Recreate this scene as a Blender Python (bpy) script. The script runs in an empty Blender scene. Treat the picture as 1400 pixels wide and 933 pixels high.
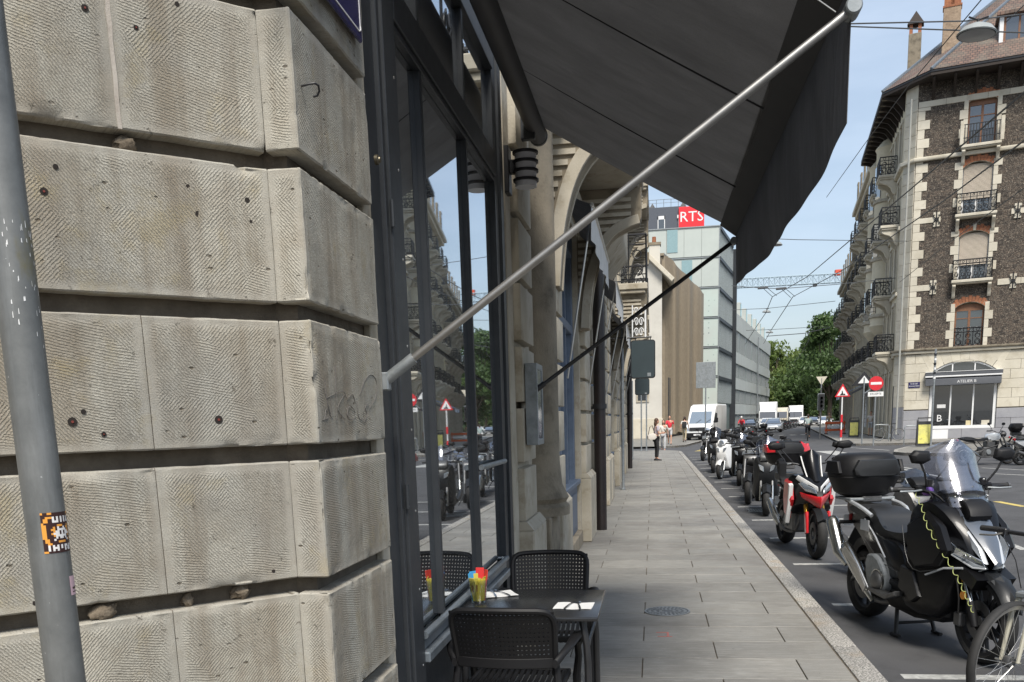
import bpy, bmesh, math, random
from math import sin, cos, pi, radians as rad, atan2, sqrt, hypot
from mathutils import Matrix, Vector, noise
random.seed(7)
SC = bpy.context.scene
COL = SC.collection

# ------------------------------------------------------------------ camera
F_PX, PPX, PPY, EYE = 1230.0, 700.0, 810.0, 1.6
_Y = Vector((193., 236., -F_PX)).normalized()
_Z = -Vector((205., -6590., -F_PX)); _Z -= _Y*_Z.dot(_Y); _Z.normalize()
_X = _Y.cross(_Z)
ROT = Matrix((_X, _Y, _Z))
cam_data = bpy.data.cameras.new('camera'); cam = bpy.data.objects.new('camera', cam_data); COL.objects.link(cam)
cam_data.sensor_width = 36; cam_data.lens = 36*F_PX/1400
cam_data.shift_x = 0.0; cam_data.shift_y = (PPY-466.5)/1400
cam_data.clip_start = 0.05; cam_data.clip_end = 3000
cam.matrix_world = Matrix.Translation((0, 0, EYE)) @ ROT.to_4x4()
SC.camera = cam

# ------------------------------------------------------------------ sky, sun, exposure
SUN_EL, SUN_AZ = rad(54), rad(167)          # compass bearing of the sun: 0 = +Y, 90 = +X
world = bpy.data.worlds.new("World"); SC.world = world; world.use_nodes = True
wt = world.node_tree; wt.nodes.clear()
def wn(t, **k):
    n = wt.nodes.new(t)
    for a, b in k.items(): setattr(n, a, b)
    return n
sky = wn('ShaderNodeTexSky', sky_type='NISHITA', sun_disc=False, sun_elevation=SUN_EL, sun_rotation=SUN_AZ)
sky.air_density = 1.2; sky.dust_density = 2.2; sky.ozone_density = 1.6
tc = wn('ShaderNodeTexCoord'); mp = wn('ShaderNodeMapping'); mp.inputs['Scale'].default_value = (1.2, 1.2, 4.5)
ns = wn('ShaderNodeTexNoise'); ns.inputs['Scale'].default_value = 1.7; ns.inputs['Detail'].default_value = 7; ns.inputs['Roughness'].default_value = .55
cr = wn('ShaderNodeValToRGB'); cr.color_ramp.elements[0].position = .38; cr.color_ramp.elements[1].position = .72
cr.color_ramp.elements[0].color = (.24, .24, .24, 1); cr.color_ramp.elements[1].color = (.62, .62, .62, 1)
mx = wn('ShaderNodeMixRGB'); mx.inputs['Color2'].default_value = (6.4, 7.4, 8.8, 1)
bg = wn('ShaderNodeBackground'); bg.inputs['Strength'].default_value = 0.066
wo = wn('ShaderNodeOutputWorld')
L = wt.links.new
L(tc.outputs['Generated'], mp.inputs['Vector']); L(mp.outputs[0], ns.inputs['Vector']); L(ns.outputs['Fac'], cr.inputs[0])
L(cr.outputs[0], mx.inputs['Fac']); L(sky.outputs[0], mx.inputs['Color1']); L(mx.outputs[0], bg.inputs['Color']); L(bg.outputs[0], wo.inputs[0])
sl = bpy.data.lights.new('sun', 'SUN'); sl.energy = 2.5; sl.angle = rad(20); sl.color = (1, .95, .87)
so = bpy.data.objects.new('sun', sl); COL.objects.link(so)
_sd = Vector((sin(SUN_AZ)*cos(SUN_EL), cos(SUN_AZ)*cos(SUN_EL), sin(SUN_EL)))
so.rotation_euler = _sd.to_track_quat('Z', 'Y').to_euler()
SC.view_settings.view_transform = 'Standard'; SC.view_settings.look = 'None'
SC.view_settings.gamma = 1; SC.view_settings.use_curve_mapping = False
SC.view_settings.exposure = 1.1
SC.cycles.max_bounces = 8; SC.cycles.transparent_max_bounces = 12

# ------------------------------------------------------------------ measured points (photo pixel -> place)
def ray(px, py): return ROT @ Vector((px-PPX, PPY-py, -F_PX))
def atY(px, py, y): d = ray(px, py); d = d*(y/d.y); return Vector((d.x, d.y, d.z+EYE))
def atX(px, py, x): d = ray(px, py); d = d*(x/d.x); return Vector((d.x, d.y, d.z+EYE))
def atZ(px, py, z=0.): d = ray(px, py); d = d*((z-EYE)/d.z); return Vector((d.x, d.y, z))
def on_line(px, py, c, az):
    """distance along, and height, where a vertical plane through c with bearing az is seen at a pixel"""
    d = ray(px, py); a = rad(az); s = Vector((sin(a), cos(a))); n = Vector((s.y, -s.x))
    k = n.dot(Vector(c))/(n.x*d.x+n.y*d.y); P = d*k
    return (P.x-c[0])*s.x+(P.y-c[1])*s.y, P.z+EYE

# ------------------------------------------------------------------ object helpers
def tag(o, label=None, cat=None, group=None, kind=None):
    if label: o['label'] = label
    if cat: o['category'] = cat
    if group: o['group'] = group
    if kind: o['kind'] = kind
    return o
def empty(name, loc=(0, 0, 0), rz=0, parent=None, label=None, cat=None, group=None, kind=None):
    o = bpy.data.objects.new(name, None); COL.objects.link(o); o.location = loc; o.rotation_euler = (0, 0, rz)
    o.empty_display_size = .1
    if parent: o.parent = parent
    return tag(o, label, cat, group, kind)
def kids(o): return [c for c in KIDS.get(o.name, [])]
KIDS = {}
def copy_tree(o, parent=None):
    c = o.copy(); COL.objects.link(c)
    if parent: c.parent = parent; KIDS.setdefault(parent.name, []).append(c)
    for ch in list(KIDS.get(o.name, [])): copy_tree(ch, c)
    return c
def dup(o, loc=None, rz=None, label=None):
    c = copy_tree(o)
    if loc is not None: c.location = loc
    if rz is not None: c.rotation_euler = (0, 0, rz)
    if label: c['label'] = label
    return c
def inst(o, loc, name=None, scale=None, rot=None):
    """another object sharing o's mesh, same parent"""
    c = bpy.data.objects.new(o.name.split('.')[0], o.data); COL.objects.link(c)
    c.parent = o.parent
    if o.parent: KIDS.setdefault(o.parent.name, []).append(c)
    c.location = loc
    if scale: c.scale = scale
    if rot: c.rotation_euler = rot
    return c

class MB:
    def __init__(s): s.v = []; s.f = []; s.M = None; s.uv = None
    def add(s, vs, fs):
        b = len(s.v)
        if s.M is not None: vs = [tuple(s.M @ Vector(v)) for v in vs]
        s.v += [tuple(v) for v in vs]; s.f += [tuple(i+b for i in f) for f in fs]; return s
    def box(s, x0, x1, y0, y1, z0, z1):
        if x0 > x1: x0, x1 = x1, x0
        if y0 > y1: y0, y1 = y1, y0
        if z0 > z1: z0, z1 = z1, z0
        return s.add([(x0,y0,z0),(x1,y0,z0),(x1,y1,z0),(x0,y1,z0),(x0,y0,z1),(x1,y0,z1),(x1,y1,z1),(x0,y1,z1)],
            [(0,3,2,1),(4,5,6,7),(0,1,5,4),(1,2,6,5),(2,3,7,6),(3,0,4,7)])
    def hexa(s, p):   # 8 points: bottom ring 4 (ccw from above), top ring 4
        return s.add(p, [(0,3,2,1),(4,5,6,7),(0,1,5,4),(1,2,6,5),(2,3,7,6),(3,0,4,7)])
    def prism(s, poly, axis, a, b):
        """polygon extruded: axis 'x','y','z'; poly holds the other two coords in order (y,z),(x,z),(x,y)"""
        n = len(poly)
        def P(p, t): return {'x': (t, p[0], p[1]), 'y': (p[0], t, p[1]), 'z': (p[0], p[1], t)}[axis]
        vs = [P(p, a) for p in poly]+[P(p, b) for p in poly]
        return s.add(vs, [tuple(range(n))[::-1], tuple(range(n, 2*n))]+[(i, (i+1) % n, (i+1) % n+n, i+n) for i in range(n)])
    def tube(s, pts, r, n=8, cap=True, closed=False):
        pts = [Vector(p) for p in pts]; m = len(pts)
        rs = r if isinstance(r, (list, tuple)) else [r]*m
        vs = []; up = None
        for i, p in enumerate(pts):
            if closed: t = (pts[(i+1) % m]-pts[i-1])
            else: t = (pts[min(i+1, m-1)]-pts[max(i-1, 0)])
            t = t.normalized() if t.length > 1e-9 else Vector((0, 0, 1))
            if up is None:
                a = Vector((0, 0, 1)) if abs(t.z) < .9 else Vector((1, 0, 0)); up = (a-t*a.dot(t)).normalized()
            else:
                u2 = up-t*up.dot(t); up = u2.normalized() if u2.length > 1e-6 else up
            w = t.cross(up)
            vs += [p+(up*cos(2*pi*k/n)+w*sin(2*pi*k/n))*rs[i] for k in range(n)]
        fs = []
        for i in range(m if closed else m-1):
            j = (i+1) % m
            fs += [(i*n+k, i*n+(k+1) % n, j*n+(k+1) % n, j*n+k) for k in range(n)]
        if cap and not closed: fs += [tuple(range(n))[::-1], tuple(range((m-1)*n, m*n))]
        return s.add(vs, fs)
    def lathe(s, prof, c=(0, 0, 0), axis='z', n=16, cap=False):
        """profile [(radius, height)...] about an axis through c"""
        vs = []
        for r, h in prof:
            for k in range(n):
                a = 2*pi*k/n; u, w = r*cos(a), r*sin(a)
                q = {'z': (u, w, h), 'x': (h, u, w), 'y': (w, h, u)}[axis]
                vs.append((q[0]+c[0], q[1]+c[1], q[2]+c[2]))
        m = len(prof)
        fs = [(i*n+k, i*n+(k+1) % n, (i+1)*n+(k+1) % n, (i+1)*n+k) for i in range(m-1) for k in range(n)]
        if cap: fs += [tuple(range(n))[::-1], tuple(range((m-1)*n, m*n))]
        return s.add(vs, fs)
    def loft(s, rings, cap=True):
        n = len(rings[0]); vs = [v for r in rings for v in r]
        fs = [(i*n+k, i*n+(k+1) % n, (i+1)*n+(k+1) % n, (i+1)*n+k) for i in range(len(rings)-1) for k in range(n)]
        if cap: fs += [tuple(range(n))[::-1], tuple(range((len(rings)-1)*n, len(rings)*n))]
        return s.add(vs, fs)
    def ell(s, x, zc, hw, hh, e=2.4, n=16, yc=0):
        """a superellipse ring in the plane x = const"""
        out = []
        for k in range(n):
            a = 2*pi*k/n; c, d = cos(a), sin(a)
            out.append((x, yc+hw*math.copysign(abs(c)**(2/e), c), zc+hh*math.copysign(abs(d)**(2/e), d)))
        return out
    def grid(s, fn, nu, nv):
        vs = [fn(i/nu, j/nv) for j in range(nv+1) for i in range(nu+1)]
        return s.add(vs, [(j*(nu+1)+i, j*(nu+1)+i+1, (j+1)*(nu+1)+i+1, (j+1)*(nu+1)+i) for j in range(nv) for i in range(nu)])
    def ball(s, c, r, n=10, m=7):
        if not isinstance(r, (tuple, list)): r = (r, r, r)
        vs = [(c[0], c[1], c[2]-r[2])]
        for i in range(1, m):
            p = -pi/2+pi*i/m
            vs += [(c[0]+r[0]*cos(p)*cos(2*pi*k/n), c[1]+r[1]*cos(p)*sin(2*pi*k/n), c[2]+r[2]*sin(p)) for k in range(n)]
        vs.append((c[0], c[1], c[2]+r[2])); T = len(vs)-1
        fs = [(0, 1+(k+1) % n, 1+k) for k in range(n)]
        for i in range(m-2): fs += [(1+i*n+k, 1+i*n+(k+1) % n, 1+(i+1)*n+(k+1) % n, 1+(i+1)*n+k) for k in range(n)]
        fs += [(T, 1+(m-2)*n+k, 1+(m-2)*n+(k+1) % n) for k in range(n)]
        return s.add(vs, fs)
    def build(s, name, mat=None, parent=None, bevel=0, seg=1, ang=35, loc=None, solid=0, label=None, cat=None, group=None, kind=None, merge=False, normals=True):
        me = bpy.data.meshes.new(name)
        bm = bmesh.new()
        bv = [bm.verts.new(v) for v in s.v]
        for f in s.f:
            if len(set(f)) < 3: continue
            try: bm.faces.new([bv[i] for i in f])
            except ValueError: pass
        if merge: bmesh.ops.remove_doubles(bm, verts=bm.verts, dist=1e-4)
        if normals: bmesh.ops.recalc_face_normals(bm, faces=bm.faces)
        if solid:
            bmesh.ops.solidify(bm, geom=list(bm.faces), thickness=solid)
        if bevel:
            es = [e for e in bm.edges if len(e.link_faces) == 2 and e.calc_face_angle(0) > rad(30)]
            bmesh.ops.bevel(bm, geom=es, offset=bevel, segments=seg, profile=.5, affect='EDGES', clamp_overlap=True)
        A = rad(ang)
        for e in bm.edges:
            if len(e.link_faces) == 2: e.smooth = e.calc_face_angle(0) < A
        for f in bm.faces: f.smooth = True
        bm.to_mesh(me); bm.free()
        o = bpy.data.objects.new(name, me); COL.objects.link(o)
        if mat: me.materials.append(mat)
        if parent: o.parent = parent; KIDS.setdefault(parent.name, []).append(o)
        if loc: o.location = loc
        return tag(o, label, cat, group, kind)

def chaikin(p, it=2, closed=True):
    for _ in range(it):
        q = []
        n = len(p)
        for i in range(n if closed else n-1):
            a, b = p[i], p[(i+1) % n]
            q += [tuple(a[k]*.75+b[k]*.25 for k in range(len(a))), tuple(a[k]*.25+b[k]*.75 for k in range(len(a)))]
        if not closed: q = [p[0]]+q+[p[-1]]
        p = q
    return p
def arc(cx, cz, r, a0, a1, n): return [(cx+r*cos(rad(a0+(a1-a0)*i/n)), cz+r*sin(rad(a0+(a1-a0)*i/n))) for i in range(n+1)]

# ------------------------------------------------------------------ materials
class NT:
    def __init__(s, name):
        s.m = bpy.data.materials.new(name); s.m.use_nodes = True; s.t = s.m.node_tree
        s.b = s.t.nodes['Principled BSDF']; s.o = s.t.nodes['Material Output']
    def n(s, t, **k):
        x = s.t.nodes.new(t)
        for a, b in k.items():
            if a[0] == '_': x.inputs[a[1:].replace('_', ' ')].default_value = b
            else: setattr(x, a, b)
        return x
    def l(s, a, b): s.t.links.new(a, b)
    def coord(s, kind='Object', scale=(1, 1, 1), rot=None):
        c = s.n('ShaderNodeTexCoord'); m = s.n('ShaderNodeMapping'); m.inputs['Scale'].default_value = scale
        if rot: m.inputs['Rotation'].default_value = rot
        s.l(c.outputs[kind], m.inputs[0]); return m.outputs[0]
    def noise(s, vec, scale, detail=5, rough=.55):
        x = s.n('ShaderNodeTexNoise'); x.inputs['Scale'].default_value = scale; x.inputs['Detail'].default_value = detail
        x.inputs['Roughness'].default_value = rough; s.l(vec, x.inputs['Vector']); return x.outputs['Fac']
    def ramp(s, fac, stops):
        r = s.n('ShaderNodeValToRGB'); e = r.color_ramp.elements
        while len(e) < len(stops): e.new(.5)
        for i, (p, c) in enumerate(stops):
            e[i].position = p; e[i].color = (c, c, c, 1) if isinstance(c, (int, float)) else (*c, 1)
        s.l(fac, r.inputs[0]); return r.outputs[0]
    def mix(s, fac, a, b, mode='MIX'):
        x = s.n('ShaderNodeMixRGB', blend_type=mode)
        for i, v in ((0, fac), (1, a), (2, b)):
            if hasattr(v, 'is_linked'): s.l(v, x.inputs[i])
            else: x.inputs[i].default_value = v if i == 0 else (*v, 1)
        return x.outputs[0]
    def math(s, op, a, b=0.):
        x = s.n('ShaderNodeMath', operation=op)
        for i, v in ((0, a), (1, b)):
            if hasattr(v, 'is_linked'): s.l(v, x.inputs[i])
            else: x.inputs[i].default_value = v
        return x.outputs[0]
    def bump(s, h, strength=.3, dist=.01, prev=None):
        x = s.n('ShaderNodeBump'); x.inputs['Strength'].default_value = strength; x.inputs['Distance'].default_value = dist
        s.l(h, x.inputs['Height'])
        if prev is not None: s.l(prev, x.inputs['Normal'])
        return x.outputs[0]
    def set(s, **k):
        for a, v in k.items():
            i = s.b.inputs[a.replace('_', ' ')]
            if hasattr(v, 'is_linked'): s.l(v, i)
            else: i.default_value = (*v, 1) if isinstance(v, tuple) and len(v) == 3 else v
        return s.m
def pmat(name, c1, c2=None, scale=4, rough=.6, metal=0, bump=0, bscale=60, bdist=.01, rand=0, coat=0, spec=.5, rr=0, stain=None, sscale=1.5):
    N = NT(name); vec = N.coord()
    if c2 is None: c2 = tuple(x*.82 for x in c1)
    col = N.mix(N.ramp(N.noise(vec, scale, 8, .62), [(.32, 0.), (.68, 1.)]), c1, c2)
    if stain: col = N.mix(N.ramp(N.noise(vec, sscale, 6, .7), [(.52, 0.), (.7, .8)]), col, stain)
    if rand:
        oi = N.n('ShaderNodeObjectInfo'); hs = N.n('ShaderNodeHueSaturation'); N.l(col, hs.inputs['Color'])
        N.l(N.math('ADD', N.math('MULTIPLY', oi.outputs['Random'], rand), 1-rand/2), hs.inputs['Value']); col = hs.outputs[0]
    nrm = {}
    if bump: nrm['Normal'] = N.bump(N.noise(vec, bscale, 6, .6), bump, bdist)
    r = rough
    if rr: r = N.math('ADD', N.math('MULTIPLY', N.noise(vec, scale*3, 5), rr), rough-rr/2)
    N.set(Base_Color=col, Roughness=r, Metallic=metal, Specular_IOR_Level=spec, **nrm)
    if coat: N.set(Coat_Weight=coat, Coat_Roughness=.05)
    return N.m
M = {}
def tooled_stone(name, light, dark, stain):
    """dressed limestone: combed strokes running in different directions inside a smooth drafted margin, pits, grime"""
    N = NT(name)
    uv = N.n('ShaderNodeUVMap', uv_map='UVMap').outputs[0]
    ed = N.n('ShaderNodeAttribute', attribute_name='edge').outputs['Fac']
    obj = N.coord()
    def strokes(ang, sx, sy, seed):
        vr = N.n('ShaderNodeVectorRotate', rotation_type='Z_AXIS'); vr.inputs['Angle'].default_value = ang
        mp = N.n('ShaderNodeMapping'); mp.inputs['Scale'].default_value = (sx, sy, 1); mp.inputs['Location'].default_value = (seed, seed*2, 0)
        wv = N.n('ShaderNodeVectorMath', operation='ADD'); dn = N.n('ShaderNodeTexNoise', _Scale=9.); N.l(uv, dn.inputs['Vector'])
        vm = N.n('ShaderNodeVectorMath', operation='SCALE'); N.l(dn.outputs['Color'], vm.inputs[0]); vm.inputs['Scale'].default_value = .012
        N.l(uv, wv.inputs[0]); N.l(vm.outputs[0], wv.inputs[1]); N.l(wv.outputs[0], vr.inputs['Vector']); N.l(vr.outputs[0], mp.inputs[0])
        wv2 = N.n('ShaderNodeTexWave', bands_direction='Y', _Scale=46., _Distortion=2.6, _Detail=2., _Detail_Scale=3.5); N.l(vr.outputs[0], wv2.inputs['Vector'])
        return N.math('ADD', N.math('MULTIPLY', wv2.outputs['Fac'], .42), N.math('MULTIPLY', N.noise(mp.outputs[0], 1.0, 3, .6), .75))
    A_ = strokes(.2, 150, 260, 0); B_ = strokes(-.8, 150, 260, 5); C_ = strokes(.85, 140, 250, 9)
    def blend(f, a, b):
        x = N.n('ShaderNodeMix', data_type='FLOAT'); N.l(f, x.inputs[0]); N.l(a, x.inputs[2]); N.l(b, x.inputs[3]); return x.outputs[0]
    st = blend(N.ramp(N.noise(uv, 3.1, 2), [(.44, 0.), (.50, 1.)]), A_, blend(N.ramp(N.noise(obj, 3.7, 2), [(.46, 0.), (.52, 1.)]), B_, C_))
    st = N.ramp(st, [(.46, 0.), (.68, 1.)])
    inside = N.ramp(ed, [(.014, 0.), (.03, 1.)])
    fine = N.noise(uv, 330, 4, .7)
    big = N.noise(uv, 7, 6, .6)
    pits = N.ramp(N.noise(uv, 26, 5, .78), [(.30, 0.), (.37, 1.)])
    h = N.math('ADD', N.math('MULTIPLY', N.math('MULTIPLY', st, inside), .8), N.math('MULTIPLY', fine, .7))
    h = N.math('ADD', h, N.math('MULTIPLY', big, 2.2)); h = N.math('ADD', h, N.math('MULTIPLY', pits, 2.0))
    n1 = N.bump(h, .8, .0034)
    c = N.mix(N.ramp(N.noise(obj, 2.6, 8, .65), [(.3, 0.), (.7, 1.)]), light, dark)
    c = N.mix(N.ramp(N.noise(obj, 9, 7, .7), [(.45, 0.), (.75, .55)]), c, stain)
    c = N.mix(N.ramp(N.noise(N.coord(scale=(1, 1, .10)), 8, 5, .6), [(.47, 0.), (.62, .65)]), c, (.215, .165, .11))
    c = N.mix(N.ramp(N.noise(obj, 1.7, 5, .6), [(.46, 0.), (.62, .40)]), c, (.33, .335, .32))
    c = N.mix(N.ramp(N.noise(obj, 4.3, 6, .7), [(.56, 0.), (.67, .6)]), c, (.37, .30, .16))
    c = N.mix(N.math('MULTIPLY', N.math('MULTIPLY', N.math('SUBTRACT', 1., st), inside), .62), c, tuple(x*.50 for x in dark))
    c = N.mix(N.ramp(fine, [(.36, .62), (.52, 0.)]), c, tuple(x*.45 for x in dark))
    c = N.mix(N.ramp(fine, [(.56, 0.), (.68, .28)]), c, (.60, .58, .52))
    c = N.mix(N.math('MULTIPLY', N.math('SUBTRACT', 1., inside), .45), c, (.29, .275, .24))
    c = N.mix(N.math('MULTIPLY', N.math('SUBTRACT', 1., pits), .55), c, (.10, .085, .06))
    sp_ = N.n('ShaderNodeMapping'); sp_.inputs['Scale'].default_value = (1, 1.8, 1); N.l(uv, sp_.inputs[0])
    spk = N.n('ShaderNodeTexVoronoi', _Scale=26.); N.l(sp_.outputs[0], spk.inputs['Vector'])
    sep = N.n('ShaderNodeSeparateColor'); N.l(spk.outputs['Color'], sep.inputs[0])
    hit = N.math('MULTIPLY', N.ramp(spk.outputs['Distance'], [(.10, 1.), (.20, 0.)]), N.ramp(sep.outputs[0], [(.88, 0.), (.91, 1.)]))
    c = N.mix(N.math('MULTIPLY', hit, .75), c, (.10, .08, .055)); n1 = N.bump(N.math('SUBTRACT', 1., hit), .7, .006, n1)
    N.set(Base_Color=c, Roughness=.9, Specular_IOR_Level=.25, Normal=n1)
    return N.m
M['tooled'] = tooled_stone('tooled_limestone', (.55, .52, .44), (.41, .385, .32), (.28, .22, .15))
M['joint'] = pmat('recessed_joint_stone', (.15, .125, .095), (.075, .062, .046), 9, .95, bump=.5, bscale=90, bdist=.006, stain=(.07, .055, .04), sscale=5)
M['mortar'] = pmat('pale_mortar', (.5, .46, .40), (.38, .33, .28), 30, .95, bump=.5, bscale=200, bdist=.003)
M['stone'] = pmat('limestone', (.45, .41, .335), (.33, .295, .225), 2.2, .9, bump=.5, bscale=70, bdist=.006, rand=.12, stain=(.22, .18, .12), sscale=4)
M['stone_dk'] = pmat('weathered_limestone', (.27, .23, .17), (.17, .145, .105), 3, .92, bump=.5, bscale=60, bdist=.008, rand=.12, stain=(.09, .075, .055), sscale=3)
M['ashlar'] = pmat('pale_ashlar', (.56, .52, .43), (.48, .44, .35), .8, .88, bump=.35, bscale=12, bdist=.02, rand=.16, stain=(.38, .34, .26), sscale=1.2)
M['greystone'] = pmat('grey_base_stone', (.30, .30, .31), (.23, .23, .25), 1.5, .8, bump=.3, bscale=14, bdist=.02, rand=.15)
M['steel_dk'] = pmat('dark_grey_painted_steel', (.034, .038, .043), (.024, .027, .031), 6, .46, spec=.35, metal=.0, bump=.12, bscale=25, bdist=.003, rr=.15)
M['steel_lt'] = pmat('grey_steel_sill', (.20, .23, .26), (.13, .15, .17), 8, .35, metal=.4, bump=.1, bscale=30, bdist=.003, rr=.2)
M['alu'] = pmat('brushed_aluminium', (.56, .55, .52), (.45, .44, .42), 12, .33, metal=.9, rr=.15)
M['arm'] = pmat('dull_anodised_arm', (.34, .33, .31), (.26, .255, .245), 12, .38, metal=.8, rr=.15)
M['galv'] = pmat('galvanised_steel', (.32, .34, .35), (.22, .24, .25), 14, .5, metal=.55, bump=.15, bscale=60, bdist=.002, rr=.25, stain=(.17, .18, .17), sscale=8)
M['blackmetal'] = pmat('black_painted_iron', (.018, .018, .02), (.012, .012, .013), 8, .45, bump=.15, bscale=40, bdist=.003, rr=.2)
M['plastic'] = pmat('black_matt_plastic', (.008, .008, .009), (.006, .006, .007), 8, .55, spec=.3, bump=.12, bscale=400, bdist=.0008)
M['gloss'] = pmat('black_gloss_paint', (.003, .003, .0035), (.004, .004, .005), 3, .32, spec=.22, coat=.16)
M['satin'] = pmat('dark_satin_paint', (.013, .014, .016), (.010, .011, .012), 3, .42, spec=.3, coat=.08)
M['white'] = pmat('white_paint', (.72, .72, .71), (.66, .66, .65), 2, .4, coat=.3)
M['red'] = pmat('red_paint', (.50, .012, .016), (.44, .01, .014), 2, .28, coat=.7)
M['silver'] = pmat('silver_paint', (.52, .54, .56), (.46, .48, .50), 3, .32, metal=.35, coat=.5)
M['chrome'] = pmat('bright_metal', (.62, .62, .60), (.5, .5, .48), 8, .22, metal=1, rr=.12)
M['gun'] = pmat('cast_engine_metal', (.17, .17, .17), (.11, .11, .11), 10, .45, metal=.75, bump=.2, bscale=120, bdist=.002)
M['gold'] = pmat('gold_anodised_fork', (.72, .40, .07), (.64, .34, .05), 3, .3, metal=.85)
M['rubber'] = pmat('tyre_rubber', (.014, .014, .014), (.022, .021, .02), 20, .75, bump=.3, bscale=120, bdist=.002)
M['seat'] = pmat('black_vinyl_seat', (.017, .018, .02), (.012, .013, .014), 6, .5, bump=.2, bscale=350, bdist=.0008)
M['asphalt'] = pmat('asphalt', (.075, .075, .078), (.05, .05, .052), 1.4, .85, bump=.6, bscale=220, bdist=.004, stain=(.035, .035, .036), sscale=.7)
M['roadpaint'] = pmat('worn_white_road_paint', (.50, .50, .47), (.22, .22, .21), 18, .8, bump=.3, bscale=150, bdist=.002, stain=(.2, .2, .2), sscale=14)
M['yellowpaint'] = pmat('worn_yellow_road_paint', (.60, .47, .12), (.42, .33, .12), 10, .8, stain=(.2, .18, .12), sscale=8)
M['granite'] = None
M['brown'] = pmat('brown_wood', (.22, .10, .05), (.15, .07, .035), 10, .6)
M['blue'] = pmat('slate_blue_joinery', (.105, .14, .195), (.075, .10, .145), 8, .5, bump=.15, bscale=30, bdist=.003, rr=.2)
M['offwhite'] = pmat('offwhite_awning_cloth', (.62, .61, .58), (.52, .51, .48), 5, .85)
M['paper'] = pmat('white_paper', (.62, .62, .61), (.56, .56, .55), 9, .85)
M['skin'] = pmat('skin', (.50, .28, .19), (.44, .24, .16), 8, .55)
M['hair'] = pmat('dark_hair', (.03, .018, .012), (.05, .03, .02), 20, .6)
M['bark'] = pmat('bark', (.11, .085, .06), (.07, .055, .04), 6, .9, bump=.7, bscale=20, bdist=.03)
def flat(name, c, rough=.6, metal=0, **k):
    return pmat(name, c, tuple(x*.88 for x in c), 6, rough, metal, **k)
def granite():
    N = NT('speckled_granite'); v = N.coord()
    c = N.mix(N.ramp(N.noise(v, 75, 4, .8), [(.44, 0.), (.54, 1.)]), (.035, .033, .03), (.50, .48, .435))
    c = N.mix(N.ramp(N.noise(v, 2.0, 6, .65), [(.55, 0.), (.68, .45)]), c, (.34, .22, .09))
    c = N.mix(N.ramp(N.noise(v, 9, 5, .6), [(.35, .35), (.6, 0.)]), c, (.16, .15, .14))
    oi = N.n('ShaderNodeObjectInfo'); c = N.mix(N.math('MULTIPLY', oi.outputs['Random'], .25), c, (.2, .19, .18))
    return N.set(Base_Color=c, Roughness=.8, Normal=N.bump(N.noise(v, 220, 4, .7), .5, .003))
M['granite'] = granite()
def paver():
    N = NT('grey_paving_stone'); v = N.coord()
    oi = N.n('ShaderNodeObjectInfo')
    ad = N.n('ShaderNodeVectorMath', operation='ADD'); N.l(v, ad.inputs[0]); N.l(oi.outputs['Location'], ad.inputs[1]); v = ad.outputs[0]
    c = N.mix(N.ramp(N.noise(v, 1.3, 7, .6), [(.3, 0.), (.7, 1.)]), (.25, .238, .21), (.17, .162, .143))
    c = N.mix(N.ramp(N.noise(v, 140, 3, .7), [(.35, .40), (.55, 0.)]), c, (.11, .105, .096))
    mp = N.n('ShaderNodeMapping'); mp.inputs['Scale'].default_value = (1.5, 7, 1); N.l(v, mp.inputs[0])
    c = N.mix(N.ramp(N.noise(mp.outputs[0], 1.6, 6, .7), [(.55, 0.), (.74, .5)]), c, (.105, .098, .087))
    c = N.mix(N.ramp(N.noise(v, 24, 3, .5), [(.70, 0.), (.74, .7)]), c, (.05, .046, .042))
    mp2 = N.n('ShaderNodeMapping'); mp2.inputs['Scale'].default_value = (2.2, 16, 1); N.l(v, mp2.inputs[0])
    c = N.mix(N.ramp(N.noise(mp2.outputs[0], 2.2, 7, .75), [(.50, 0.), (.60, .5)]), c, (.31, .30, .275))
    c = N.mix(N.ramp(N.noise(v, .55, 5, .65), [(.50, 0.), (.64, .5)]), c, (.115, .105, .095))
    hs = N.n('ShaderNodeHueSaturation'); N.l(c, hs.inputs['Color']); N.l(N.math('ADD', N.math('MULTIPLY', oi.outputs['Random'], .22), .89), hs.inputs['Value'])
    r = N.math('ADD', N.math('MULTIPLY', N.noise(v, 2.2, 4), .5), .35)
    return N.set(Base_Color=hs.outputs[0], Roughness=r, Normal=N.bump(N.noise(v, 160, 5, .65), .4, .003))
M['paver'] = paver()
def fabric(name, c, sc=900):
    N = NT(name); v = N.coord()
    a = N.n('ShaderNodeTexWave', bands_direction='X', _Scale=sc/6); b = N.n('ShaderNodeTexWave', bands_direction='Y', _Scale=sc/6)
    N.l(v, a.inputs[0]); N.l(v, b.inputs[0])
    col = N.mix(N.ramp(N.noise(v, 3, 5), [(.3, 0.), (.7, 1.)]), c, tuple(x*.85 for x in c))
    col = N.mix(N.ramp(N.noise(v, 260, 2, .6), [(.35, .35), (.6, 0.)]), col, tuple(x*.55 for x in c))
    col = N.mix(N.ramp(N.noise(N.coord(scale=(.5, 2.2, 1)), 2.4, 6, .65), [(.42, 0.), (.68, .5)]), col, tuple(x*.62 for x in c))
    m = N.set(Base_Color=col, Roughness=.9, Specular_IOR_Level=.2, Normal=N.bump(N.noise(N.coord(scale=(.6, 2.6, 1)), 3.2, 4), .8, .05, N.bump(N.math('ADD', a.outputs['Fac'], b.outputs['Fac']), .15, .001)))
    tr = N.n('ShaderNodeBsdfTranslucent'); N.l(col, tr.inputs[0]); ms = N.n('ShaderNodeMixShader'); ms.inputs[0].default_value = .55
    N.l(N.b.outputs[0], ms.inputs[1]); N.l(tr.outputs[0], ms.inputs[2]); N.l(ms.outputs[0], N.o.inputs[0]); return m
M['awning'] = fabric('charcoal_awning_cloth', (.27, .268, .268))
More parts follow.
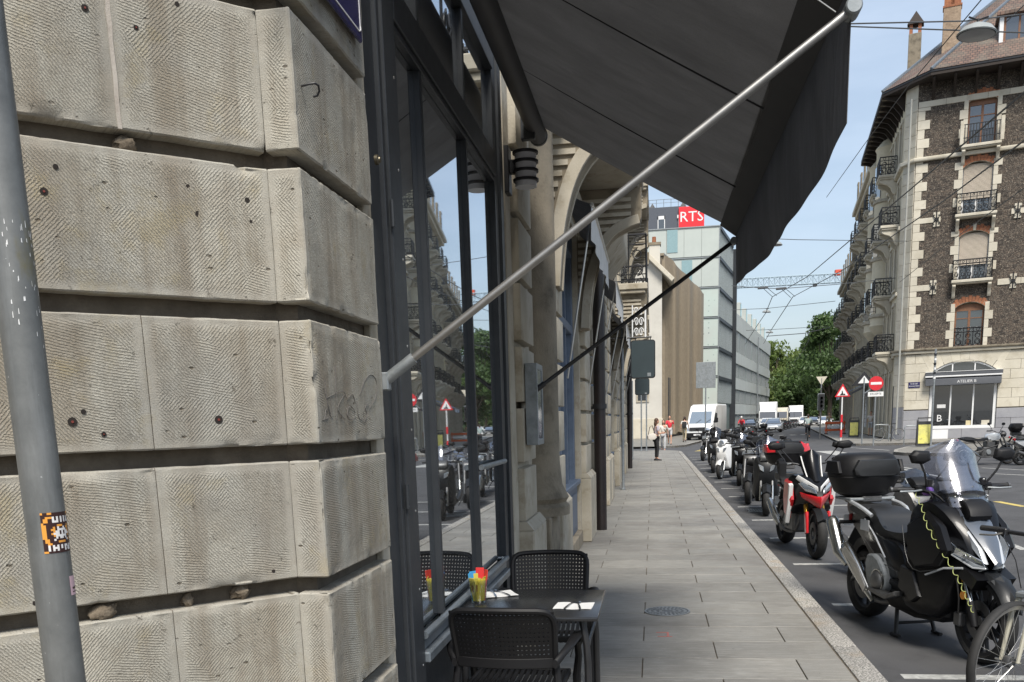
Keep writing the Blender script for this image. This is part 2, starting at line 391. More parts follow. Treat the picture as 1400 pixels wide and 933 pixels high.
M['valance'] = fabric('dark_valance_cloth', (.26, .258, .26))
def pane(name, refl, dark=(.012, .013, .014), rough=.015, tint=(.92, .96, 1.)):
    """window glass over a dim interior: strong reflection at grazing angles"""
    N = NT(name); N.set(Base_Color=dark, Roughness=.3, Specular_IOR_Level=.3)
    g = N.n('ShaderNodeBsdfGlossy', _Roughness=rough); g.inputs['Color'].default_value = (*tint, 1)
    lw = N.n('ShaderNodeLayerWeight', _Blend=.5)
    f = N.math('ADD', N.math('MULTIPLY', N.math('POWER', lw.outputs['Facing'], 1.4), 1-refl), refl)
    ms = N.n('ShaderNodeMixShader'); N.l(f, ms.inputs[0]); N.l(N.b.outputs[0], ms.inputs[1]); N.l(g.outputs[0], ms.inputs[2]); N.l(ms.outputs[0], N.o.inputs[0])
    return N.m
M['pane'] = pane('shop_window_glass', .12)
M['farpane'] = pane('far_window_glass', .12, (.03, .035, .04), .05)
M['greenpane'] = pane('greenish_curtain_glass', .25, (.16, .24, .22), .08, (.85, .97, .95))
def clear(name, tint=(.95, .97, 1), refl=.12, rough=.02):
    N = NT(name); tr = N.n('ShaderNodeBsdfTransparent'); tr.inputs[0].default_value = (*tint, 1)
    g = N.n('ShaderNodeBsdfGlossy', _Roughness=rough); lw = N.n('ShaderNodeLayerWeight', _Blend=.35)
    ms = N.n('ShaderNodeMixShader'); N.l(N.math('ADD', N.math('MULTIPLY', lw.outputs['Facing'], .5), refl), ms.inputs[0])
    N.l(tr.outputs[0], ms.inputs[1]); N.l(g.outputs[0], ms.inputs[2]); N.l(ms.outputs[0], N.o.inputs[0]); return N.m
M['clear'] = clear('clear_plastic_screen', (.84, .86, .93), .10, .10)
M['smoke'] = clear('smoked_plastic_screen', (.30, .30, .32), .07, .1)
M['glass'] = clear('drinking_glass', (.9, .92, .9), .06)
M['lens'] = pane('headlight_lens', .35, (.22, .24, .26), .05)
M['amber'] = flat('amber_reflector', (.75, .28, .02), .3)
# ================================================================== GROUND
def sheet(name, poly, z, mat, kind='structure', parent=None, loc=None):
    m = MB(); m.add([(x, y, z) for x, y in poly], [tuple(range(len(poly)))]); return m.build(name, mat, parent, kind=kind)
sheet('ground', [(-1500, -1500), (1500, -1500), (1500, 2500), (-1500, 2500)], -.126, pmat('far_ground', (.12, .115, .105), (.09, .09, .08), .05, .95))
road = sheet('road', [(-60, -60), (140, -60), (140, 420), (-60, 420)], -.12, M['asphalt'])
pave = MB().box(-14, 1.238, -8, 47, -.12, -.012).build('pavement', M['joint'], kind='structure')
def slab_mesh(w, d): return MB().box(0, w, 0, d, -.03, 0)
PITCH = .485; X0, X1 = -1.0, 1.229
protos = {}
row = -6; far = MB()
while True:
    y = 5.555+PITCH*row
    if y > 46.4: break
    js = [X0, -.57, .43, X1] if row % 2 else [X0, -.07, .94, X1]
    if y < 2.4: js = [-3.1, -2.05]+js
    for a, b in zip(js, js[1:]):
        w = b-a-.007
        if y < 30:
            k = round(w, 3)
            if k not in protos:
                protos[k] = slab_mesh(w, PITCH-.007).build('paving_slab', M['paver'], pave, bevel=.0025)
                protos[k].location = (a, y, random.uniform(-.001, .001))
            else: inst(protos[k], (a, y, random.uniform(-.0015, .0012)))
        else: far.box(a, a+w, y, y+PITCH-.007, -.03, 0)
    row += 1
far.build('paving_slabs', M['paver'], pave, kind='stuff')
# kerb stones along the near pavement
ky = [-2, 0.2, 2.4, 4.4, 6.4, 7.75, 9.9]
while ky[-1] < 45: ky.append(ky[-1]+random.uniform(1.5, 2.2))
for a, b in zip(ky, ky[1:]):
    MB().box(1.238, 1.405, a+.003, b-.003, -.16, random.uniform(-.002, .002)).build('kerb_stone', M['granite'], pave, bevel=.008, seg=2)
gut = MB().box(1.405, 1.62, -2, 46.5, -.2, -.114).build('gutter', M['asphalt'], pave)
# dropped tip of the pavement at the crossing
MB().prism(arc(-3, 46.4, 4.4, 0, 40, 8)+[(-3, 49.2), (-14, 49.2), (-14, 46.4)], 'z', -.12, -.004).build('paving_slabs', M['paver'], pave, kind='stuff')
# round drain cover set in the paving
dc = empty('drain_cover', (.115, 7.57, .001), label='round cast iron drain cover set flush in the grey pavement slabs', cat='drain cover')
m = MB().lathe([(.0, .0015), (.19, .0015), (.192, 0)], n=40); m.build('plate', pmat('worn_iron', (.14, .15, .16), (.09, .095, .10), 30, .55, .5, bump=.2), dc)
m = MB()
for r in (.06, .105, .15):
    for k in range(int(r*190)):
        a = 2*pi*k/int(r*190); m.M = Matrix.Rotation(a, 4, 'Z'); m.box(r-.012, r+.012, -.007, .007, .0015, .005)
m.M = None; m.lathe([(.178, .0015), (.178, .005), (.19, .005), (.19, .0015)], n=40)
m.build('raised_pattern', M['galv'], dc)
# pink spray marks on slabs
pink = flat('pink_spray_paint', (.45, .16, .14), .9)
m = MB().prism([(.02, 6.78), (.10, 6.78), (.10, 6.663), (.03, 6.663), (.03, 6.65), (.14, 6.65), (.14, 6.663), (.115, 6.663), (.115, 6.795), (.02, 6.795)], 'z', 0, .0018)
tag(m.build('spray_mark', pink), 'small pink sprayed survey mark on the pavement slabs', 'paint mark')
# painted parking lines
yy = 6.06
for k in range(17):
    m = MB().box(1.63+random.uniform(-.02, .02), 3.7, yy-.05, yy+.05, -.12, -.1155); o = m.build('parking_line', M['roadpaint'], road); yy += 2.38
# lines on the far side and the centre of the road
D8 = Vector((sin(rad(7.7)), cos(rad(7.7)), 0)); D8n = Vector((D8.y, -D8.x, 0))
def strip(p, q, w, mat, name='road_marking'):
    p = Vector(p); q = Vector(q); t = (q-p).normalized(); n = Vector((-t.y, t.x, 0))*w/2
    m = MB(); b = [p-n, q-n, q+n, p+n]; m.hexa([(v.x, v.y, -.12) for v in b]+[(v.x, v.y, -.1155) for v in b]); return m.build(name, mat, road)
for a, b, w, mt in (((1362, 686), (1400, 693), .14, 'yellowpaint'), ((1128, 617), (1172, 625), .9, 'roadpaint'), ((1160, 612), (1215, 616), .12, 'roadpaint'),
                    ((1268, 700), (1400, 752), .1, 'roadpaint'), ((1200, 634), (1245, 641), .12, 'roadpaint'), ((1235, 642), (1285, 652), .12, 'roadpaint'),
                    ((1342, 640), (1400, 643), .1, 'roadpaint'), ((1358, 648), (1400, 650), .1, 'roadpaint')):
    strip(atZ(*a, -.12), atZ(*b, -.12), w, M[mt])
for k in range(6):
    p = Vector((8.2+k*.95, 84, 0)); strip(p, p+Vector((.5, 0, 0)), 1.6, M['roadpaint'])
for k in range(5): strip((2.2+.15*k, 49.5+.8*k, 0), (6.6, 49.5+.8*k-.3, 0), .4, M['yellowpaint'], 'crossing_stripe')
m = MB()
for i in range(9): m.box(1.75+i*.045, 1.775+i*.045, 17.0, 17.4, -.118, -.108)
m.box(1.72, 2.17, 16.98, 17.0, -.12, -.106).box(1.72, 2.17, 17.4, 17.42, -.12, -.106)
tag(m.build('road_gully', M['galv']), 'small iron gully grate beside the kerb between parked motorcycles', 'drain grate')
# far pavements
def kerbed(name, poly, label=None):
    o = MB().prism(poly, 'z', -.12, 0).build(name, M['paver'], kind='structure')
    n = len(poly); m = MB()
    for i in range(n):
        a, b = Vector(poly[i]), Vector(poly[(i+1) % n])
        if (b-a).length < .05: continue
        t = (b-a).normalized(); q = Vector((-t.y, t.x))*.16
        m.hexa([(a.x, a.y, -.13), (b.x, b.y, -.13), (b.x+q.x, b.y+q.y, -.13), (a.x+q.x, a.y+q.y, -.13), (a.x, a.y, .006), (b.x, b.y, .006), (b.x+q.x, b.y+q.y, .006), (a.x+q.x, a.y+q.y, .006)])
    m.build('kerb_edge', M['granite'], o); return o
kerbed('far_pavement', [(-40, 56), (.2, 56), (1.3, 56.5), (2.0, 57.8), (4.2, 72), (11.4, 128), (5, 130), (-40, 118)])
c0 = Vector((10.75, 51.2)); c1 = Vector((10.45, 53.5)); e1 = c1+Vector(D8.xy)*150
kerbed('opposite_pavement', [(34, 45.8), (34, 60), (14.04, 60), (e1.x+5, e1.y), (e1.x, e1.y), (c1.x, c1.y), (10.5, 52.1), (c0.x, c0.y)][::1])
isl = arc(10.9, 39.3, 1.2, 110, 230, 8)+[(12, 36.2), (34, 31.8), (34, 38.5), (13, 43.9), (11.5, 42.6)]
isl = [(9.75, 39.3), (9.9, 38.2), (10.6, 37.2), (12.5, 36.6), (34, 31.5), (34, 40.8), (13.4, 46.2), (12.0, 45.6), (10.4, 41.8)]
kerbed('traffic_island', isl)
# ================================================================== LEFT STONE BUILDING
LB = empty('corner_building', label='weathered stone corner building with shopfronts, close on the left side', cat='building')
def rebase(root, loc):
    loc = Vector(loc)
    for c in KIDS.get(root.name, []): c.location = c.location-loc
    root.location = loc
def stone_block(path, z0, z1, depth, parent, mat, res=.016, seed=0, chip=1., inward=None):
    """one dressed block: its faces follow a plan polyline; drafted edges, chips and an uneven surface"""
    P = [Vector(p) for p in path]; seg = [(b-a).length for a, b in zip(P, P[1:])]; L = sum(seg)
    us = []
    acc = 0; folds = []
    for i, s in enumerate(seg):
        n = max(2, int(s/res))
        e = .004
        g_ = .0085; loc = [0, e, g_]+[g_+(s-2*g_)*k/n for k in range(1, n)]+[s-g_, s-e]
        us += [(i, acc+t) for t in loc]; acc += s
        if i < len(seg)-1: folds.append(acc)
    us.append((len(seg)-1, L))
    H = z1-z0; n = max(2, int(H/res)); vsn = [0, .004, .0085]+[.0085+(H-.017)*k/n for k in range(1, n)]+[H-.0085, H-.004, H]
    def normal(i):
        t = (P[i+1]-P[i]).normalized(); return Vector((t.y, -t.x))
    def pt(i, u, v):
        s0 = sum(seg[:i]); t = (P[i+1]-P[i]).normalized(); base = P[i]+t*(u-s0); nn = normal(i)
        for f in folds:
            if abs(u-f) < .0065:
                k = folds.index(f); nn = (normal(k)+normal(k+1)).normalized()
                if abs(u-f) < 1e-6: base = P[k+1]
        d = min(u, L-u, v, H-v)
        off = 0 if d > .003 else (-.004 if min(v, H-v) < .003 else -.0008)
        df = min([abs(u-f) for f in folds]+[9]); dd = min(d, df)
        if df < .004: off -= .003
        q = Vector((base.x*3+seed*7.1, base.y*3, (z0+v)*3))
        off += .0028*noise.noise(q*1.6)+.0010*noise.noise(q*9)
        c = noise.noise(q*6.5+Vector((9, 3, 1)))+.6*noise.noise(q*19)+.3*noise.noise(q*41)
        dc = min(v, H-v, df)
        if dc < .024 and c > .34: off -= chip*.034*(c-.34)*(1-dc/.024)
        w = noise.noise(q*4+Vector((5, 5, 5)))
        if w > .52: off -= .012*(w-.52)
        uu = nn*off; ez = 0
        if v < .001: ez = .0016*noise.noise(q*9)
        if H-v < .001: ez = .0016*noise.noise(q*9+Vector((4, 4, 4)))
        return Vector((base.x+uu.x, base.y+uu.y, z0+v+ez)), dd
    nu, nv = len(us), len(vsn); vs = []; ed = []; uv = []
    for v in vsn:
        for i, u in us:
            p, d = pt(i, u, v); vs.append(p); ed.append(d); uv.append((u+seed*1.37, z0+v))
    fs = [(j*nu+i, j*nu+i+1, (j+1)*nu+i+1, (j+1)*nu+i) for j in range(nv-1) for i in range(nu-1)]
    border = list(range(nu))+[j*nu+nu-1 for j in range(1, nv)]+[(nv-1)*nu+i for i in range(nu-2, -1, -1)]+[j*nu for j in range(nv-2, 0, -1)]
    b0 = len(vs); inw = [-(normal(us[k % nu][0])) for k in border]
    for k, w in zip(border, inw):
        p = vs[k]
        if inward: w = Vector(inward)
        vs.append(Vector((p.x+w.x*depth, p.y+w.y*depth, p.z))); ed.append(0.); uv.append(uv[k])
    m = len(border)
    fs += [(border[i], b0+i, b0+(i+1) % m, border[(i+1) % m]) for i in range(m)]
    me = bpy.data.meshes.new('stone_block'); me.from_pydata([tuple(v) for v in vs], [], fs)
    at = me.attributes.new('edge', 'FLOAT', 'POINT'); at.data.foreach_set('value', ed)
    ul = me.uv_layers.new(name='UVMap')
    for l in me.loops: ul.data[l.index].uv = uv[l.vertex_index]
    me.polygons.foreach_set('use_smooth', [True]*len(me.polygons)); me.materials.append(mat)
    bm = bmesh.new(); bm.from_mesh(me)
    for e_ in bm.edges:
        if len(e_.link_faces) == 2 and e_.calc_face_angle(0) > rad(38): e_.smooth = False
    bm.to_mesh(me); bm.free()
    o = bpy.data.objects.new('stone_block', me); COL.objects.link(o); o.parent = parent; KIDS.setdefault(parent.name, []).append(o)
    return o
CH = Vector((-.99, 2.376)); DG = Vector((.7071, .7071))
def ch(t, off=0): return tuple(CH+DG*t+Vector((.7071, -.7071))*off)
GR = [.40, .445, .775, .822, 1.149, 1.193, 1.518, 1.563, 1.89, 1.937, 2.27, 2.313, 2.647, 2.693, 3.03, 3.075, 3.41, 3.455, 3.80]
courses = [(0.0, .40)]+[(GR[i], GR[i+1]) for i in range(1, len(GR)-1, 2)]
for k, (a, b) in enumerate(courses):
    sd = k*3
    ex = 3 if k > 1 else 3
    jt = -.352+.004*((k*7) % 3-1)
    stone_block([(-.9899, 2.376), (-.90, 2.376), (-.90, 3.0)], a, b, .05, LB, M['tooled'], seed=sd)
    if k == 5:
        stone_block([ch(-1.25), ch(.0)], a, b, .05, LB, M['tooled'], seed=sd+1)
    else:
        stone_block([ch(jt+.0008), ch(.0)], a, b, .05, LB, M['tooled'], seed=sd+1)
        stone_block([ch(-1.25), ch(jt-.0012)], a, b, .05, LB, M['tooled'], seed=sd+2)
    stone_block([ch(-2.4), ch(-1.254)], a, b, .05, LB, M['tooled'], res=.04, seed=sd+2)
core = [ch(-6, -.05), ch(0.015, -.05), (-.955, 2.43), (-.955, 3.09), (-5.4, 3.09)]
MB().prism(core, 'z', 0, 19).build('pier_core', M['joint'], LB)
MB().prism([(-.955, 3.0), (-.93, 3.0), (-.93, 3.085), (-.955, 3.085)], 'z', 0, 4.1).build('pier_edge', M['stone'], LB, bevel=.003)
MB().prism([ch(-6, .02), ch(0, .02), (-.86, 2.34), (-.86, 3.05), (-5.4, 3.05)], 'z', 3.84, 19).build('upper_wall', M['stone'], LB)
# mortar in the upright joints, mortar lumps left in the grooves
for k, (a, b) in enumerate(courses):
    if k == 5: continue
    z = a
    m = MB(); n = 12
    wpts = []
    for i in range(n+1):
        t = -.352+.004*((k*7) % 3-1)+random.uniform(-.0012, .0012); w = (.0045 if k == 6 else .002)+random.uniform(0, .0016)
        wpts.append((t, w, a+(b-a)*i/n))
    ring = []
    for t, w, zz in wpts:
        o = .001 if k == 6 else -.006
        ring.append([(*ch(t-w, o), zz), (*ch(t+w, o), zz), (*ch(t+w, -.05), zz), (*ch(t-w, -.05), zz)])
    m.loft(ring); m.build('joint_mortar', M['mortar'] if k == 6 else pmat('reddish_joint_%d' % k, (.17, .10, .07), (.07, .05, .04), 30, .95), LB)
for t, zz, s in ((-.51, 1.17, .03), (-.155, 1.172, .022), (-.34, 2.29, .024), (-.60, 1.165, .014), (-.30, 1.165, .012)):
    m = MB(); c = ch(t, -.035); m.ball((c[0], c[1], zz-.004), (s*1.1, s*1.1, .022), 18, 12)
    m.v = [tuple(Vector(v)+Vector((1, 1, 1))*.011*noise.noise(Vector(v)*75)) for v in m.v]
    m.build('mortar_lump', pmat('crumbly_mortar', (.22, .18, .13), (.10, .075, .05), 40, .95, bump=1, bscale=150, bdist=.004), LB)
# drilled holes with old wall plugs
hole_m = flat('hole_dark', (.02, .015, .012), .95); plug_m = flat('red_wall_plug', (.17, .03, .02), .7)
def on_wall(px, py, off=.0):
    n = Vector((.7071, -.7071)); d = ray(px, py); k = (Vector((CH.x, CH.y))+n*off).dot(n)/(n.x*d.x+n.y*d.y); return Vector((d.x*k, d.y*k, d.z*k+EYE))
for px, py, r, red in ((60, 262, .009, 1), (76, 228, .006, 0), (271, 293, .008, 0), (338, 274, .007, 0), (257, 255, .005, 0), (343, 303, .004, 0), (99, 577, .011, 1), (142, 594, .006, 1), (299, 574, .011, 1),
                       (114, 563, .006, 0), (116, 11, .008, 1), (186, 38, .006, 1), (374, 781, .005, 0), (48, 825, .006, 0), (242, 6, .006, 0)):
    p = on_wall(px, py, .0005); q = Vector((.7071, -.7071, 0))
    o = MB().tube([p-q*.02, p+q*.0006], [r*.6, r], 10).build('anchor_hole', hole_m, LB)
    if red: MB().tube([p, p+q*.0022], r*.30, 8).build('wall_plug', plug_m, o)
# iron hook in the pier
p0 = atX(412, 118, -.9)
m = MB(); m.tube([p0+Vector((v[0], v[1], v[2])) for v in ((0, 0, 0), (.02, 0, .003), (.034, .006, .006), (.04, .018, .004), (.038, .028, -.006), (.03, .03, -.016), (.02, .028, -.018))], .0028, 8)
m.build('iron_hook', M['blackmetal'], LB)
# pencil-thin graffiti scribble on the pier
def wallpt(px, py): return atX(px, py, -.8985)
gm = flat('graffiti_ink', (.14, .13, .12), .9)
for st in ([(444, 520), (448, 560), (455, 575), (452, 545)], [(440, 575), (450, 572), (446, 556), (444, 574)], [(458, 500), (460, 574)], [(470, 540), (459, 560), (472, 574)], [(476, 556), (474, 570), (482, 576), (487, 566), (480, 554), (476, 558)],
           [(488, 548), (490, 574), (497, 573)], [(504, 552), (498, 556), (503, 568), (497, 578)], [(492, 540), (498, 520), (508, 510), (516, 522), (514, 545), (505, 558)], [(446, 545), (470, 532), (474, 548), (482, 536), (486, 552)], [(442, 530), (452, 566)]):
    pts = chaikin([tuple(wallpt(*q)) for q in st], 2, False)
    MB().tube(pts, .0010, 5).build('graffiti_stroke', gm, LB)
# enamel street plate on the pier, only its lower corner is in view
_c = atX(496, 60, -.875)
sp = empty('street_plate', (-.875, _c.y-.315, _c.z+.19), label='dark blue enamel street name plate with white border on the stone pier above', cat='street sign')
pb = flat('blue_enamel', (.016, .014, .085), .25, coat=.6)
MB().box(-.012, .0, -.42, .315, -.19, .19).build('plate', pb, sp, bevel=.004)
m = MB()
for a, b, c, d in ((-.40, .285, -.168, -.164), (-.40, .285, .164, .168), (-.402, -.398, -.168, .168)): m.box(.0, .0015, a, b, c, d)
m.tube([(.0008, .285, -.166), (.0008, .297, -.160), (.0008, .297, -.15)], .0022, 6).box(.0, .0015, .296, .299, -.155, .155)
m.build('border', M['white'], sp)
m = MB()
for y0, s in ((-.30, 1), (-.14, 1), (.0, .7), (.1, .7)):
    m.tube([(.001, y0+.03*cos(a)*s, -.045+.055*sin(a)*s) for a in [2*pi*i/14 for i in range(14)]], .006*s, 6, closed=True)
m.build('lettering', M['white'], sp)
# small brass doorbell on the jamb
bp = atX(513, 219, -.90)
m = MB().lathe([(0, .0), (.016, .0), (.016, .010), (.010, .014), (.009, .018), (0, .018)], (bp.x-.0, bp.y, bp.z), 'x', 14)
m.build('bell_push', flat('tarnished_brass', (.16, .14, .10), .4, .8), LB)

# ---- the steel shop window
WX = -.93
win = empty('shop_window', parent=LB); KIDS.setdefault(LB.name, []).append(win)
S = M['steel_dk']
def wb(name, y0, y1, z0, z1, x1, x0=-1.0, mat=None, bev=.003): return MB().box(x0, x1, y0, y1, z0, z1).build(name, mat or S, win, bevel=bev)
wb('outer_jamb', 3.087, 3.235, 0.02, 4.1, -.938)
wb('jamb_strip', 3.238, 3.268, 0.02, 4.1, -.922)
wb('jamb', 3.285, 3.44, .02, 4.1, -.914); wb('jamb_bead', 3.442, 3.462, .74, 3.62, -.932)
wb('far_jamb', 5.60, 5.72, .02, 4.1, -.925); wb('far_jamb_strip', 5.735, 5.80, .02, 4.1, -.91); wb('far_outer_jamb', 5.81, 6.0, .02, 4.1, -.935)
m = MB(); m.box(-.97, -.93, 3.86, 3.895, .77, 3.62); m.build('mullion', S, win, bevel=.004)
m = MB(); m.box(-.97, -.93, 4.78, 4.815, .77, 3.62); m.build('mullion', S, win, bevel=.004)
wb('transom', 3.45, 5.60, 3.04, 3.16, -.915); wb('transom_bead', 3.45, 5.6, 3.015, 3.037, -.925, -.96); wb('transom_bead', 3.45, 5.6, 3.163, 3.185, -.925, -.96)
wb('head_rail', 3.45, 5.60, 3.62, 3.72, -.915); wb('fascia', 3.09, 6.0, 4.102, 4.5, -.93)
wb('upper_frame', 3.45, 5.60, 3.74, 4.1, -.935)
wb('sill', 3.445, 5.6, .655, .70, -.895, mat=M['steel_lt'], bev=.006); wb('sill_rail', 3.445, 5.6, .702, .742, -.925, mat=M['steel_lt'])
wb('riser_panel', 3.45, 5.595, .10, .652, -.95); wb('riser_base', 3.29, 5.8, .02, .098, -.90)
for a, b in ((3.463, 3.858), (3.897, 4.778), (4.817, 5.598)):
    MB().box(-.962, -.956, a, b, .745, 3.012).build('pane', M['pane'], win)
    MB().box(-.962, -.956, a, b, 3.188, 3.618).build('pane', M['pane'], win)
MB().tube([(-.92, 3.47, .765), (-.92, 5.59, .765)], .016, 10).build('bottom_rail', M['steel_lt'], win)
for y in (3.47, 4.797, 5.59): MB().tube([(-.955, y, .765), (-.925, y, .765)], .009, 8).build('rail_bracket', M['steel_lt'], win)
MB().tube([(-.915, 4.80, 1.375), (-.915, 5.60, 1.375)], .015, 10).build('guard_rail', M['galv'], win)
for z in [.35+.31*i for i in range(12)]:
    MB().lathe([(0, .0025), (.004, .002), (.0055, 0)], (-.914, 3.40, z), 'x', 8).build('screw', M['alu'], win)
for z in (.42, 1.3, 2.3): MB().tube([(-.91, 3.276, z), (-.91, 3.276, z+.09)], .008, 8).build('hinge', S, win)
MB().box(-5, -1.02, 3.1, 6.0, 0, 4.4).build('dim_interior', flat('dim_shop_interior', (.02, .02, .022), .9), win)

# ---- main wall beyond, with openings
def cells(u0, u1, z0, z1, holes):
    us = sorted({u0, u1, *[min(max(h[i], u0), u1) for h in holes for i in (0, 1)]}); zs = sorted({z0, z1, *[min(max(h[i], z0), z1) for h in holes for i in (2, 3)]})
    for a, b in zip(us, us[1:]):
        run = None
        for c, d in zip(zs, zs[1:]):
            mu, mz = (a+b)/2, (c+d)/2
            if any(h[0] < mu < h[1] and h[2] < mz < h[3] for h in holes):
                if run: yield (a, b, *run); run = None
            else: run = (run[0] if run else c, d)
        if run: yield (a, b, *run)
shops = [(9.0, 12.0), (14.3, 17.4), (19.6, 22.6), (24.8, 27.8), (30.0, 33.0)]
holes = [(a, b, 0, 3.9) for a, b in shops]
ups = [9.6, 12.9, 16.2, 19.5, 22.8, 26.1, 29.4, 32.7, 35.6]
for y in ups:
    for z in (5.2, 8.5, 11.8, 15.1): holes.append((y-.6, y+.6, z, z+2.3))
m = MB()
for a, b, c, d in cells(6.0, 37.4, 0, 18.6, holes): m.box(-1.35, -.95, a, b, c, d)
m.box(-9, -1.36, 6.0, 37.4, 0, 18.6)
m.build('wall', M['stone'], LB, merge=False)
MB().box(-9, -.55, 2.0, 37.6, 18.602, 19.1).build('cornice', M['stone_dk'], LB, bevel=.03)
MB().box(-9, -1.5, 3, 37, 19.1, 21.5).build('roof', flat('dark_slate_roof', (.06, .065, .07), .6), LB)
for y in ups:
    for z in (5.2, 8.5, 11.8, 15.1):
        w = MB().box(-1.22, -1.16, y-.6, y-.53, z, z+2.3).box(-1.22, -1.16, y+.53, y+.6, z, z+2.3).box(-1.22, -1.16, y-.03, y+.03, z, z+2.3).box(-1.22, -1.16, y-.6, y+.6, z+2.23, z+2.3).build('window', M['white'], LB)
        MB().box(-1.2, -1.19, y-.53, y+.53, z, z+2.23).build('pane', M['farpane'], w)
        MB().box(-1.35, -.90, y-.7, y-.6, z-.1, z+2.45).box(-1.35, -.90, y+.6, y+.7, z-.1, z+2.45).box(-1.35, -.87, y-.75, y+.75, z+2.3, z+2.5).build('window_surround', M['stone'], LB, bevel=.01)
# stone piers: plinth, rusticated blocks
def pier(y0, y1, xf, plinth=.86, pz=3.9):
    MB().box(-1.3, xf+.06, y0-.05, y1+.05, 0.0, plinth).build('plinth', M['stone'], LB, bevel=.012)
    MB().prism([(-1.3, plinth), (xf+.06, plinth), (xf+.01, plinth+.06), (-1.3, plinth+.06)], 'y', y0-.05, y1+.05).build('plinth_cap', M['stone'], LB)
    z = plinth+.06; k = 0
    while z < pz:
        t = min(z+.37, pz+.3)
        o = MB().box(-1.3, xf+random.uniform(-.004, .004), y0+random.uniform(0, .01), y1, z+.0, t).build('stone_block', M['stone'], LB, bevel=.009, seg=2)
        z += .415
for a, b, xf in ((6.28, 6.92, -.885), (8.05, 8.86, -.85), (12.15, 13.15, -.88), (13.75, 14.25, -.88), (17.45, 18.3, -.88), (18.7, 19.5, -.88), (22.7, 23.4, -.88), (23.9, 24.7, -.88), (27.9, 28.7, -.88), (29.1, 29.9, -.88), (33.1, 35.0, -.88)):
    pier(a, b, xf)
MB().box(-1.3, -.93, 6.0, 6.24, 0, 4.4).build('door_jamb', M['stone'], LB, bevel=.01)
# half column between the first two piers, on its pedestal
MB().box(-1.3, -.80, 7.05, 7.75, 0, .86).build('pedestal', M['stone_dk'], LB, bevel=.012)
m = MB().lathe([(.34, .86), (.34, .93), (.31, .96), (.335, 1.0), (.285, 1.10), (.265, 1.3), (.26, 3.2), (.255, 4.12)], (-1.02, 7.40, 0), 'z', 28)
m.build('half_column', M['stone_dk'], LB)
MB().box(-1.3, -.72, 6.2, 8.9, 4.13, 4.3).build('string_course', M['stone'], LB, bevel=.02)
MB().box(-1.3, -.86, 9.0, 37.2, 4.0, 4.3).build('string_course', M['stone'], LB, bevel=.02)
# big curved consoles with ribbed cheeks carrying the balcony slabs
def console(y, parent, w=.34, top=4.45, out=-.14):
    pr = [(-.95, 2.75), (-.82, 2.78), (-.80, 3.05), (-.76, 3.35), (-.66, 3.68), (-.50, 3.90), (-.32, 3.99), (out-.02, 4.03), (out, 4.10), (out, top), (-.95, top)]
    pr2 = chaikin(pr[1:8], 2, False); outer = [pr[0]]+pr2+pr[8:]
    c = MB().prism(outer, 'y', y+.03, y+w-.03).build('console', M['stone_dk'], parent, bevel=.008)
    for s in (y, y+w-.05):
        m = MB(); band = [Vector((p[0], 0, p[1])) for p in pr2]
        rings = []
        for i, p in enumerate(band):
            t = (band[min(i+1, len(band)-1)]-band[max(i-1, 0)]).normalized(); n = Vector((-t.z, 0, t.x))
            a = p; b = p+n*.10
            rings.append([(a.x+.012*-n.x, s, a.z-.012*n.z), (b.x, s, b.z), (b.x, s+.05, b.z), (a.x-.012*n.x, s+.05, a.z-.012*n.z)])
        m.loft(rings); m.build('console_moulding', M['stone'], c, bevel=.004)
    m = MB(); z = 3.35
    while z < 4.36:
        x1 = -.93
        for a, b in zip(pr2, pr2[1:]):
            if a[1] <= z <= b[1] and b[1] > a[1]: x1 = a[0]+(b[0]-a[0])*(z-a[1])/(b[1]-a[1])
        if z > pr2[-1][1]: x1 = out
        m.box(-.94, x1-.13, y+.005, y+.031, z, z+.045); z += .085
    m.build('console_ribs', M['stone'], c, kind='stuff')
def railing(name, pts, z0, h, parent, mat, cell=.42, q=1.):
    """wrought-iron balcony railing along a plan polyline: rails, uprights and scrolls"""
    m = MB(); _t = m.tube; m.tube = lambda P_, r, n=8, **k: _t(P_, r*q, n, **k)
    for z in (z0+.05, z0+h*.80, z0+h): m.tube([(p[0], p[1], z) for p in pts], .016 if z > z0+h*.9 else .010, 6)
    for a, b in zip(pts, pts[1:]):
        a = Vector((*a, 0)); b = Vector((*b, 0)); L_ = (b-a).length; n = max(1, round(L_/cell)); t = (b-a)/n; tn = t.normalized(); s = t.length
        for k in range(n+1):
            p = a+t*k; m.tube([(p.x, p.y, z0), (p.x, p.y, z0+h)], .010, 5)
        for k in range(n):
            c = a+t*(k+.5); r = s*.36
            def loop(cz, rr, turns=1., a0=0):
                N_ = 14; return [(c.x+tn.x*rr*(1-.35*i/N_)*cos(a0+2*pi*turns*i/N_), c.y+tn.y*rr*(1-.35*i/N_)*cos(a0+2*pi*turns*i/N_), cz+rr*(1-.35*i/N_)*sin(a0+2*pi*turns*i/N_)) for i in range(N_+1)]
            m.tube(loop(z0+h*.28, r, 1.3, -pi/2), .009, 5); m.tube(loop(z0+h*.6, r*.8, 1.3, pi/2), .009, 5)
            m.tube(loop(z0+h*.9, min(h*.09, r*.5), 1, 0), .007, 5)
            m.tube([(c.x-tn.x*s*.45, c.y-tn.y*s*.45, z0+.06), (c.x, c.y, z0+h*.42), (c.x+tn.x*s*.45, c.y+tn.y*s*.45, z0+.06)], .008, 5)
    return m.build(name, mat, parent)
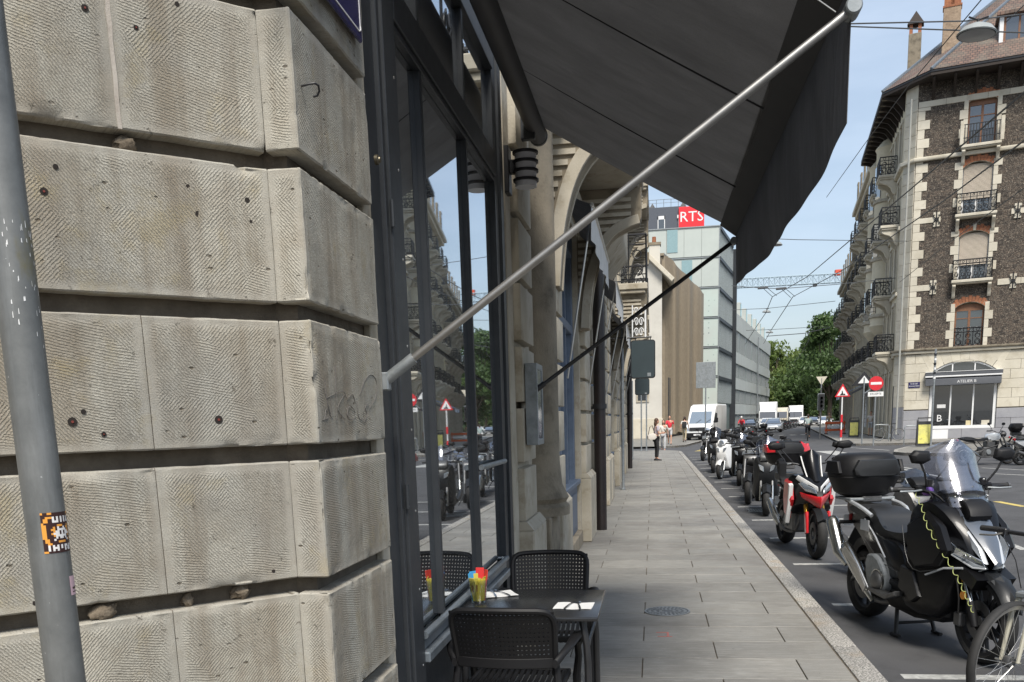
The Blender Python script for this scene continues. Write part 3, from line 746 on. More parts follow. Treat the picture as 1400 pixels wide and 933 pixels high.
def balcony(y0, y1, z, parent, out=-.12, cons=True):
    b = MB().box(-.96, out, y0, y1, z-.14, z).box(-.96, out-.05, y0+.04, y1-.04, z-.22, z-.142).build('balcony', M['stone'], parent, bevel=.015)
    railing('railing', [(-.93, y0+.05), (out-.04, y0+.05), (out-.04, y1-.05), (-.93, y1-.05)], z, 1.05, b, M['blackmetal'], .36, 1.5)
    if cons:
        n = 2
        for yy in (y0+.15, y1-.6):
            dz = z-.22-4.45
            before = len(KIDS[parent.name]); console(yy, parent)
            for o in KIDS[parent.name][before:]: o.location.z += dz
balcony(8.1, 12.6, 4.67, LB); balcony(21.6, 26.0, 4.67, LB); balcony(28.2, 32.4, 4.67, LB)
MB().prism([(-.96, 4.1), (-.80, 4.1), (-.50, 4.45), (-.46, 4.5), (-.46, 5.35), (-.96, 5.35)], 'y', 14.6, 17.6).build('stone_bay', M['stone'], LB, bevel=.02); MB().box(-.96, -.40, 14.5, 17.7, 5.352, 5.5).build('bay_coping', M['stone'], LB, bevel=.02)
balcony(8.1, 12.6, 7.95, LB, -.2); balcony(26.2, 30.6, 7.95, LB, -.12); balcony(32, 36.2, 7.95, LB, -.2)
# blue shopfronts
def shopfront(y0, y1, col):
    s = MB().box(-1.12, -1.02, y0, y0+.14, 0, 3.9).box(-1.12, -1.02, y1-.14, y1, 0, 3.9).box(-1.12, -1.0, y0+.14, y1-.14, 3.62, 3.9).box(-1.12, -1.02, y0+.14, y1-.14, 2.7, 2.8).build('shopfront', col, LB, bevel=.008)
    for k in range(5): MB().box(-1.02, -.965+.012*(k % 2), y0+.16+k*.075, y0+.205+k*.075, .86, 3.6).build('pilaster_rib', col, s, bevel=.006)
    MB().box(-1.14, -.95, y0+.0, y1, .80, .86).build('shop_sill', col, s, bevel=.008)
    MB().box(-1.14, -1.0, y0, y1, .18, .79).build('riser', col, s, bevel=.005)
    for k in range(3):
        a = y0+.15+k*(y1-y0-.3)/3; MB().box(-1.0, -.985, a+.06, a+(y1-y0-.3)/3-.06, .27, .70).build('riser_panel', col, s, bevel=.01)
    MB().box(-1.2, -.93, y0, y1, 0, .18).build('shop_step', M['stone_dk'], s, bevel=.008)
    for k in range(1, 3): yb = y0+.55+k*(y1-y0-.7)/3; MB().box(-1.1, -1.03, yb-.03, yb+.03, .86, 3.62).build('glazing_bar', col, s)
    MB().box(-1.09, -1.08, y0+.5, y1-.14, .86, 3.62).build('pane', M['pane'], s)
    return s
for i, (a, b) in enumerate(shops): shopfront(a, b, M['blue'])
for y, z in ((9.75, 1.28), (10.2, 1.38)): MB().box(-1.078, -1.074, y, y+.28, z, z+.24).build('paper_notice', M['paper'], LB)
# round black cast iron down pipes against the facade
for i, (x, y, r, t) in enumerate(((-.775, 13.5, .088, 3.85), (-.78, 31, .085, 3.9))):
    o = MB().tube([(x, y, 0), (x, y, t)], r, 20).build('down_pipe', pmat('tarry_black_iron', (.010, .008, .008), (.018, .011, .010), 3, .4, bump=.2, bscale=30), LB)
    MB().lathe([(r, 0), (r+.018, 0), (r+.018, .07), (r, .07)], (x, y, 1.78), 'z', 20).build('pipe_collar', M['blackmetal'], o)
    MB().tube([(-.98, y, 1.8), (x, y, 1.8)], .02, 8).build('pipe_bracket', M['blackmetal'], o)
rebase(LB, (-1.5, 6, 0))
# menu case
mc = empty('menu_case', (-.86, 6.52, 1.73), label='slim grey framed menu case standing off the stone pier past the window', cat='menu case')
for a, b, c, d in ((-.17, -.13, -.28, .28), (.13, .17, -.28, .28), (-.13, .13, .24, .28), (-.13, .13, -.28, -.24)): MB().box(-.02, .065, a, b, c, d).build('frame_bar', M['galv'], mc, bevel=.003)
MB().box(-.018, .03, -.13, .13, -.24, .24).build('menu_sheet', M['paper'], mc)
m = MB()
for k in range(12): m.box(.0302, .0315, -.10, .03+.05*random.random(), .18-k*.033, .187-k*.033)
m.build('menu_print', flat('print_ink', (.05, .05, .05), .8), mc)
MB().box(.056, .060, -.13, .13, -.24, .24).build('pane', M['clear'], mc)
for z in (.17, -.17): MB().box(-.03, -.02, -.05, .05, z-.03, z+.03).box(-.045, -.0201, -.02, .02, z-.02, z+.02).build('bracket', M['blackmetal'], mc)
# ribbed wall lamp
wl = empty('wall_lamp', (-.80, 6.08, 3.19), label='cylindrical wall lamp with four dark rings at the top of the window jamb', cat='wall lamp')
MB().box(-.16, -.10, -.06, .06, -.14, .14).box(-.10, -.06, -.03, .03, -.02, .06).build('mount', M['blackmetal'], wl, bevel=.004)
MB().lathe([(.0, -.105), (.068, -.105), (.068, .10), (0, .10)], (0, 0, 0), 'z', 28).build('diffuser', pmat('opal_glass', (.66, .66, .68), (.6, .6, .62), 4, .3), wl)
for z in (-.075, -.02, .035, .09): MB().lathe([(.06, z), (.082, z+.003), (.082, z+.017), (.06, z+.02), (.06, z)], n=28).build('ring', M['blackmetal'], wl)
# ================================================================== RIGHT CORNER BUILDING
rubble = None
def mk_rubble():
    N = NT('brown_rubble_masonry'); v = N.coord()
    sx = N.n('ShaderNodeSeparateXYZ'); cx_ = N.n('ShaderNodeCombineXYZ'); N.l(v, sx.inputs[0]); N.l(sx.outputs[0], cx_.inputs[0]); N.l(sx.outputs[2], cx_.inputs[1])
    wn_ = N.n('ShaderNodeTexNoise', _Scale=3.2, _Detail=3.); N.l(cx_.outputs[0], wn_.inputs['Vector']); sc_ = N.n('ShaderNodeVectorMath', operation='SCALE'); N.l(wn_.outputs['Color'], sc_.inputs[0]); sc_.inputs['Scale'].default_value = .22
    ad = N.n('ShaderNodeVectorMath', operation='ADD'); N.l(cx_.outputs[0], ad.inputs[0]); N.l(sc_.outputs[0], ad.inputs[1]); w = ad.outputs[0]
    br = N.n('ShaderNodeTexBrick', _Scale=1., offset_frequency=2, squash_frequency=3, squash=.7); br.inputs['Brick Width'].default_value = .30; br.inputs['Row Height'].default_value = .155; br.inputs['Mortar Size'].default_value = .014; br.inputs['Bias'].default_value = -.1
    for i, c in (('Color1', (.135, .105, .08, 1)), ('Color2', (.036, .031, .027, 1)), ('Mortar', (.13, .115, .095, 1))): br.inputs[i].default_value = c
    N.l(w, br.inputs['Vector'])
    c = br.outputs['Color']
    c = N.mix(N.ramp(N.noise(v, 5.5, 4, .7), [(.52, 0.), (.60, .75)]), c, (.22, .185, .145))
    c = N.mix(N.ramp(N.noise(v, 17, 4, .7), [(.44, .85), (.54, 0.)]), c, (.028, .022, .018))
    c = N.mix(N.ramp(N.noise(v, 9.5, 3, .7), [(.60, 0.), (.64, .8)]), c, (.36, .30, .23))
    return N.set(Base_Color=c, Roughness=.95, Normal=N.bump(N.math('ADD', N.math('SUBTRACT', 1., br.outputs['Fac']), N.math('MULTIPLY', N.noise(v, 14, 5), .9)), .95, .05))
M['rubble'] = mk_rubble()
def mk_tiles():
    N = NT('brown_roof_tiles'); v = N.coord()
    br = N.n('ShaderNodeTexBrick', _Scale=1.); br.inputs['Brick Width'].default_value = .22; br.inputs['Row Height'].default_value = .17; br.inputs['Mortar Size'].default_value = .018
    for i, c in (('Color1', (.19, .115, .085, 1)), ('Color2', (.11, .075, .06, 1)), ('Mortar', (.04, .03, .03, 1))): br.inputs[i].default_value = c
    N.l(v, br.inputs['Vector'])
    c = N.mix(N.ramp(N.noise(v, 1.2, 6), [(.4, 0.), (.7, .6)]), br.outputs['Color'], (.16, .15, .12))
    return N.set(Base_Color=c, Roughness=.85, Normal=N.bump(br.outputs['Fac'], -.6, .03))
M['tiles'] = mk_tiles()
M['soffit'] = pmat('dark_timber', (.032, .022, .016), (.02, .015, .012), 5, .8, bump=.3, bscale=20)
M['brick'] = pmat('orange_brick', (.36, .15, .07), (.24, .09, .05), 9, .9, bump=.4, bscale=30, rand=.3)
M['shutter'] = pmat('beige_roller_blind', (.42, .36, .29), (.38, .33, .26), 2, .7)
M['cream'] = pmat('cream_render', (.62, .56, .42), (.53, .475, .35), 1.1, .9, bump=.3, bscale=10, bdist=.03, stain=(.38, .33, .24), sscale=.8)
M['yellowwall'] = pmat('pale_yellow_render', (.68, .59, .36), (.60, .52, .32), .7, .9, stain=(.4, .34, .2), sscale=.5)
R1 = empty('corner_apartment_building', (14.04, 57, 0), rad(-15.2), label='tall corner building with brown rubble panels and tiled roof across the street', cat='building')
UL = Vector((-.130, .9915)); IL = Vector((.9915, .130))
FM = Matrix(((UL.x, IL.x, 0, 0), (UL.y, IL.y, 0, 0), (0, 0, 1, 0), (0, 0, 0, 1)))
def fb(name, u0, u1, z0, z1, y0, y1, mat, parent=None, bev=.0, fm=None):
    m = MB(); m.M = fm; m.box(u0, u1, y0, y1, z0, z1); return m.build(name, mat, parent or R1, bevel=bev)
# core
MB().prism([(.55, .36), (15, .36), (15, 12), tuple((UL*15.9+IL*.36)[:]), tuple((UL*.8+IL*.36)[:])], "z", 0, 19.4).build("core", M["cream"], R1)
# front wall
WF = [(2.95, 4.45, 5.12, 7.55), (2.95, 4.45, 8.72, 11.35), (2.95, 4.45, 12.2, 14.95), (3.05, 4.45, 15.75, 18.3)]
WF2 = [(a+6.4, b+6.4, c, d) for a, b, c, d in WF]
m = MB()
for a, b, c, d in cells(.5, 15, 5.15, 19.4, WF+WF2): m.box(a, b, 0, .35, c, d)
m.build('wall', M['rubble'], R1)
# arched heads of the windows
def arch_fill(m, u0, u1, z1, rise, y0, y1, n=10):
    w = (u1-u0)/2; R = (w*w+rise*rise)/(2*rise); cx = (u0+u1)/2; cz = z1-R
    a0 = math.degrees(math.asin(w/R)); A = arc(cx, cz, R, 90+a0, 90-a0, n)
    for (x0, a), (x1, b) in zip(A, A[1:]):
        m.prism([(x0, a), (x1, b), (x1, z1+.001), (x0, z1+.001)], 'y', y0, y1)
    return A
# ground floor in pale ashlar: every course its own stones, arched shop opening
shop = (1.85, 5.35, .55, 3.35)
def ashlar_courses(u0, u1, z0, z1, hole, mat, h=.42, jit=.9, yf=-.04, parent=None):
    z = z0; r = 0
    while z < z1-.05:
        t = min(z+h, z1); spans = [(u0, u1)]
        if hole and hole[2]-.02 < (z+t)/2 < hole[3]: spans = [(u0, hole[0]), (hole[1], u1)]
        for a, b in spans:
            x = a; first = True
            while x < b-.02:
                w = jit*(.75+.5*random.random()); 
                if first and r % 2: w *= .5
                first = False
                e = min(x+w, b)
                if b-e < .25: e = b
                fb('ashlar_stone', x+.006, e-.006, z+.006, t-.006, yf+random.uniform(-.006, .004), .3, mat, parent, .01)
                x = e
        z = t; r += 1
fb('ashlar_backing', .5, 1.85, .0, 5.0, .0, .35, M['joint']); fb('ashlar_backing', 5.35, 15, .0, 5.0, .0, .35, M['joint'])
fb('ashlar_backing', 1.85, 5.35, 4.45, 5.0, .0, .35, M['joint'])
ashlar_courses(.52, 8.6, .0, 1.7, (1.85, 5.35, .55, 3), M['greystone'], .55, 1.4)
ashlar_courses(.52, 8.6, 1.7, 4.85, (1.85, 5.35, .5, 4.5), M['ashlar'], .52, 1.3)
# arch ring of wedge stones over the shop
cx, R_, cz = 3.6, 2.55, 1.85
a0 = math.degrees(math.acos(1.75/R_))
K = 9
for k in range(K):
    b0, b1 = 180-a0-(180-2*a0)*k/K-.15, 180-a0-(180-2*a0)*(k+1)/K+.15
    A = [(cx+R_*cos(rad(t)), cz+R_*sin(rad(t))) for t in (b0, (b0+b1)/2, b1)]
    to = 4.84
    def outp(t): return (cx+min(max((to-cz)/max(math.tan(rad(t)), .001) if t < 90 else (to-cz)/math.tan(rad(t)), -2.3), 2.3), to) if abs(t-90) > .5 else (cx, to)
    MB().prism([A[0], A[1], A[2], outp(b1), outp(b0)], 'y', -.045, .3).build('voussoir', M['ashlar'], R1, bevel=.008)
sw = fb('shopfront', 1.87, 2.02, .56, 3.45, .06, .16, M['white'], None, .01); sw.name = 'shopfront'
for a, b, c, d in ((5.18, 5.33, .56, 3.45), (2.02, 5.18, .56, .74), (2.95, 3.03, .74, 3.3), (4.12, 4.2, .74, 3.3)): fb('frame_bar', a, b, c, d, .06, .16, M['white'], sw)
fb('pane', 2.02, 5.18, .74, 3.3, .13, .14, M['pane'], sw)
fb('white_panel', 1.9, 2.95, -.0, .52, -.08, -.046, M['white'], sw)
m = MB(); A = arc(cx, cz, R_-.02, 180-a0, a0, 14); m.prism(A+[(5.3, 3.4), (1.9, 3.4)], 'y', .13, .14); m.build('pane', M['farpane'], sw)
m = MB()
for (x0, z0), (x1, z1) in zip(A, A[1:]): m.hexa([(x0, .05, z0-.09), (x1, .05, z1-.09), (x1, .15, z1-.09), (x0, .15, z0-.09), (x0, .05, z0), (x1, .05, z1), (x1, .15, z1), (x0, .15, z0)])
for u in (3.0, 4.15): m.box(u-.03, u+.03, .05, .15, 3.4, cz+sqrt(R_**2-(u-cx)**2)-.02)
m.build('fanlight_frame', M['white'], sw)
# shop blind box with lettering
ab = empty('shop_awning', (14.04, 57, 0), rad(-15.2), label='rolled grey awning box with white stripe lettered ATELIER B over the corner shop window', cat='awning')
gr = flat('slate_grey_cloth', (.085, .09, .10), .8)
MB().prism([(-.05, 3.02), (-.42, 3.02), (-.42, 3.36), (-.30, 3.48), (-.05, 3.48)], 'x', 1.62, 5.5).build('valance', gr, ab, bevel=.01)
MB().box(1.6, 5.55, -.40, -.05, 3.57, 3.76).build('cassette', gr, ab, bevel=.02); MB().box(1.6, 5.52, -.44, -.05, 3.485, 3.565).box(1.6, 5.52, -.42, -.05, 3.765, 3.79).build('trim', M['white'], ab, bevel=.005)
def text(s, size, mat, parent, loc, rot, name='lettering', ext=.004, align='CENTER'):
    cu = bpy.data.curves.new(name, 'FONT'); cu.body = s; cu.size = size; cu.extrude = ext; cu.align_x = align; cu.align_y = 'CENTER'; cu.resolution_u = 2
    t = bpy.data.objects.new(name+'_tmp', cu); COL.objects.link(t)
    dg = bpy.context.evaluated_depsgraph_get(); me = bpy.data.meshes.new_from_object(t.evaluated_get(dg)); bpy.data.objects.remove(t)
    o = bpy.data.objects.new(name, me); COL.objects.link(o); me.materials.clear(); me.materials.append(mat); o.parent = parent
    o.location = loc; o.rotation_euler = rot
    if parent: KIDS.setdefault(parent.name, []).append(o)
    return o
text('ATELIER B', .22, M['white'], ab, (3.75, -.425, 3.2), (rad(90), 0, 0))
text('B', .55, M['white'], sw, (2.45, .125, 1.15), (rad(90), 0, 0)); fb('paper_notice', 2.3, 2.75, 1.75, 1.95, .118, .126, M['paper'], sw)
for u, w, c in ((3.85, .35, 'yellowwall'), (4.65, .4, 'ashlar')): fb('display_box', u, u+w, .75, 1.0, .118, .126, M[c], sw)
# street name plate
stp = empty('street_name_plate', (14.04, 57, 0), rad(-15.2), label='small dark blue street name plate on the wall left of the shop window', cat='street sign')
MB().box(.42+.3, .72+.62, -.075, -.046, 2.95, 3.28).build('plate', pb, stp, bevel=.005)
text('RUE DES', .10, M['white'], stp, (1.03, -.078, 3.18), (rad(90), 0, 0)); text('MARAICHERS', .095, M['white'], stp, (1.03, -.078, 3.05), (rad(90), 0, 0))
# canted corner
cor = [(UL*.75)[:], (.52, -.0), (.6, .4), (UL*.8+IL*.4)[:]]
cn = MB().prism(cor, 'z', 0, 19.4).build('corner_pier', M['ashlar'], R1)
z = 0.
cc = Vector(cor[0]); cd = Vector(cor[1])-cc; cl = cd.length; cd.normalize(); cnn = Vector((cd.y, -cd.x))
while z < 19.2:
    t = min(z+.62, 19.4); p = cc-cnn*-.0; a = cc+cnn*.03; b = cc+cd*cl+cnn*.03
    MB().prism([a[:], b[:], (b-cnn*.08)[:], (a-cnn*.08)[:]], 'z', z+.008, t-.008).build('corner_stone', M['ashlar'] if z > 1.7 else M['greystone'], cn, bevel=.01); z = t
# belt cornices
def moulding(z0, z1, out, mat, name='string_course'):
    m = MB(); poly = [(UL*16-IL*out)[:], (UL*.6-IL*out)[:], (.45, -out), (15, -out), (15, .3), (UL*16+IL*.3)[:]]
    m.prism(poly, 'z', z0, z1); return m.build(name, mat, R1, bevel=.02)
moulding(4.86, 5.02, .16, M['ashlar']); moulding(5.025, 5.15, .24, M['stone_dk']); moulding(15.30, 15.5, .20, M['ashlar'])
for z0, z1 in ((8.34, 8.66), (12.0, 12.28), (18.1, 18.4)):
    x = .55
    while x < 14.5:
        w = 1.0+random.random()*.5
        if not (2.9 < x+w and x < 4.5 and z0 < 17): fb('band_stone', x+.005, min(x+w, 14.8)-.005, z0, z1, -.035, .1, M['ashlar'], None, .01)
        x += w
# quoins
def quoins(u, side, z0, z1, mat=None, wide=.5, narrow=.26, h=.48):
    z = z0; k = 0
    while z < z1-.1:
        t = min(z+h, z1); w = wide if k % 2 else narrow
        fb('quoin', *( (u, u+w) if side > 0 else (u-w, u)), z+.006, t-.006, -.03-.004*(k % 2), .12, mat or M['ashlar'], None, .01); z = t; k += 1
for z0, z1 in ((5.15, 8.33), (8.67, 11.99), (12.29, 15.29), (15.51, 18.09)):
    quoins(.55, 1, z0, z1, wide=.62, narrow=.36)
for du in (0, 6.4):
    for (a, b, z0, z1) in WF:
        quoins(a+du, -1, z0, z1+.05, wide=.42, narrow=.22); quoins(b+du, 1, z0, z1+.05, wide=.42, narrow=.22)
# windows
for du in (0, 6.4):
    for k, (a, b, z0, z1) in enumerate(WF):
        a += du; b += du
        w = fb('window', a, a+.1, z0, z1-.05, .18, .26, M['brown'] if k in (0, 3) else M['white'])
        for q in ((b-.1, b, z0, z1-.05), (a+.1, b-.1, z1-.45, z1-.1), (a+.1, b-.1, z0, z0+.1), ((a+b)/2-.06, (a+b)/2+.06, z0+.1, z1-.45)): fb('frame', *q, .18, .26, M['brown'] if k in (0, 3) else M['white'], w)
        fb('pane', a+.1, b-.1, z0+.1, z1-.1, .235, .24, M['farpane'], w)
        fb('glazing_bar', a+.1, b-.1, z0+1.55, z0+1.6, .2, .234, M['brown'], w)
        m = MB(); arch_fill(m, a, b, z1, .28, -.02, .3); m.build('window_arch', M['stone'], R1)
        if k in (1, 2):
            hb = z0+(1.15 if k == 1 else 1.15); m = MB(); z = z1-.1
            while z > hb-.25: m.prism([(.12, z), (.10, z-.055), (.115, z-.06), (.135, z-.06), (.135, z)], 'x', a+.05, b-.05); z -= .06
            m.build('roller_blind', M['shutter'], w)
        # brick relieving arch
        nb = 11; W_ = (b-a)/2; Rr = (W_*W_+.28*.28)/(.56); ca = math.degrees(math.asin(W_/Rr)); cxx = (a+b)/2; czz = z1-Rr+.02
        for i in range(nb):
            if k == 3 and not (0 <= i < nb): continue
            t0 = 90+ca-2*ca*i/nb-.4; t1 = 90+ca-2*ca*(i+1)/nb+.4; hh = .34 if i % 2 else .27
            pts = [(cxx+(Rr+q)*cos(rad(t)), czz+(Rr+q)*sin(rad(t))) for t, q in ((t0, 0), (t1, 0), (t1, hh), (t0, hh))]
            MB().prism(pts, 'y', -.028-.006*(i % 2), .05).build('brick', M['ashlar'] if (k == 2 and False) or i == nb//2 and k == 1 else M['brick'], R1)
        # balconies
        if k == 0: railing('railing', [(a+.02, .06), (b-.02, .06)], z0, 1.05, w, M['blackmetal'], .5, 2.)
        else:
            za = z0-.02; d = .55
            bl = MB().box(a-.28, b+.28, -d, -.0, za-.12, za+.03).box(a-.24, b+.24, -d+.06, .0, za-.18, za-.122).build('balcony', M['ashlar'], R1, bevel=.02)
            if k < 3: railing('railing', [(a-.22, -.03), (a-.22, -d+.05), (b+.22, -d+.05), (b+.22, -.03)], za+.03, 1.05, bl, M['blackmetal'], .3, 2.1)
            else:
                m = MB()
                for q in (0, 1): m.box(a-.2, b+.2, -d+.05, -d+.09, za+.35+.68*q, za+.39+.68*q)
                x = a-.15
                while x < b+.2: m.box(x, x+.045, -d+.05, -d+.09, za+.03, za+1.05); x += .14
                m.build('railing', M['blackmetal'], bl)
                for x in (a-.36, b+.2): fb('stone_post', x, x+.18, za+.03, za+1.25, -d+.0, -d+.18, M['ashlar'], bl, .02)
            for x in (a-.22, b+.06):
                MB().prism(chaikin([(0, za-.18), (-d+.05, za-.18), (-d+.02, za-.34), (-.22, za-.5), (-.14, za-.8), (0, za-.95)], 1), 'x', x, x+.17).build('bracket', M['ashlar'], bl, bevel=.015)
# wrought iron wall anchors on pale squares
def anchor(u, z):
    a = fb('anchor_stone', u-.17, u+.17, z-.38, z+.38, -.05, .05, M['ashlar'], None, .01)
    m = MB(); m.tube([(u, -.08, z-.45), (u, -.08, z+.45)], .03, 6)
    for s in (-1, 1):
        for zz in (-1, 1): m.tube([(u, -.08, z+zz*.05), (u+s*.12, -.09, z+zz*.1), (u+s*.17, -.08, z+zz*.22), (u+s*.09, -.08, z+zz*.25)], .022, 5)
    m.box(u-.12, u+.12, -.1, -.06, z-.03, z+.03); m.build('wall_anchor', M['blackmetal'], a)
for z in (8.5, 12.15): [anchor(u, z) for u in (1.75, 5.75, 8.2)]
# downpipe at the corner
MB().tube([(.18, -.13, .3), (.18, -.13, 18.6)], .055, 8).build('down_pipe', flat('pipe_grey', (.33, .33, .30), .6), R1)
# eaves and roof
def outl(o): return [(-UL*.0+Vector((-o*.75, -o*.55)))[:], (15, -o), (15, 12), (UL*16.2-IL*o+Vector((0, 0)))[:]]
E0 = Vector((UL*1.4-IL*1.25)[:]); E1 = Vector((1.1, -1.25))
ev = [E1[:], (15.5, -1.25), (15.5, 12), (UL*16.4+IL*2)[:], (UL*16.4-IL*1.25)[:], E0[:]]
MB().prism(ev, 'z', 19.32, 19.44).build('eaves_soffit', M['soffit'], R1)
MB().prism(ev, 'z', 19.445, 19.6).build('gutter', M['blackmetal'], R1, bevel=.04)
cxr = Vector((8, 7)); top = []
rz0, rz1 = 19.61, 25.2
topv = [Vector((6.0, 4.6)), Vector((15.5, 4.6)), Vector((15.5, 8)), Vector((UL*16.4+IL*6)), Vector((UL*16.4+IL*4.6)), Vector((5.0, 5.2))]
rf = MB(); rf.add([(p[0], p[1], rz0) for p in ev]+[(p.x, p.y, rz1) for p in topv], [(i, (i+1) % 6, (i+1) % 6+6, i+6) for i in range(6)]+[tuple(range(6, 12))])
roof = rf.build('roof', M['tiles'], R1)
rid = MB()
for a, b in ((0, 0), (5, 5)): rid.tube([(ev[a][0], ev[a][1], rz0+.03), (topv[b].x, topv[b].y, rz1+.03)], .09, 6)
rid.build('hip_capping', M['steel_lt'], roof)
for k in range(14):
    u = 1.2+k*1.05
    MB().prism([(0, 19.3), (-1.1, 19.3), (-1.1, 19.2), (-.55, 18.95), (-.14, 18.5), (0, 18.4)], 'x', u, u+.13).build('eaves_bracket', M['soffit'], R1)
for k in range(15):
    m = MB(); m.M = FM; u = 1.3+k*1.03; m.prism([(0, 19.3), (-1.1, 19.3), (-1.1, 19.2), (-.5, 19.0), (0, 18.4)], 'x', u, u+.13); m.build('eaves_bracket', M['soffit'], R1)
    m = MB(); m.M = FM; m.box(u+.4, u+.47, -1.2, -.02, 19.24, 19.315); m.build('rafter', M['stone_dk'], R1)
def chimney(x, y, z0, z1, w):
    c = MB().box(x-w/2, x+w/2, y-w*.35, y+w*.35, z0, z1).build('chimney', pmat('chimney_stone_%d' % int(z1*10), (.36, .27, .19), (.22, .16, .11), 5, .9, bump=.8, bscale=9, bdist=.03), R1, bevel=.02)
    MB().box(x-w/2+.02, x+w/2-.02, y-w*.33, y-w*.15, z1, z1+.55).box(x-w/2+.02, x+w/2-.02, y+w*.15, y+w*.33, z1, z1+.55).box(x-w*.1, x+w*.1, y-w*.33, y+w*.33, z1, z1+.55).build('brick_lantern', M['brick'], c)
    MB().prism([(x-w/2-.08, z1+.55), (x+w/2+.08, z1+.55), (x, z1+1.05)], 'y', y-w*.42, y+w*.42).build('chimney_cap', M['soffit'], c)
    MB().box(x-w/2-.04, x+w/2+.04, y-w*.38, y+w*.38, z1-.12, z1-.02).build('chimney_band', M['brick'], c)
chimney(2.0, 1.2, 20.3, 23.4, .88); 
m = MB(); cp = UL*5-IL*.2
c2 = MB().box(cp.x+.6, cp.x+1.3, cp.y-.3, cp.y+.3, 20, 23.6).build('chimney', M['stone_dk'], R1, bevel=.02)
MB().box(cp.x+.62, cp.x+.8, cp.y-.28, cp.y+.28, 23.6, 24.1).box(cp.x+1.1, cp.x+1.28, cp.y-.28, cp.y+.28, 23.6, 24.1).build('brick_lantern', M['brick'], c2)
MB().add([(cp.x+.5, cp.y-.4, 24.1), (cp.x+1.4, cp.y-.4, 24.1), (cp.x+1.4, cp.y+.4, 24.1), (cp.x+.5, cp.y+.4, 24.1), (cp.x+.95, cp.y, 24.9)], [(0, 1, 2, 3), (0, 1, 4), (1, 2, 4), (2, 3, 4), (3, 0, 4)]).build('chimney_cap', M['soffit'], c2)
dm = fb('dormer', 4.3, 4.5, 20.3, 22.0, -.1, 2, M['white'], None, .01)
fb('frame', 6.0, 6.2, 20.3, 22.0, -.1, 2, M['white'], dm); fb('dormer_roof', 4.15, 6.35, 22.0, 22.15, -.3, 3, M['tiles'], dm); fb('frame', 4.5, 4.62, 20.4, 22, -.02, .08, M['brown'], dm); fb('frame', 5.88, 6.0, 20.4, 22, -.02, .08, M['brown'], dm); fb('frame', 5.2, 5.3, 20.4, 22, -.02, .08, M['brown'], dm)
fb('pane', 4.6, 5.9, 20.4, 22.0, .03, .04, M['farpane'], dm)
# ---- long side facades seen at a raking angle
def side(root, fm, u0, u1, zs, wall, trim, rail_every=2, pitch=2.3, ground='arch', depth=.35, first=1.2, ww=1.05, corbel=True):
    holes = []; us = []
    u = u0+first
    while u < u1-.8: us.append(u); u += pitch
    for i, z in enumerate(zs[:-1]):
        h = zs[i+1]-z
        for u in us:
            holes.append((u-ww/2, u+ww/2, z+(.05 if i == 0 else .35), z+h*(.80 if i == 0 else .80)))
    m = MB(); m.M = fm
    for a, b, c, d in cells(u0, u1, zs[0], zs[-1], holes): m.box(a, b, 0, depth, c, d)
    m.build('wall', wall, root)
    for z in zs[1:-1]:
        m = MB(); m.M = fm; m.box(u0, u1, -.14, .1, z-.12, z+.08); m.build('string_course', trim, root, bevel=.02)
    for k, (a, b, z0, z1) in enumerate(holes):
        w = MB(); w.M = fm; w.box(a, a+.07, .2, .28, z0, z1).box(b-.07, b, .2, .28, z0, z1).box(a+.07, b-.07, .2, .28, z1-.3, z1).box((a+b)/2-.04, (a+b)/2+.04, .2, .28, z0, z1-.3)
        w = w.build('window', M['white'] if z0 > zs[1] else M['steel_dk'], root)
        m = MB(); m.M = fm; m.box(a+.07, b-.07, .24, .25, z0, z1-.1); m.build('pane', M['farpane'], w)
        if z0 > zs[1] and random.random() < .45:
            m = MB(); m.M = fm; m.box(a+.05, b-.05, .14, .19, z1-random.uniform(.5, 1.9), z1); m.build('roller_blind', M['shutter'], w)
        m = MB(); m.M = fm
        m.box(a-.16, a, -.07, .1, z0-.0, z1+.12).box(b, b+.16, -.07, .1, z0, z1+.12).box(a-.2, b+.2, -.10, .1, z1+.121, z1+.27)
        if z0 > zs[1]: m.box(a-.2, b+.2, -.14, .1, z0-.12, z0-.001)
        arch_fill(m, a, b, z1, .22, -.05, .15, 6); m.build('window_surround', trim, root, bevel=.008)
    for i, z in enumerate(zs[1:-1]):
        for j, u in enumerate(us):
            if (j+i) % rail_every: continue
            d = 1.05; a, b = u-.95, u+.95; zf = z+.30
            bl = MB(); bl.M = fm; bl.box(a, b, -d, 0, zf-.15, zf).box(a+.06, b-.06, -d+.08, 0, zf-.25, zf-.151); bl = bl.build('balcony', trim, root, bevel=.02)
            rm = MB(); pts = [(a+.05, -.05), (a+.05, -d+.05), (b-.05, -d+.05), (b-.05, -.05)]
            q = [tuple((fm @ Vector((*p, 0)))[:2]) for p in pts]
            railing('railing', q, zf, 1.0, bl, M['blackmetal'], .42, 2.)
            for x in (a+.15, b-.35):
                m = MB(); m.M = fm; m.prism(chaikin([(0, zf-.25), (-d+.1, zf-.25), (-d+.08, zf-.42), (-.4, zf-.62), (-.22, zf-1.05), (0, zf-1.2)], 1), 'x', x, x+.2); m.build('bracket', trim, bl, bevel=.015)
side(R1, FM, .76, 16, [0, 4.86, 8.4, 12.05, 15.4, 18.4], M['cream'], M['ashlar'], 2, 2.45, first=1.5)
m = MB(); m.M = FM; m.box(.76, 16, .0, .35, 18.4, 19.3); m.build('wall', M['cream'], R1)
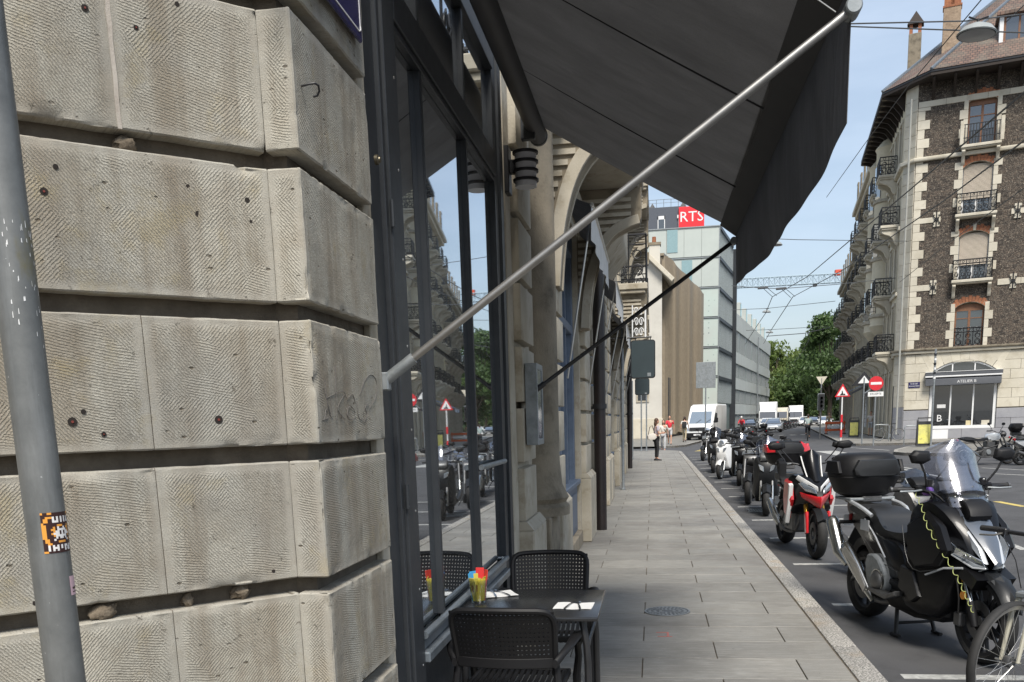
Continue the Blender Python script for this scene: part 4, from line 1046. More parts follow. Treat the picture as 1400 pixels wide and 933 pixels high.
# rounded corbelled bay rising up the side facade
for uc in (8.9, 13.8):
    prof = [(.05, 6.1), (.3, 6.3), (.75, 6.9), (.95, 7.2), (1.0, 7.3), (.95, 7.4), (.95, 18.2), (1.05, 18.4), (.6, 18.9), (0, 19.3)]
    c = FM @ Vector((uc, .15, 0)); b = MB().lathe(prof, (c.x, c.y, 0), 'z', 16).build('bay', M['cream'], R1)
    for z in (8.3, 11.9, 15.5):
        for ang in (200, 250, 300):
            a = rad(ang)+atan2(UL.y, UL.x)-pi/2*0
            d_ = Vector((cos(a), sin(a))); dn = -IL*.9+UL*(.0 if ang == 250 else (-.5 if ang == 200 else .5)); dn.normalize()
            q = Vector((c.x, c.y))+dn*.93; t_ = Vector((-dn.y, dn.x))
            MB().prism([(q-t_*.25+dn*.0)[:], (q+t_*.25)[:], (q+t_*.25+dn*.03)[:], (q-t_*.25+dn*.03)[:]], 'z', z-.2, z+1.8).build('window', M['pane'], b)
        MB().lathe([(.95, z-.5), (1.06, z-.45), (1.06, z-.3), (.95, z-.25)], (c.x, c.y, 0), 'z', 16).build('bay_band', M['stone'], b)

# ---- next buildings along the same side
def row_building(name, t0, t1, hgt, zs, wall, trim, label, mans=3.0, pitch=2.2, rail=2, back=0.):
    org = Vector((14.04, 57))+Vector(D8.xy)*t0+Vector((D8n.x, D8n.y))*back
    r = empty(name, (org.x, org.y, 0), rad(90-7.7), label=label, cat='building'); L_ = t1-t0
    # local x runs along the street, local -y into the building
    fm = Matrix(((1, 0, 0, 0), (0, -1, 0, 0), (0, 0, 1, 0), (0, 0, 0, 1)))
    side(r, fm, 0, L_, zs, wall, trim, rail, pitch)
    m = MB(); m.M = fm; m.box(0.01, L_, .36, 11, 0, zs[-1]); m.build('core', wall, r)
    m = MB(); m.M = fm; m.box(-.3, L_+.1, -.7, 11, zs[-1]+.0, zs[-1]+.35).box(-.2, L_, -.45, 11, zs[-1]-.3, zs[-1]-.001); m.build('cornice', trim, r, bevel=.04)
    m = MB(); m.M = fm; m.prism([(-.35, zs[-1]+.351), (.5, zs[-1]+.35+mans), (9, zs[-1]+.35+mans), (11, zs[-1]+.351)], 'x', 0, L_); rf = m.build('roof', flat('mansard_slate', (.10, .11, .12), .6, bump=.4, bscale=8), r)
    u = 1.4
    while u < L_-1:
        m = MB(); m.M = fm; m.box(u-.6, u+.6, -.5, 1.2, zs[-1]+.5, zs[-1]+2.3); d = m.build('dormer', M['stone_dk'], r, bevel=.03)
        m = MB(); m.M = fm; m.box(u-.4, u+.4, -.52, -.501, zs[-1]+.7, zs[-1]+2.1); m.build('pane', M['farpane'], d); u += 3.3
    return r
row_building('apartment_building', 16.1, 33, 17, [0, 5.0, 8.5, 12.0, 15.5, 19.0], M['yellowwall'], M['ashlar'], 'pale yellow balconied apartment building with grey mansard roof beyond the rubble corner building')
row_building('apartment_building', 33.2, 54, 14, [0, 4.6, 8.0, 11.4, 14.8], M['cream'], M['stone'], 'lower cream apartment building, farthest one on the right before the trees', 2.6, 2.3, 2, back=0.)
# ================================================================== FAR LEFT BUILDINGS
GH = empty('gabled_house', (-6, 80, 0), label='tall white rendered house with raking gable cornice and chimney at the far left', cat='building')
whr = pmat('white_render', (.54, .52, .465), (.47, .45, .405), .5, .9, stain=(.42, .40, .35), sscale=.4)
m = MB(); g = [(-9, 0), (6.75, 0), (6.75, 13.6), (0, 20.3), (-9, 14.5)]
m.prism(g, 'y', 0, 13).build('wall', whr, GH)
MB().box(-9.1, 6.82, -.1, 13, 0, 1.7).build('stone_base', M['ashlar'], GH, bevel=.02)
for s, e in (((0, 20.3), (7.55, 12.85)), ((0, 20.3), (-9.5, 14.1))):
    d = Vector((e[0]-s[0], e[1]-s[1])); n = Vector((-d.y, d.x)).normalized()*(1 if s[0] < e[0] else -1)
    MB().prism([s, e, (e[0]+n.x*.35, e[1]+n.y*.35), (s[0]+n.x*.35, s[1]+n.y*.35)], 'y', -.6, 13).build('raking_cornice', M['ashlar'], GH, bevel=.03)
c = MB().box(5.7, 6.6, 1, 2, 14, 16.1).build('chimney', whr, GH); MB().box(5.62, 6.68, .92, 2.08, 16.1, 16.3).build('chimney_cap', M['stone_dk'], c); MB().lathe([(.18, 16.3), (.16, 16.8), (0, 16.8)], (6.1, 1.4, 0)).build('chimney_pot', M['brick'], c)
for x in (5.1, 2.2, -1, -4):
    for z in (3.2, 6.6, 9.9):
        w = MB().box(x-.55, x+.55, -.08, -.02, z-.1, z+2.2).build('window', M['stone'], GH); MB().box(x-.4, x+.4, -.1, -.081, z+.05, z+2.05).build('pane', M['farpane'], w)
# slatted metal building
SB0 = (.95, 82); SBA = 9.97
Ls, _ = on_line(960, 400, SB0, SBA); _, zt = on_line(905, 345, SB0, SBA)
SB = empty('slatted_building', (SB0[0], SB0[1], 0), rad(90-SBA), label='windowless bronze building clad in tall ribbed metal slats beside the white gabled house', cat='building')
slm = pmat('bronze_metal_slats', (.33, .28, .21), (.27, .225, .17), 3, .5, metal=.35)
MB().box(0, Ls, .2, 16, 0, zt-.1).build('wall', flat('bronze_backing', (.15, .13, .10), .6), SB)
MB().box(-.1, Ls+.1, .0, 16, zt-.1, zt+.1).build('roof_edge', slm, SB)
m = MB(); u = 0.1
while u < Ls:
    w = .32+.12*sin(u*1.3); m.prism([(u, -.05), (u+w, -.28-.10*sin(u*.7)), (u+w+.04, .2), (u, .2)], 'z', .3+.1*sin(u), zt-.12); u += .62
m.build('slat_cladding', slm, SB, kind='stuff')
MB().box(0.6, 2.0, -.3, .1, .05, 5.2).build('doorway', M['steel_dk'], SB)
# broadcaster's glass office block
RT = empty('glass_office_building', (8.15, 120, 0), label='pale green glass office block with a red RTS sign on its dark roof storey', cat='building')
ztop = 24.9
def mk_gpanel():
    N = NT('printed_green_glass'); v = N.coord()
    vo = N.n('ShaderNodeTexVoronoi', _Scale=1.5, _Randomness=.25); N.l(v, vo.inputs['Vector'])
    c = N.mix(N.ramp(vo.outputs['Distance'], [(.10, 1.), (.16, 0.)]), (.45, .485, .45), (.16, .19, .19))
    c = N.mix(N.ramp(N.noise(v, .35, 4), [(.35, 0.), (.65, .7)]), c, (.46, .55, .50))
    return N.set(Base_Color=c, Roughness=.25, Specular_IOR_Level=.5)
M['gpanel'] = mk_gpanel(); M['gplain'] = pmat('pale_green_glass', (.46, .495, .46), (.41, .445, .415), .4, .25)
A2 = rad(11.27); SV = Vector((sin(A2), cos(A2))); SN = Vector((SV.y, -SV.x))
Lr, _ = on_line(1001, 400, (8.15, 120), 11.27)
MB().prism([(-14, .3), (-.15, .3), tuple(SV*Lr-SN*.15), tuple(SV*Lr-SN*14)], 'z', 0, ztop-.2).build('core', flat('office_core', (.16, .2, .19), .5), RT)
FH = 3.62; z = ztop; r = 0
while z > 3.8:
    z0 = z-FH
    x = -.02
    while x > -13.5:
        MB().box(x-2.14, x-.012, .0, .28, z0+.10, z-.10).build('glass_panel', M['gpanel'] if r > 1 else M['gplain'], RT, bevel=.01); x -= 2.15
    MB().box(-13.6, 0.05, -.12, .3, z-.10, z+.02).build('floor_band', M['galv'], RT)
    z = z0; r += 1
MB().box(-13.6, .1, 1.6, 3, 0, 3.3).build('recessed_ground_floor', M['farpane'], RT)
fm = Matrix(((SV.x, -SN.x, 0, 0), (SV.y, -SN.y, 0, 0), (0, 0, 1, 0), (0, 0, 0, 1)))
def sb(name, u0, u1, y0, y1, z0, z1, mat, parent=RT, **k):
    m = MB(); m.M = fm; m.box(u0, u1, y0, y1, z0, z1); return m.build(name, mat, parent, **k)
z = ztop
while z > 3.8:
    u = 0
    while u < Lr-.1:
        sb('side_pane', u+.04, min(u+1.5, Lr)-.04, .05, .12, z-FH+.1, z-.45, M['greenpane']); u += 1.5
    sb('dark_beam', 0, Lr, -.15, .1, z-.42, z, M['steel_dk']); z -= FH
sb('corner_fin', Lr, Lr+.5, -.6, 1.5, 0, ztop-.6, M['steel_dk'])
for k in range(12): sb('edge_mullion', k*Lr/11-.05, k*Lr/11+.05, -.08, .05, 3.5, ztop, M['galv'])
# roof storey and sign
MB().box(-14, -4.75, 1.0, 9, ztop+.02, ztop+2.75).build('roof_storey', flat('dark_blue_grey_cladding', (.075, .085, .105), .5), RT)
MB().box(-7.45, -6.75, .9, 1, ztop+.02, ztop+1.3).build('roof_window', M['farpane'], RT)
MB().box(-7.55, -7.46, .88, 1, ztop+.02, ztop+1.7).box(-6.74, -6.65, .88, 1, ztop+.02, ztop+1.7).box(-7.55, -6.65, .88, .99, ztop+1.3, ztop+1.7).box(-5.0, -4.85, .85, 1, ztop+.02, ztop+1.3).box(-5.15, -4.7, .8, 1, ztop+1.31, ztop+1.7).build('window_frame', M['white'], RT)
sgn = MB().box(-4.95, -1.85, .55, .95, ztop+.06, ztop+2.55).build('sign_box', flat('sign_red', (.72, .02, .03), .45), RT, bevel=.03)
t = text('RTS', 1.55, M['white'], RT, (-3.4, .54, ztop+1.3), (rad(90), 0, 0), 'sign_lettering', .02); t.scale = (1.15, 1.1, 1)
m = MB()
for k in range(14): m.tube([(-14+k*.9, 1.2, ztop+2.7), (-14+k*.9, 1.2, ztop+3.7)], .03, 4)
m.tube([(-14, 1.2, ztop+3.7), (-2.3, 1.2, ztop+3.7)], .03, 4).tube([(-14, 1.2, ztop+3.3), (-2.3, 1.2, ztop+3.3)], .02, 4); m.build('roof_railing', M['galv'], RT)
for x in (-8.8, -8.2, -4.4): MB().add([(x-.4, 1.5, ztop+2.75), (x+.4, 1.5, ztop+2.75), (x+.4, 2.3, ztop+2.75), (x-.4, 2.3, ztop+2.75), (x, 1.9, ztop+3.5)], [(0, 1, 4), (1, 2, 4), (2, 3, 4), (3, 0, 4), (0, 3, 2, 1)]).build('rooflight', M['steel_dk'], RT)
text('RTS.CH', .9, flat('blue_grey_letters', (.10, .17, .25), .5), RT, (-11.2, -.02, 22.2), (rad(90), 0, 0))
for x in (-6.4, -4.6):
    z = ztop-2.9 if x == -6.4 else ztop-6.6
    MB().box(x+.0, x+1.3, -.06, -.001, z, z+2.7).build('patterned_window', flat('patterned_blue_glass_%d' % int(-x), (.24, .36, .38), .3), RT)
# long pale modernist block beyond, with roof boxes
P0 = Vector((8.15, 120))+SV*(Lr+.6)
Lp, _ = on_line(1053, 480, P0, 11.27); _, zp = on_line(1006, 427, P0, 11.27)
PB = empty('long_office_building', (P0.x, P0.y, 0), pi/2-A2, label='long pale banded modernist block with square roof boxes receding down the street', cat='building')
MB().box(0.02, Lp, .3, 18, 0, zp-.05).build('core', flat('grey_green_core', (.18, .2, .19), .6), PB)  # plain grey-green core behind the panels
pcol = pmat('pale_concrete_panels', (.46, .48, .45), (.40, .42, .39), .3, .7)
hs = [0, 3.6, 7.3, 11.0, zp]
for i, z in enumerate(hs[:-1]):
    u = 0.0
    h = hs[i+1]-z; n = max(4, int(Lp/9)); s = Lp/n
    for k in range(n):
        MB().box(u+.03, u+s-.03, -.05, .3, z+h*.55, hs[i+1]-.05).build('spandrel_panel', pcol, PB, bevel=.02)
        MB().box(u+.05, u+s-.05, .12, .3, z+.05, z+h*.55).build('window_band', pmat('greenish_band_%d%d' % (i, k), (.33, .36, .34), (.26, .29, .28), .2, .3), PB) if k % 1 == 0 else None
        for j in range(1, 6): MB().box(u+s*j/6-.04, u+s*j/6+.04, .0, .11, z+.05, z+h*.55).build('mullion', M['galv'], PB)
        u += s
n = 7
for k in range(n):
    u = 3+k*(Lp-8)/n; MB().box(u, u+1.8, .2, 3.2, zp, zp+2.2).build('roof_box', pcol, PB, bevel=.03)
    MB().box(u+.1, u+1.7, .15, .19, zp+.2, zp+2.0).build('roof_box_pane', M['greenpane'], PB)
MB().box(-.2, .25, -.4, 1, 0, zp-.2).build('end_column', flat('brown_column', (.18, .15, .13), .6), PB)
MB().tube([(Lp*.55, -.3, 0), (Lp*.55, -.3, zp-1)], .12, 6).build('down_pipe', M['galv'], PB)
# ================================================================== TREES
def leafmat(name, a, b, c):
    N = NT(name); v = N.coord(); oi = N.n('ShaderNodeAttribute', attribute_name='tone')
    col = N.mix(oi.outputs['Fac'], a, b); col = N.mix(N.ramp(N.noise(v, .35, 4), [(.4, 0.), (.7, .6)]), col, c)
    tr = N.n('ShaderNodeBsdfTranslucent'); N.l(col, tr.inputs[0]); N.set(Base_Color=col, Roughness=.55)
    ms = N.n('ShaderNodeMixShader'); ms.inputs[0].default_value = .3; N.l(N.b.outputs[0], ms.inputs[1]); N.l(tr.outputs[0], ms.inputs[2]); N.l(ms.outputs[0], N.o.inputs[0]); return N.m
LM = [leafmat('leaves_green', (.045, .085, .022), (.10, .155, .045), (.06, .11, .035)), leafmat('leaves_yellowgreen', (.09, .14, .03), (.20, .25, .07), (.12, .18, .04))]
def crown_mesh(name, h, w, n, mat, seed, leaf=.32):
    R = random.Random(seed); vs = []; fs = []; tone = []
    cl = []
    for _ in range(46):
        a = R.uniform(0, 2*pi); q = sqrt(R.random()); zz = R.random()
        rad_ = w*.5*(1-abs(zz-.42)**1.7*1.9)
        cl.append((q*rad_*cos(a), q*rad_*sin(a), h*(.22+.74*zz), R.uniform(.10, .19)*w, R.random()))
    for _ in range(n):
        c = cl[R.randrange(len(cl))]
        d = Vector((R.gauss(0, 1), R.gauss(0, 1), R.gauss(0, 1))).normalized()*c[3]*(R.random()**.35)
        p = Vector((c[0]+d.x, c[1]+d.y, c[2]+d.z*.75)); s = leaf*R.uniform(.6, 1.3)
        t = Vector((R.gauss(0, 1), R.gauss(0, 1), R.gauss(0, .6))).normalized(); b = t.orthogonal().normalized(); b = (Matrix.Rotation(R.uniform(0, 6.28), 3, t) @ b); k = len(vs); t2 = t.cross(b)
        vs += [p-b*s, p-t2*s*.5, p+b*s, p+t2*s*.5]; fs.append((k, k+1, k+2, k+3)); tone += [min(1, max(0, c[4]*.7+.3*R.random()))]*4
    me = bpy.data.meshes.new(name); me.from_pydata([tuple(v) for v in vs], [], fs)
    at = me.attributes.new('tone', 'FLOAT', 'POINT'); at.data.foreach_set('value', tone); me.materials.append(mat); return me, cl
def tree(loc, h, w, mat, seed, label, n=9000, leaf=.32):
    t = empty('street_tree', loc, label=label, cat='tree', group='trees at the end of the street')
    me, cl = crown_mesh('crown', h, w, n, mat, seed, leaf); o = bpy.data.objects.new('crown', me); COL.objects.link(o); o.parent = t
    m = MB(); m.tube([(0, 0, -.2), (.1, 0, h*.2), (0, .1, h*.45), (.1, 0, h*.8)], [h*.025, h*.02, h*.014, h*.004], 8)
    for c in cl[:16]: m.tube([(0, 0, h*.22), (c[0]*.4, c[1]*.4, h*.25+c[2]*.25), (c[0], c[1], c[2])], [h*.009, h*.006, h*.002], 5)
    m.build('trunk', M['bark'], t)
for px, py, Y, w, k, lab in ((1062, 470, 215, 14, 1, 'rounded yellow-green tree, leftmost of those closing the street beside the banded block'), (1082, 486, 235, 17, 0, 'mid green broad tree behind the parked trucks at the street end'),
    (1104, 480, 225, 15, 1, 'bright green tree above the cyclist at the end of the street'), (1124, 462, 190, 15, 0, 'dark green tree with ragged top, left of the last cream apartment building'),
    (1138, 432, 165, 13, 0, 'tallest dark green tree rising beside the far end of the right side buildings'), (1094, 515, 180, 9, 0, 'small low tree in front of the taller ones at street end'), (1046, 500, 250, 16, 0, 'dark tree half hidden behind the end of the banded block')):
    p = atY(px, py, Y); tree((p.x, Y, -.12), p.z*1.02, w, LM[k], px, lab, 11000 if w > 10 else 6000, .36)
m = MB()
for i in range(2600):
    x = random.uniform(18, 62); y = random.uniform(238, 262); z = random.uniform(0, 9)*random.random()**.3; s = random.uniform(.5, 1.1); a = random.uniform(0, 6.28)
    m.add([(x-s*cos(a), y-s*sin(a), z-s*.4), (x, y, z-s), (x+s*cos(a), y+s*sin(a), z+s*.3), (x, y+.2, z+s)], [(0, 1, 2, 3)])
o = m.build('undergrowth', flat('dark_leaves', (.03, .055, .018), .7), normals=False, kind='stuff', label='dense dark undergrowth under the trees at the far end of the street', cat='bushes')
# ================================================================== CRANE
CR = empty('tower_crane', (52, 262, 0), label='pale lattice tower crane whose horizontal jib with red tips crosses the sky between the buildings', cat='crane')
cm = flat('pale_blue_crane_steel', (.42, .52, .58), .5); cred = flat('orange_red_crane', (.65, .09, .04), .5)
def lattice(m, a, b, w, n, r):
    a = Vector(a); b = Vector(b); t = (b-a).normalized(); u = Vector((0, 0, 1)) if abs(t.z) < .5 else Vector((1, 0, 0)); s = t.cross(u).normalized(); u = s.cross(t)
    cr_ = [u*w*.5+s*w*.4, u*w*.5-s*w*.4, -u*w*.5-s*w*.4, -u*w*.5+s*w*.4]
    for c in cr_: m.tube([a+c, b+c], r, 5)
    for i in range(n):
        p = a+(b-a)*i/n; q = a+(b-a)*(i+1)/n
        for k in range(4):
            c, d = cr_[k], cr_[(k+1) % 4]; m.tube([p+c, p+d], r*.7, 4); m.tube([p+(c if i % 2 else d), q+(d if i % 2 else c)], r*.7, 4)
m = MB(); lattice(m, (-31, 0, 37.2), (12, 0, 37.2), 2.2, 30, .11); m.build('jib', cm, CR)
m = MB(); lattice(m, (0, 0, 0), (0, 0, 36), 2.0, 16, .13); m.build('mast', cm, CR)
m = MB(); m.box(-31.2, -28.6, -1, 1, 37.6, 38.5); m.build('jib_tip', cred, CR); MB().box(-4.0, -2.4, -.8, .8, 37.9, 39.3).build('counter_frame', cred, CR); MB().box(8, 11.5, -1, 1, 33, 36).build('counterweight', M['ashlar'], CR); MB().box(-9.5, -8.6, -.9, .9, 35.4, 36.0).build('trolley', M['steel_dk'], CR)
# ================================================================== OVERHEAD WIRES AND HANGING STREET LAMPS
wm = flat('dark_cable', (.075, .08, .085), .6)
def wire(label, pts, r=.02, sag=.0):
    P_ = [atY(*p) for p in pts]; q = []
    for a, b in zip(P_, P_[1:]):
        for i in range(8): t = i/8; q.append(a.lerp(b, t)+Vector((0, 0, -sag*4*t*(1-t))))
    q.append(P_[-1])
    tag(MB().tube(q, r, 5).build('overhead_wire', wm), label, 'cable', 'overhead wires above the street')
wire('upper of the two thin cables crossing the sky level with the chimneys', [(1150, 33, 17), (1320, 29, 18), (1420, 17, 19)], .012)
wire('lower thin cable running from the awning tip past both chimneys', [(1150, 36, 18), (1430, 46, 18)], .012)
wire('long dark trolley wire rising to the right over the rubble facade, upper one', [(1056, 406, 60), (1103, 379, 50), (1240, 263, 30), (1410, 118, 18)], .02)
wire('long dark trolley wire rising to the right over the rubble facade, lower one', [(1084, 406, 62), (1153, 369, 48), (1290, 275, 30), (1410, 185, 20)], .02)
wire('cable dropping from the left wire junction to the first hanging lamp', [(1056, 406, 60), (1047, 428, 75), (1032, 450, 90), (1018, 472, 110)], .025)
wire('cable dropping from the right wire junction toward the banded block', [(1084, 406, 62), (1054, 452, 80), (1044, 470, 110)], .025)
wire('near level span wire carrying two dark insulators', [(1000, 391, 58), (1040, 394, 58), (1068, 395, 58), (1145, 389, 58), (1300, 372, 60)], .02)
wire('thin span wire that holds the first far hanging lamp', [(1000, 424, 75), (1048, 422, 75), (1142, 412, 75)], .02)
wire('thin span wire that holds the second far hanging lamp', [(1020, 452, 80), (1052, 451, 80), (1140, 446, 84)], .02)
wire('slightly thicker span wire above the dark green tree', [(1048, 460, 90), (1100, 456, 90), (1135, 448, 90)], .035)
wire('cable dropping steeply toward the treetops', [(1104, 456, 90), (1107, 464, 95), (1094, 486, 130), (1085, 496, 160)], .035)
wire('steep cable falling past the chimneys to the valance', [(1130, 270, 30), (1180, 200, 24), (1240, 120, 18), (1345, -4, 14)], .008)
wire('steep cable at the top right above the dormer', [(1376, 30, 20), (1410, -2, 18)], .01)
wire('thin cable crossing the facade below the second floor windows', [(1230, 386, 54), (1300, 330, 40), (1410, 250, 26)], .014)
wire('short cable crossing the street over the lamp beside the valance', [(1040, 326, 40), (1090, 328, 40), (1240, 330, 50)], .014)
for (a, b) in (((1043, 394), (1056, 406)), ((1068, 395), (1081, 407))):
    c, d = atY(*a, 58), atY(*b, 60); m = MB(); m.tube([c+Vector((-.3, 0, 0)), c+Vector((.3, 0, .02))], .07, 6); m.tube([c, d], .02, 4).tube([c+Vector((.25, 0, 0)), d+Vector((.25, 0, .05))], .02, 4)
    tag(m.build('line_insulator', wm), 'dark insulator bar with two drop wires, '+('left one of the pair' if a[0] == 1043 else 'right one of the pair'), 'insulator', 'insulators on the span wire')
def hang_lamp(px, py, Y, w, label):
    p = atY(px, py, Y); r = w/2
    t = empty('hanging_street_lamp', p, label=label, cat='street lamp', group='hanging street lamps')
    MB().lathe([(0, r*.52), (r*.3, r*.5), (r*.75, r*.3), (r, 0), (r*.96, -.02), (r*.7, r*.2), (0, r*.4)], n=24).build('hood', pmat('lamp_hood', (.30, .32, .32), (.25, .27, .27), 3, .5), t)
    MB().lathe([(0, -r*.12), (r*.5, -r*.1), (r*.9, -.02), (0, -.0)], n=24).build('diffuser', pmat('lamp_glass', (.35, .36, .36), (.3, .3, .3), 3, .3), t)
    m = MB(); m.tube([(0, 0, r*.5), (0, 0, r*.75)], r*.07, 6); m.tube([(-r*.5, 0, r*.85), (0, 0, r*.68), (r*.5, 0, r*.85)], r*.05, 5); m.build('hanger', M['blackmetal'], t); t.rotation_euler = (0, rad(4), 0)
hang_lamp(1335, 47, 18, .64, 'large grey domed lamp hanging in front of the tiled roof'); hang_lamp(1060, 335, 46, .66, 'grey domed lamp hanging just right of the awning valance')
hang_lamp(1048, 427, 75, .66, 'small domed lamp hanging on the first far span wire'); hang_lamp(1052, 455, 80, .62, 'smallest domed lamp, lower right of the other far one')
# ================================================================== AWNING
AW = empty('awning', (-.93, 4.9, 3.6), label='large charcoal cloth awning with two slanting metal arms over the cafe table', cat='awning')
def awl(p): return (p[0]+.93, p[1]-4.9, p[2]-3.6)
Y0, Y1 = 3.04, 6.87
RX, RZ = -.80, 3.60
FX, FZ = .585, 2.85
def cloth(x0, z0, x1, z1, ya, yb, sagn, name, mat, nu=14, nv=30):
    def fn(u, v):
        x = x0+(x1-x0)*u; z = z0+(z1-z0)*u-.010*sagn*sin(pi*u); y = ya+(yb-ya)*v
        # pulled slightly between the arms
        z -= .014*sagn*sin(pi*v)*u
        return awl((x, y, z))
    return MB().grid(fn, nu, nv).build(name, mat, AW, solid=.0022)
HX, HZ = .48, 2.94
cloth(RX+.03, RZ+.06, HX, HZ, Y0, Y1-.05, 1, 'canopy', M['awning'])
cloth(HX-.01, HZ-.004, FX, FZ, Y0, Y1, .1, 'front_hem', pmat('double_cloth_hem', (.068, .068, .07), (.06, .06, .062), 4, .9), 3, 20)
for ys in (4.35, 5.72):
    m = MB(); pts = [awl((RX+.05+(HX-RX-.05)*u, ys+.03*u, RZ+.055+(HZ-RZ-.055)*u-.010*sin(pi*u)-.014*sin(pi*(ys-Y0)/(Y1-Y0))*u-.006)) for u in [i/16 for i in range(17)]]
    m.tube(pts, .005, 5); m.build('seam', pmat('seam_dark', (.03, .03, .032), (.025, .025, .026), 8, .9), AW)
def vfn(u, v):
    y = Y0+(Y1-Y0)*u
    prof = .405-.018*(y-Y0)+.045*sin(pi*u)+.003*sin(y*3.7)
    x = FX-.005+.008*sin(y*3.9)*v+.003*sin(y*11)*v*v+.03*v*v*sin(pi*u)
    return awl((x, y, FZ+.01-prof*v-.02*sin(pi*v)*sin(y*3)))
MB().grid(vfn, 60, 8).build('valance', M['valance'], AW, solid=.002)
MB().tube([awl((FX+.0, Y0, FZ+.03)), awl((FX, Y1+.01, FZ+.03))], .022, 12).build('front_bar', M['steel_dk'], AW)
MB().tube([awl((RX, Y0, RZ)), awl((RX, 6.8, RZ))], .062, 24).build('roller_tube', pmat('charcoal_roller', (.05, .05, .052), (.04, .04, .042), 4, .6), AW)
MB().tube([awl((RX, 6.8, RZ)), awl((RX, 6.84, RZ))], .066, 24).build('roller_end', M['blackmetal'], AW, bevel=.006)
for y in (3.15, 6.55):
    MB().box(.0, .14, y-4.9-.03, y-4.9+.03, -.10, .10).build('wall_bracket', M['steel_dk'], AW, bevel=.006)
def arm(a, b, r=.0135, mat=M['arm'], w=0):
    a = Vector(a); b = Vector(b); o = MB().tube([awl(a), awl(b)], r, 12).build('arm', mat, AW)
    d = (b-a).normalized()
    MB().tube([awl(a-d*.01), awl(a+d*.13)], r*1.45, 12).build('arm_socket', M['galv'] if mat is M['arm'] else mat, o)
    MB().tube([awl(b+Vector((0, -.035, 0))), awl(b+Vector((0, .035, 0)))], r*1.8, 16).build('arm_end_cap', M['galv'], o, bevel=.004)
    MB().box(*(awl((a.x-.06, 0, 0))[0], awl((a.x+.02, 0, 0))[0]), a.y-4.9-.02, a.y-4.9+.02, a.z-3.6-.03, a.z-3.6+.03).build('arm_pivot', M['galv'], o, bevel=.004)
A_ = atX(525, 522, -.90); B_ = atY(1165, 13, A_.y+.01)
arm(A_, B_); A2_ = atX(724, 540, -.86); B2_ = atY(1003, 330, 6.8); arm(A2_, B2_, .014, M['blackmetal'])
m = MB(); p = Vector(awl(B_)); m.tube([p+Vector((-.05, -.02, -.01)), p+Vector((-.16, -.12, .02)), p+Vector((-.22, -.25, .05))], .0018, 5); m.build('cord', M['white'], AW)
# other shops' awnings farther along
def small_awning(y0, y1, x1, z1, label, white=True):
    t = empty('awning', (-.9, (y0+y1)/2, 3.9), label=label, cat='awning', group='half folded shop awnings along the facade')
    cy = (y0+y1)/2
    def g(u, v): return (.0+(x1+.9)*u, y0-cy+(y1-y0)*v, (z1-3.9)*u-.03*sin(pi*u))
    MB().grid(g, 8, 10).build('canopy', M['awning'], t, solid=.004)
    def q(u, v):
        y = y0+(y1-y0)*u; return (x1+.9+.012*sin(y*9)*v, y-cy, z1-3.9-(.34+.03*sin(y*3))*v)
    MB().grid(q, 30, 4).build('valance', M['offwhite'] if white else M['awning'], t, solid=.003)
    MB().tube([(x1+.9, y0-cy, z1-3.9), (x1+.9, y1-cy, z1-3.9)], .02, 8).build('front_bar', M['alu'], t)
    for y in (y0+.1, y1-.1): MB().tube([(0.02, y-cy, 2.05-3.9), (x1+.9, y-cy, z1-3.9)], .011, 8).build('arm', M['alu'], t)
small_awning(9.5, 12.9, -.60, 3.72, 'half folded awning with off-white valance, nearest after the big charcoal one')
small_awning(14.3, 17.4, -.55, 3.66, 'half folded awning with off-white valance above the black down pipe')
small_awning(19.6, 22.6, -.55, 3.6, 'third half folded awning with off-white valance, behind the hanging sign'); small_awning(24.8, 27.8, -.5, 3.6, 'farthest half folded awning with off-white valance near the facade end')
# ================================================================== HANGING SIGNS
def hsign(px0, px1, py0, py1, Y, label, iron):
    a = atY(px0, py0, Y); b = atY(px1, py1, Y); w = b.x-a.x; h = a.z-b.z
    t = empty('hanging_sign', ((a.x+b.x)/2, Y, (a.z+b.z)/2), label=label, cat='sign')
    r = .06; pts = []
    for cx_, cz_, a0_ in ((w/2-r, h/2-r, 0), (-w/2+r, h/2-r, 90), (-w/2+r, -h/2+r, 180), (w/2-r, -h/2+r, 270)): pts += arc(cx_, cz_, r, a0_, a0_+90, 5)
    MB().prism(pts, 'y', -.06, .06).build('sign_box', M['blackmetal'], t, bevel=.008)
    pin = [(x*.93, z*.955) for x, z in pts]
    MB().prism(pin, 'y', -.064, -.0605).build('sign_face', pmat('dark_slate_green_sign', (.035, .05, .055), (.03, .042, .046), 3, .35), t)
    MB().box(w*.18, w*.32, -.068, -.0642, -h*.45, -h*.36).build('corner_logo', M['galv'], t)
    L0 = -.93-t.location.x
    MB().tube([(L0, 0, h/2+.06), (w*.35, 0, h/2+.06)], .018, 8).tube([(-w*.3, 0, h/2), (-w*.3, 0, h/2+.06)], .01, 6).tube([(w*.3, 0, h/2), (w*.3, 0, h/2+.06)], .01, 6).build('bracket_bar', M['blackmetal'], t)
    if iron:
        m = MB(); x0_, x1_ = -w*.42, w*.1
        m.tube([(x0_, 0, h/2+.06), (x0_, 0, h/2+.72)], .014, 6).tube([(x1_, 0, h/2+.06), (x1_, 0, h/2+.72)], .02, 6)
        for k in range(3):
            cz_ = h/2+.17+k*.21
            for s in (-1, 1): m.tube([((x0_+x1_)/2+s*(.05+.055*(1-i/16)*cos(2*pi*1.3*i/16)), 0, cz_+.09*(1-.5*i/16)*sin(2*pi*1.3*i/16)) for i in range(17)], .011, 5)
        m.build('scroll_ironwork', M['white'], t)
hsign(862, 896, 466, 517, 20, 'blank dark slate hanging sign with rounded corners and small corner logo, larger and nearer one', True)
hsign(868, 888, 518, 540, 27, 'smaller dark hanging sign box just below and behind the larger one', False)
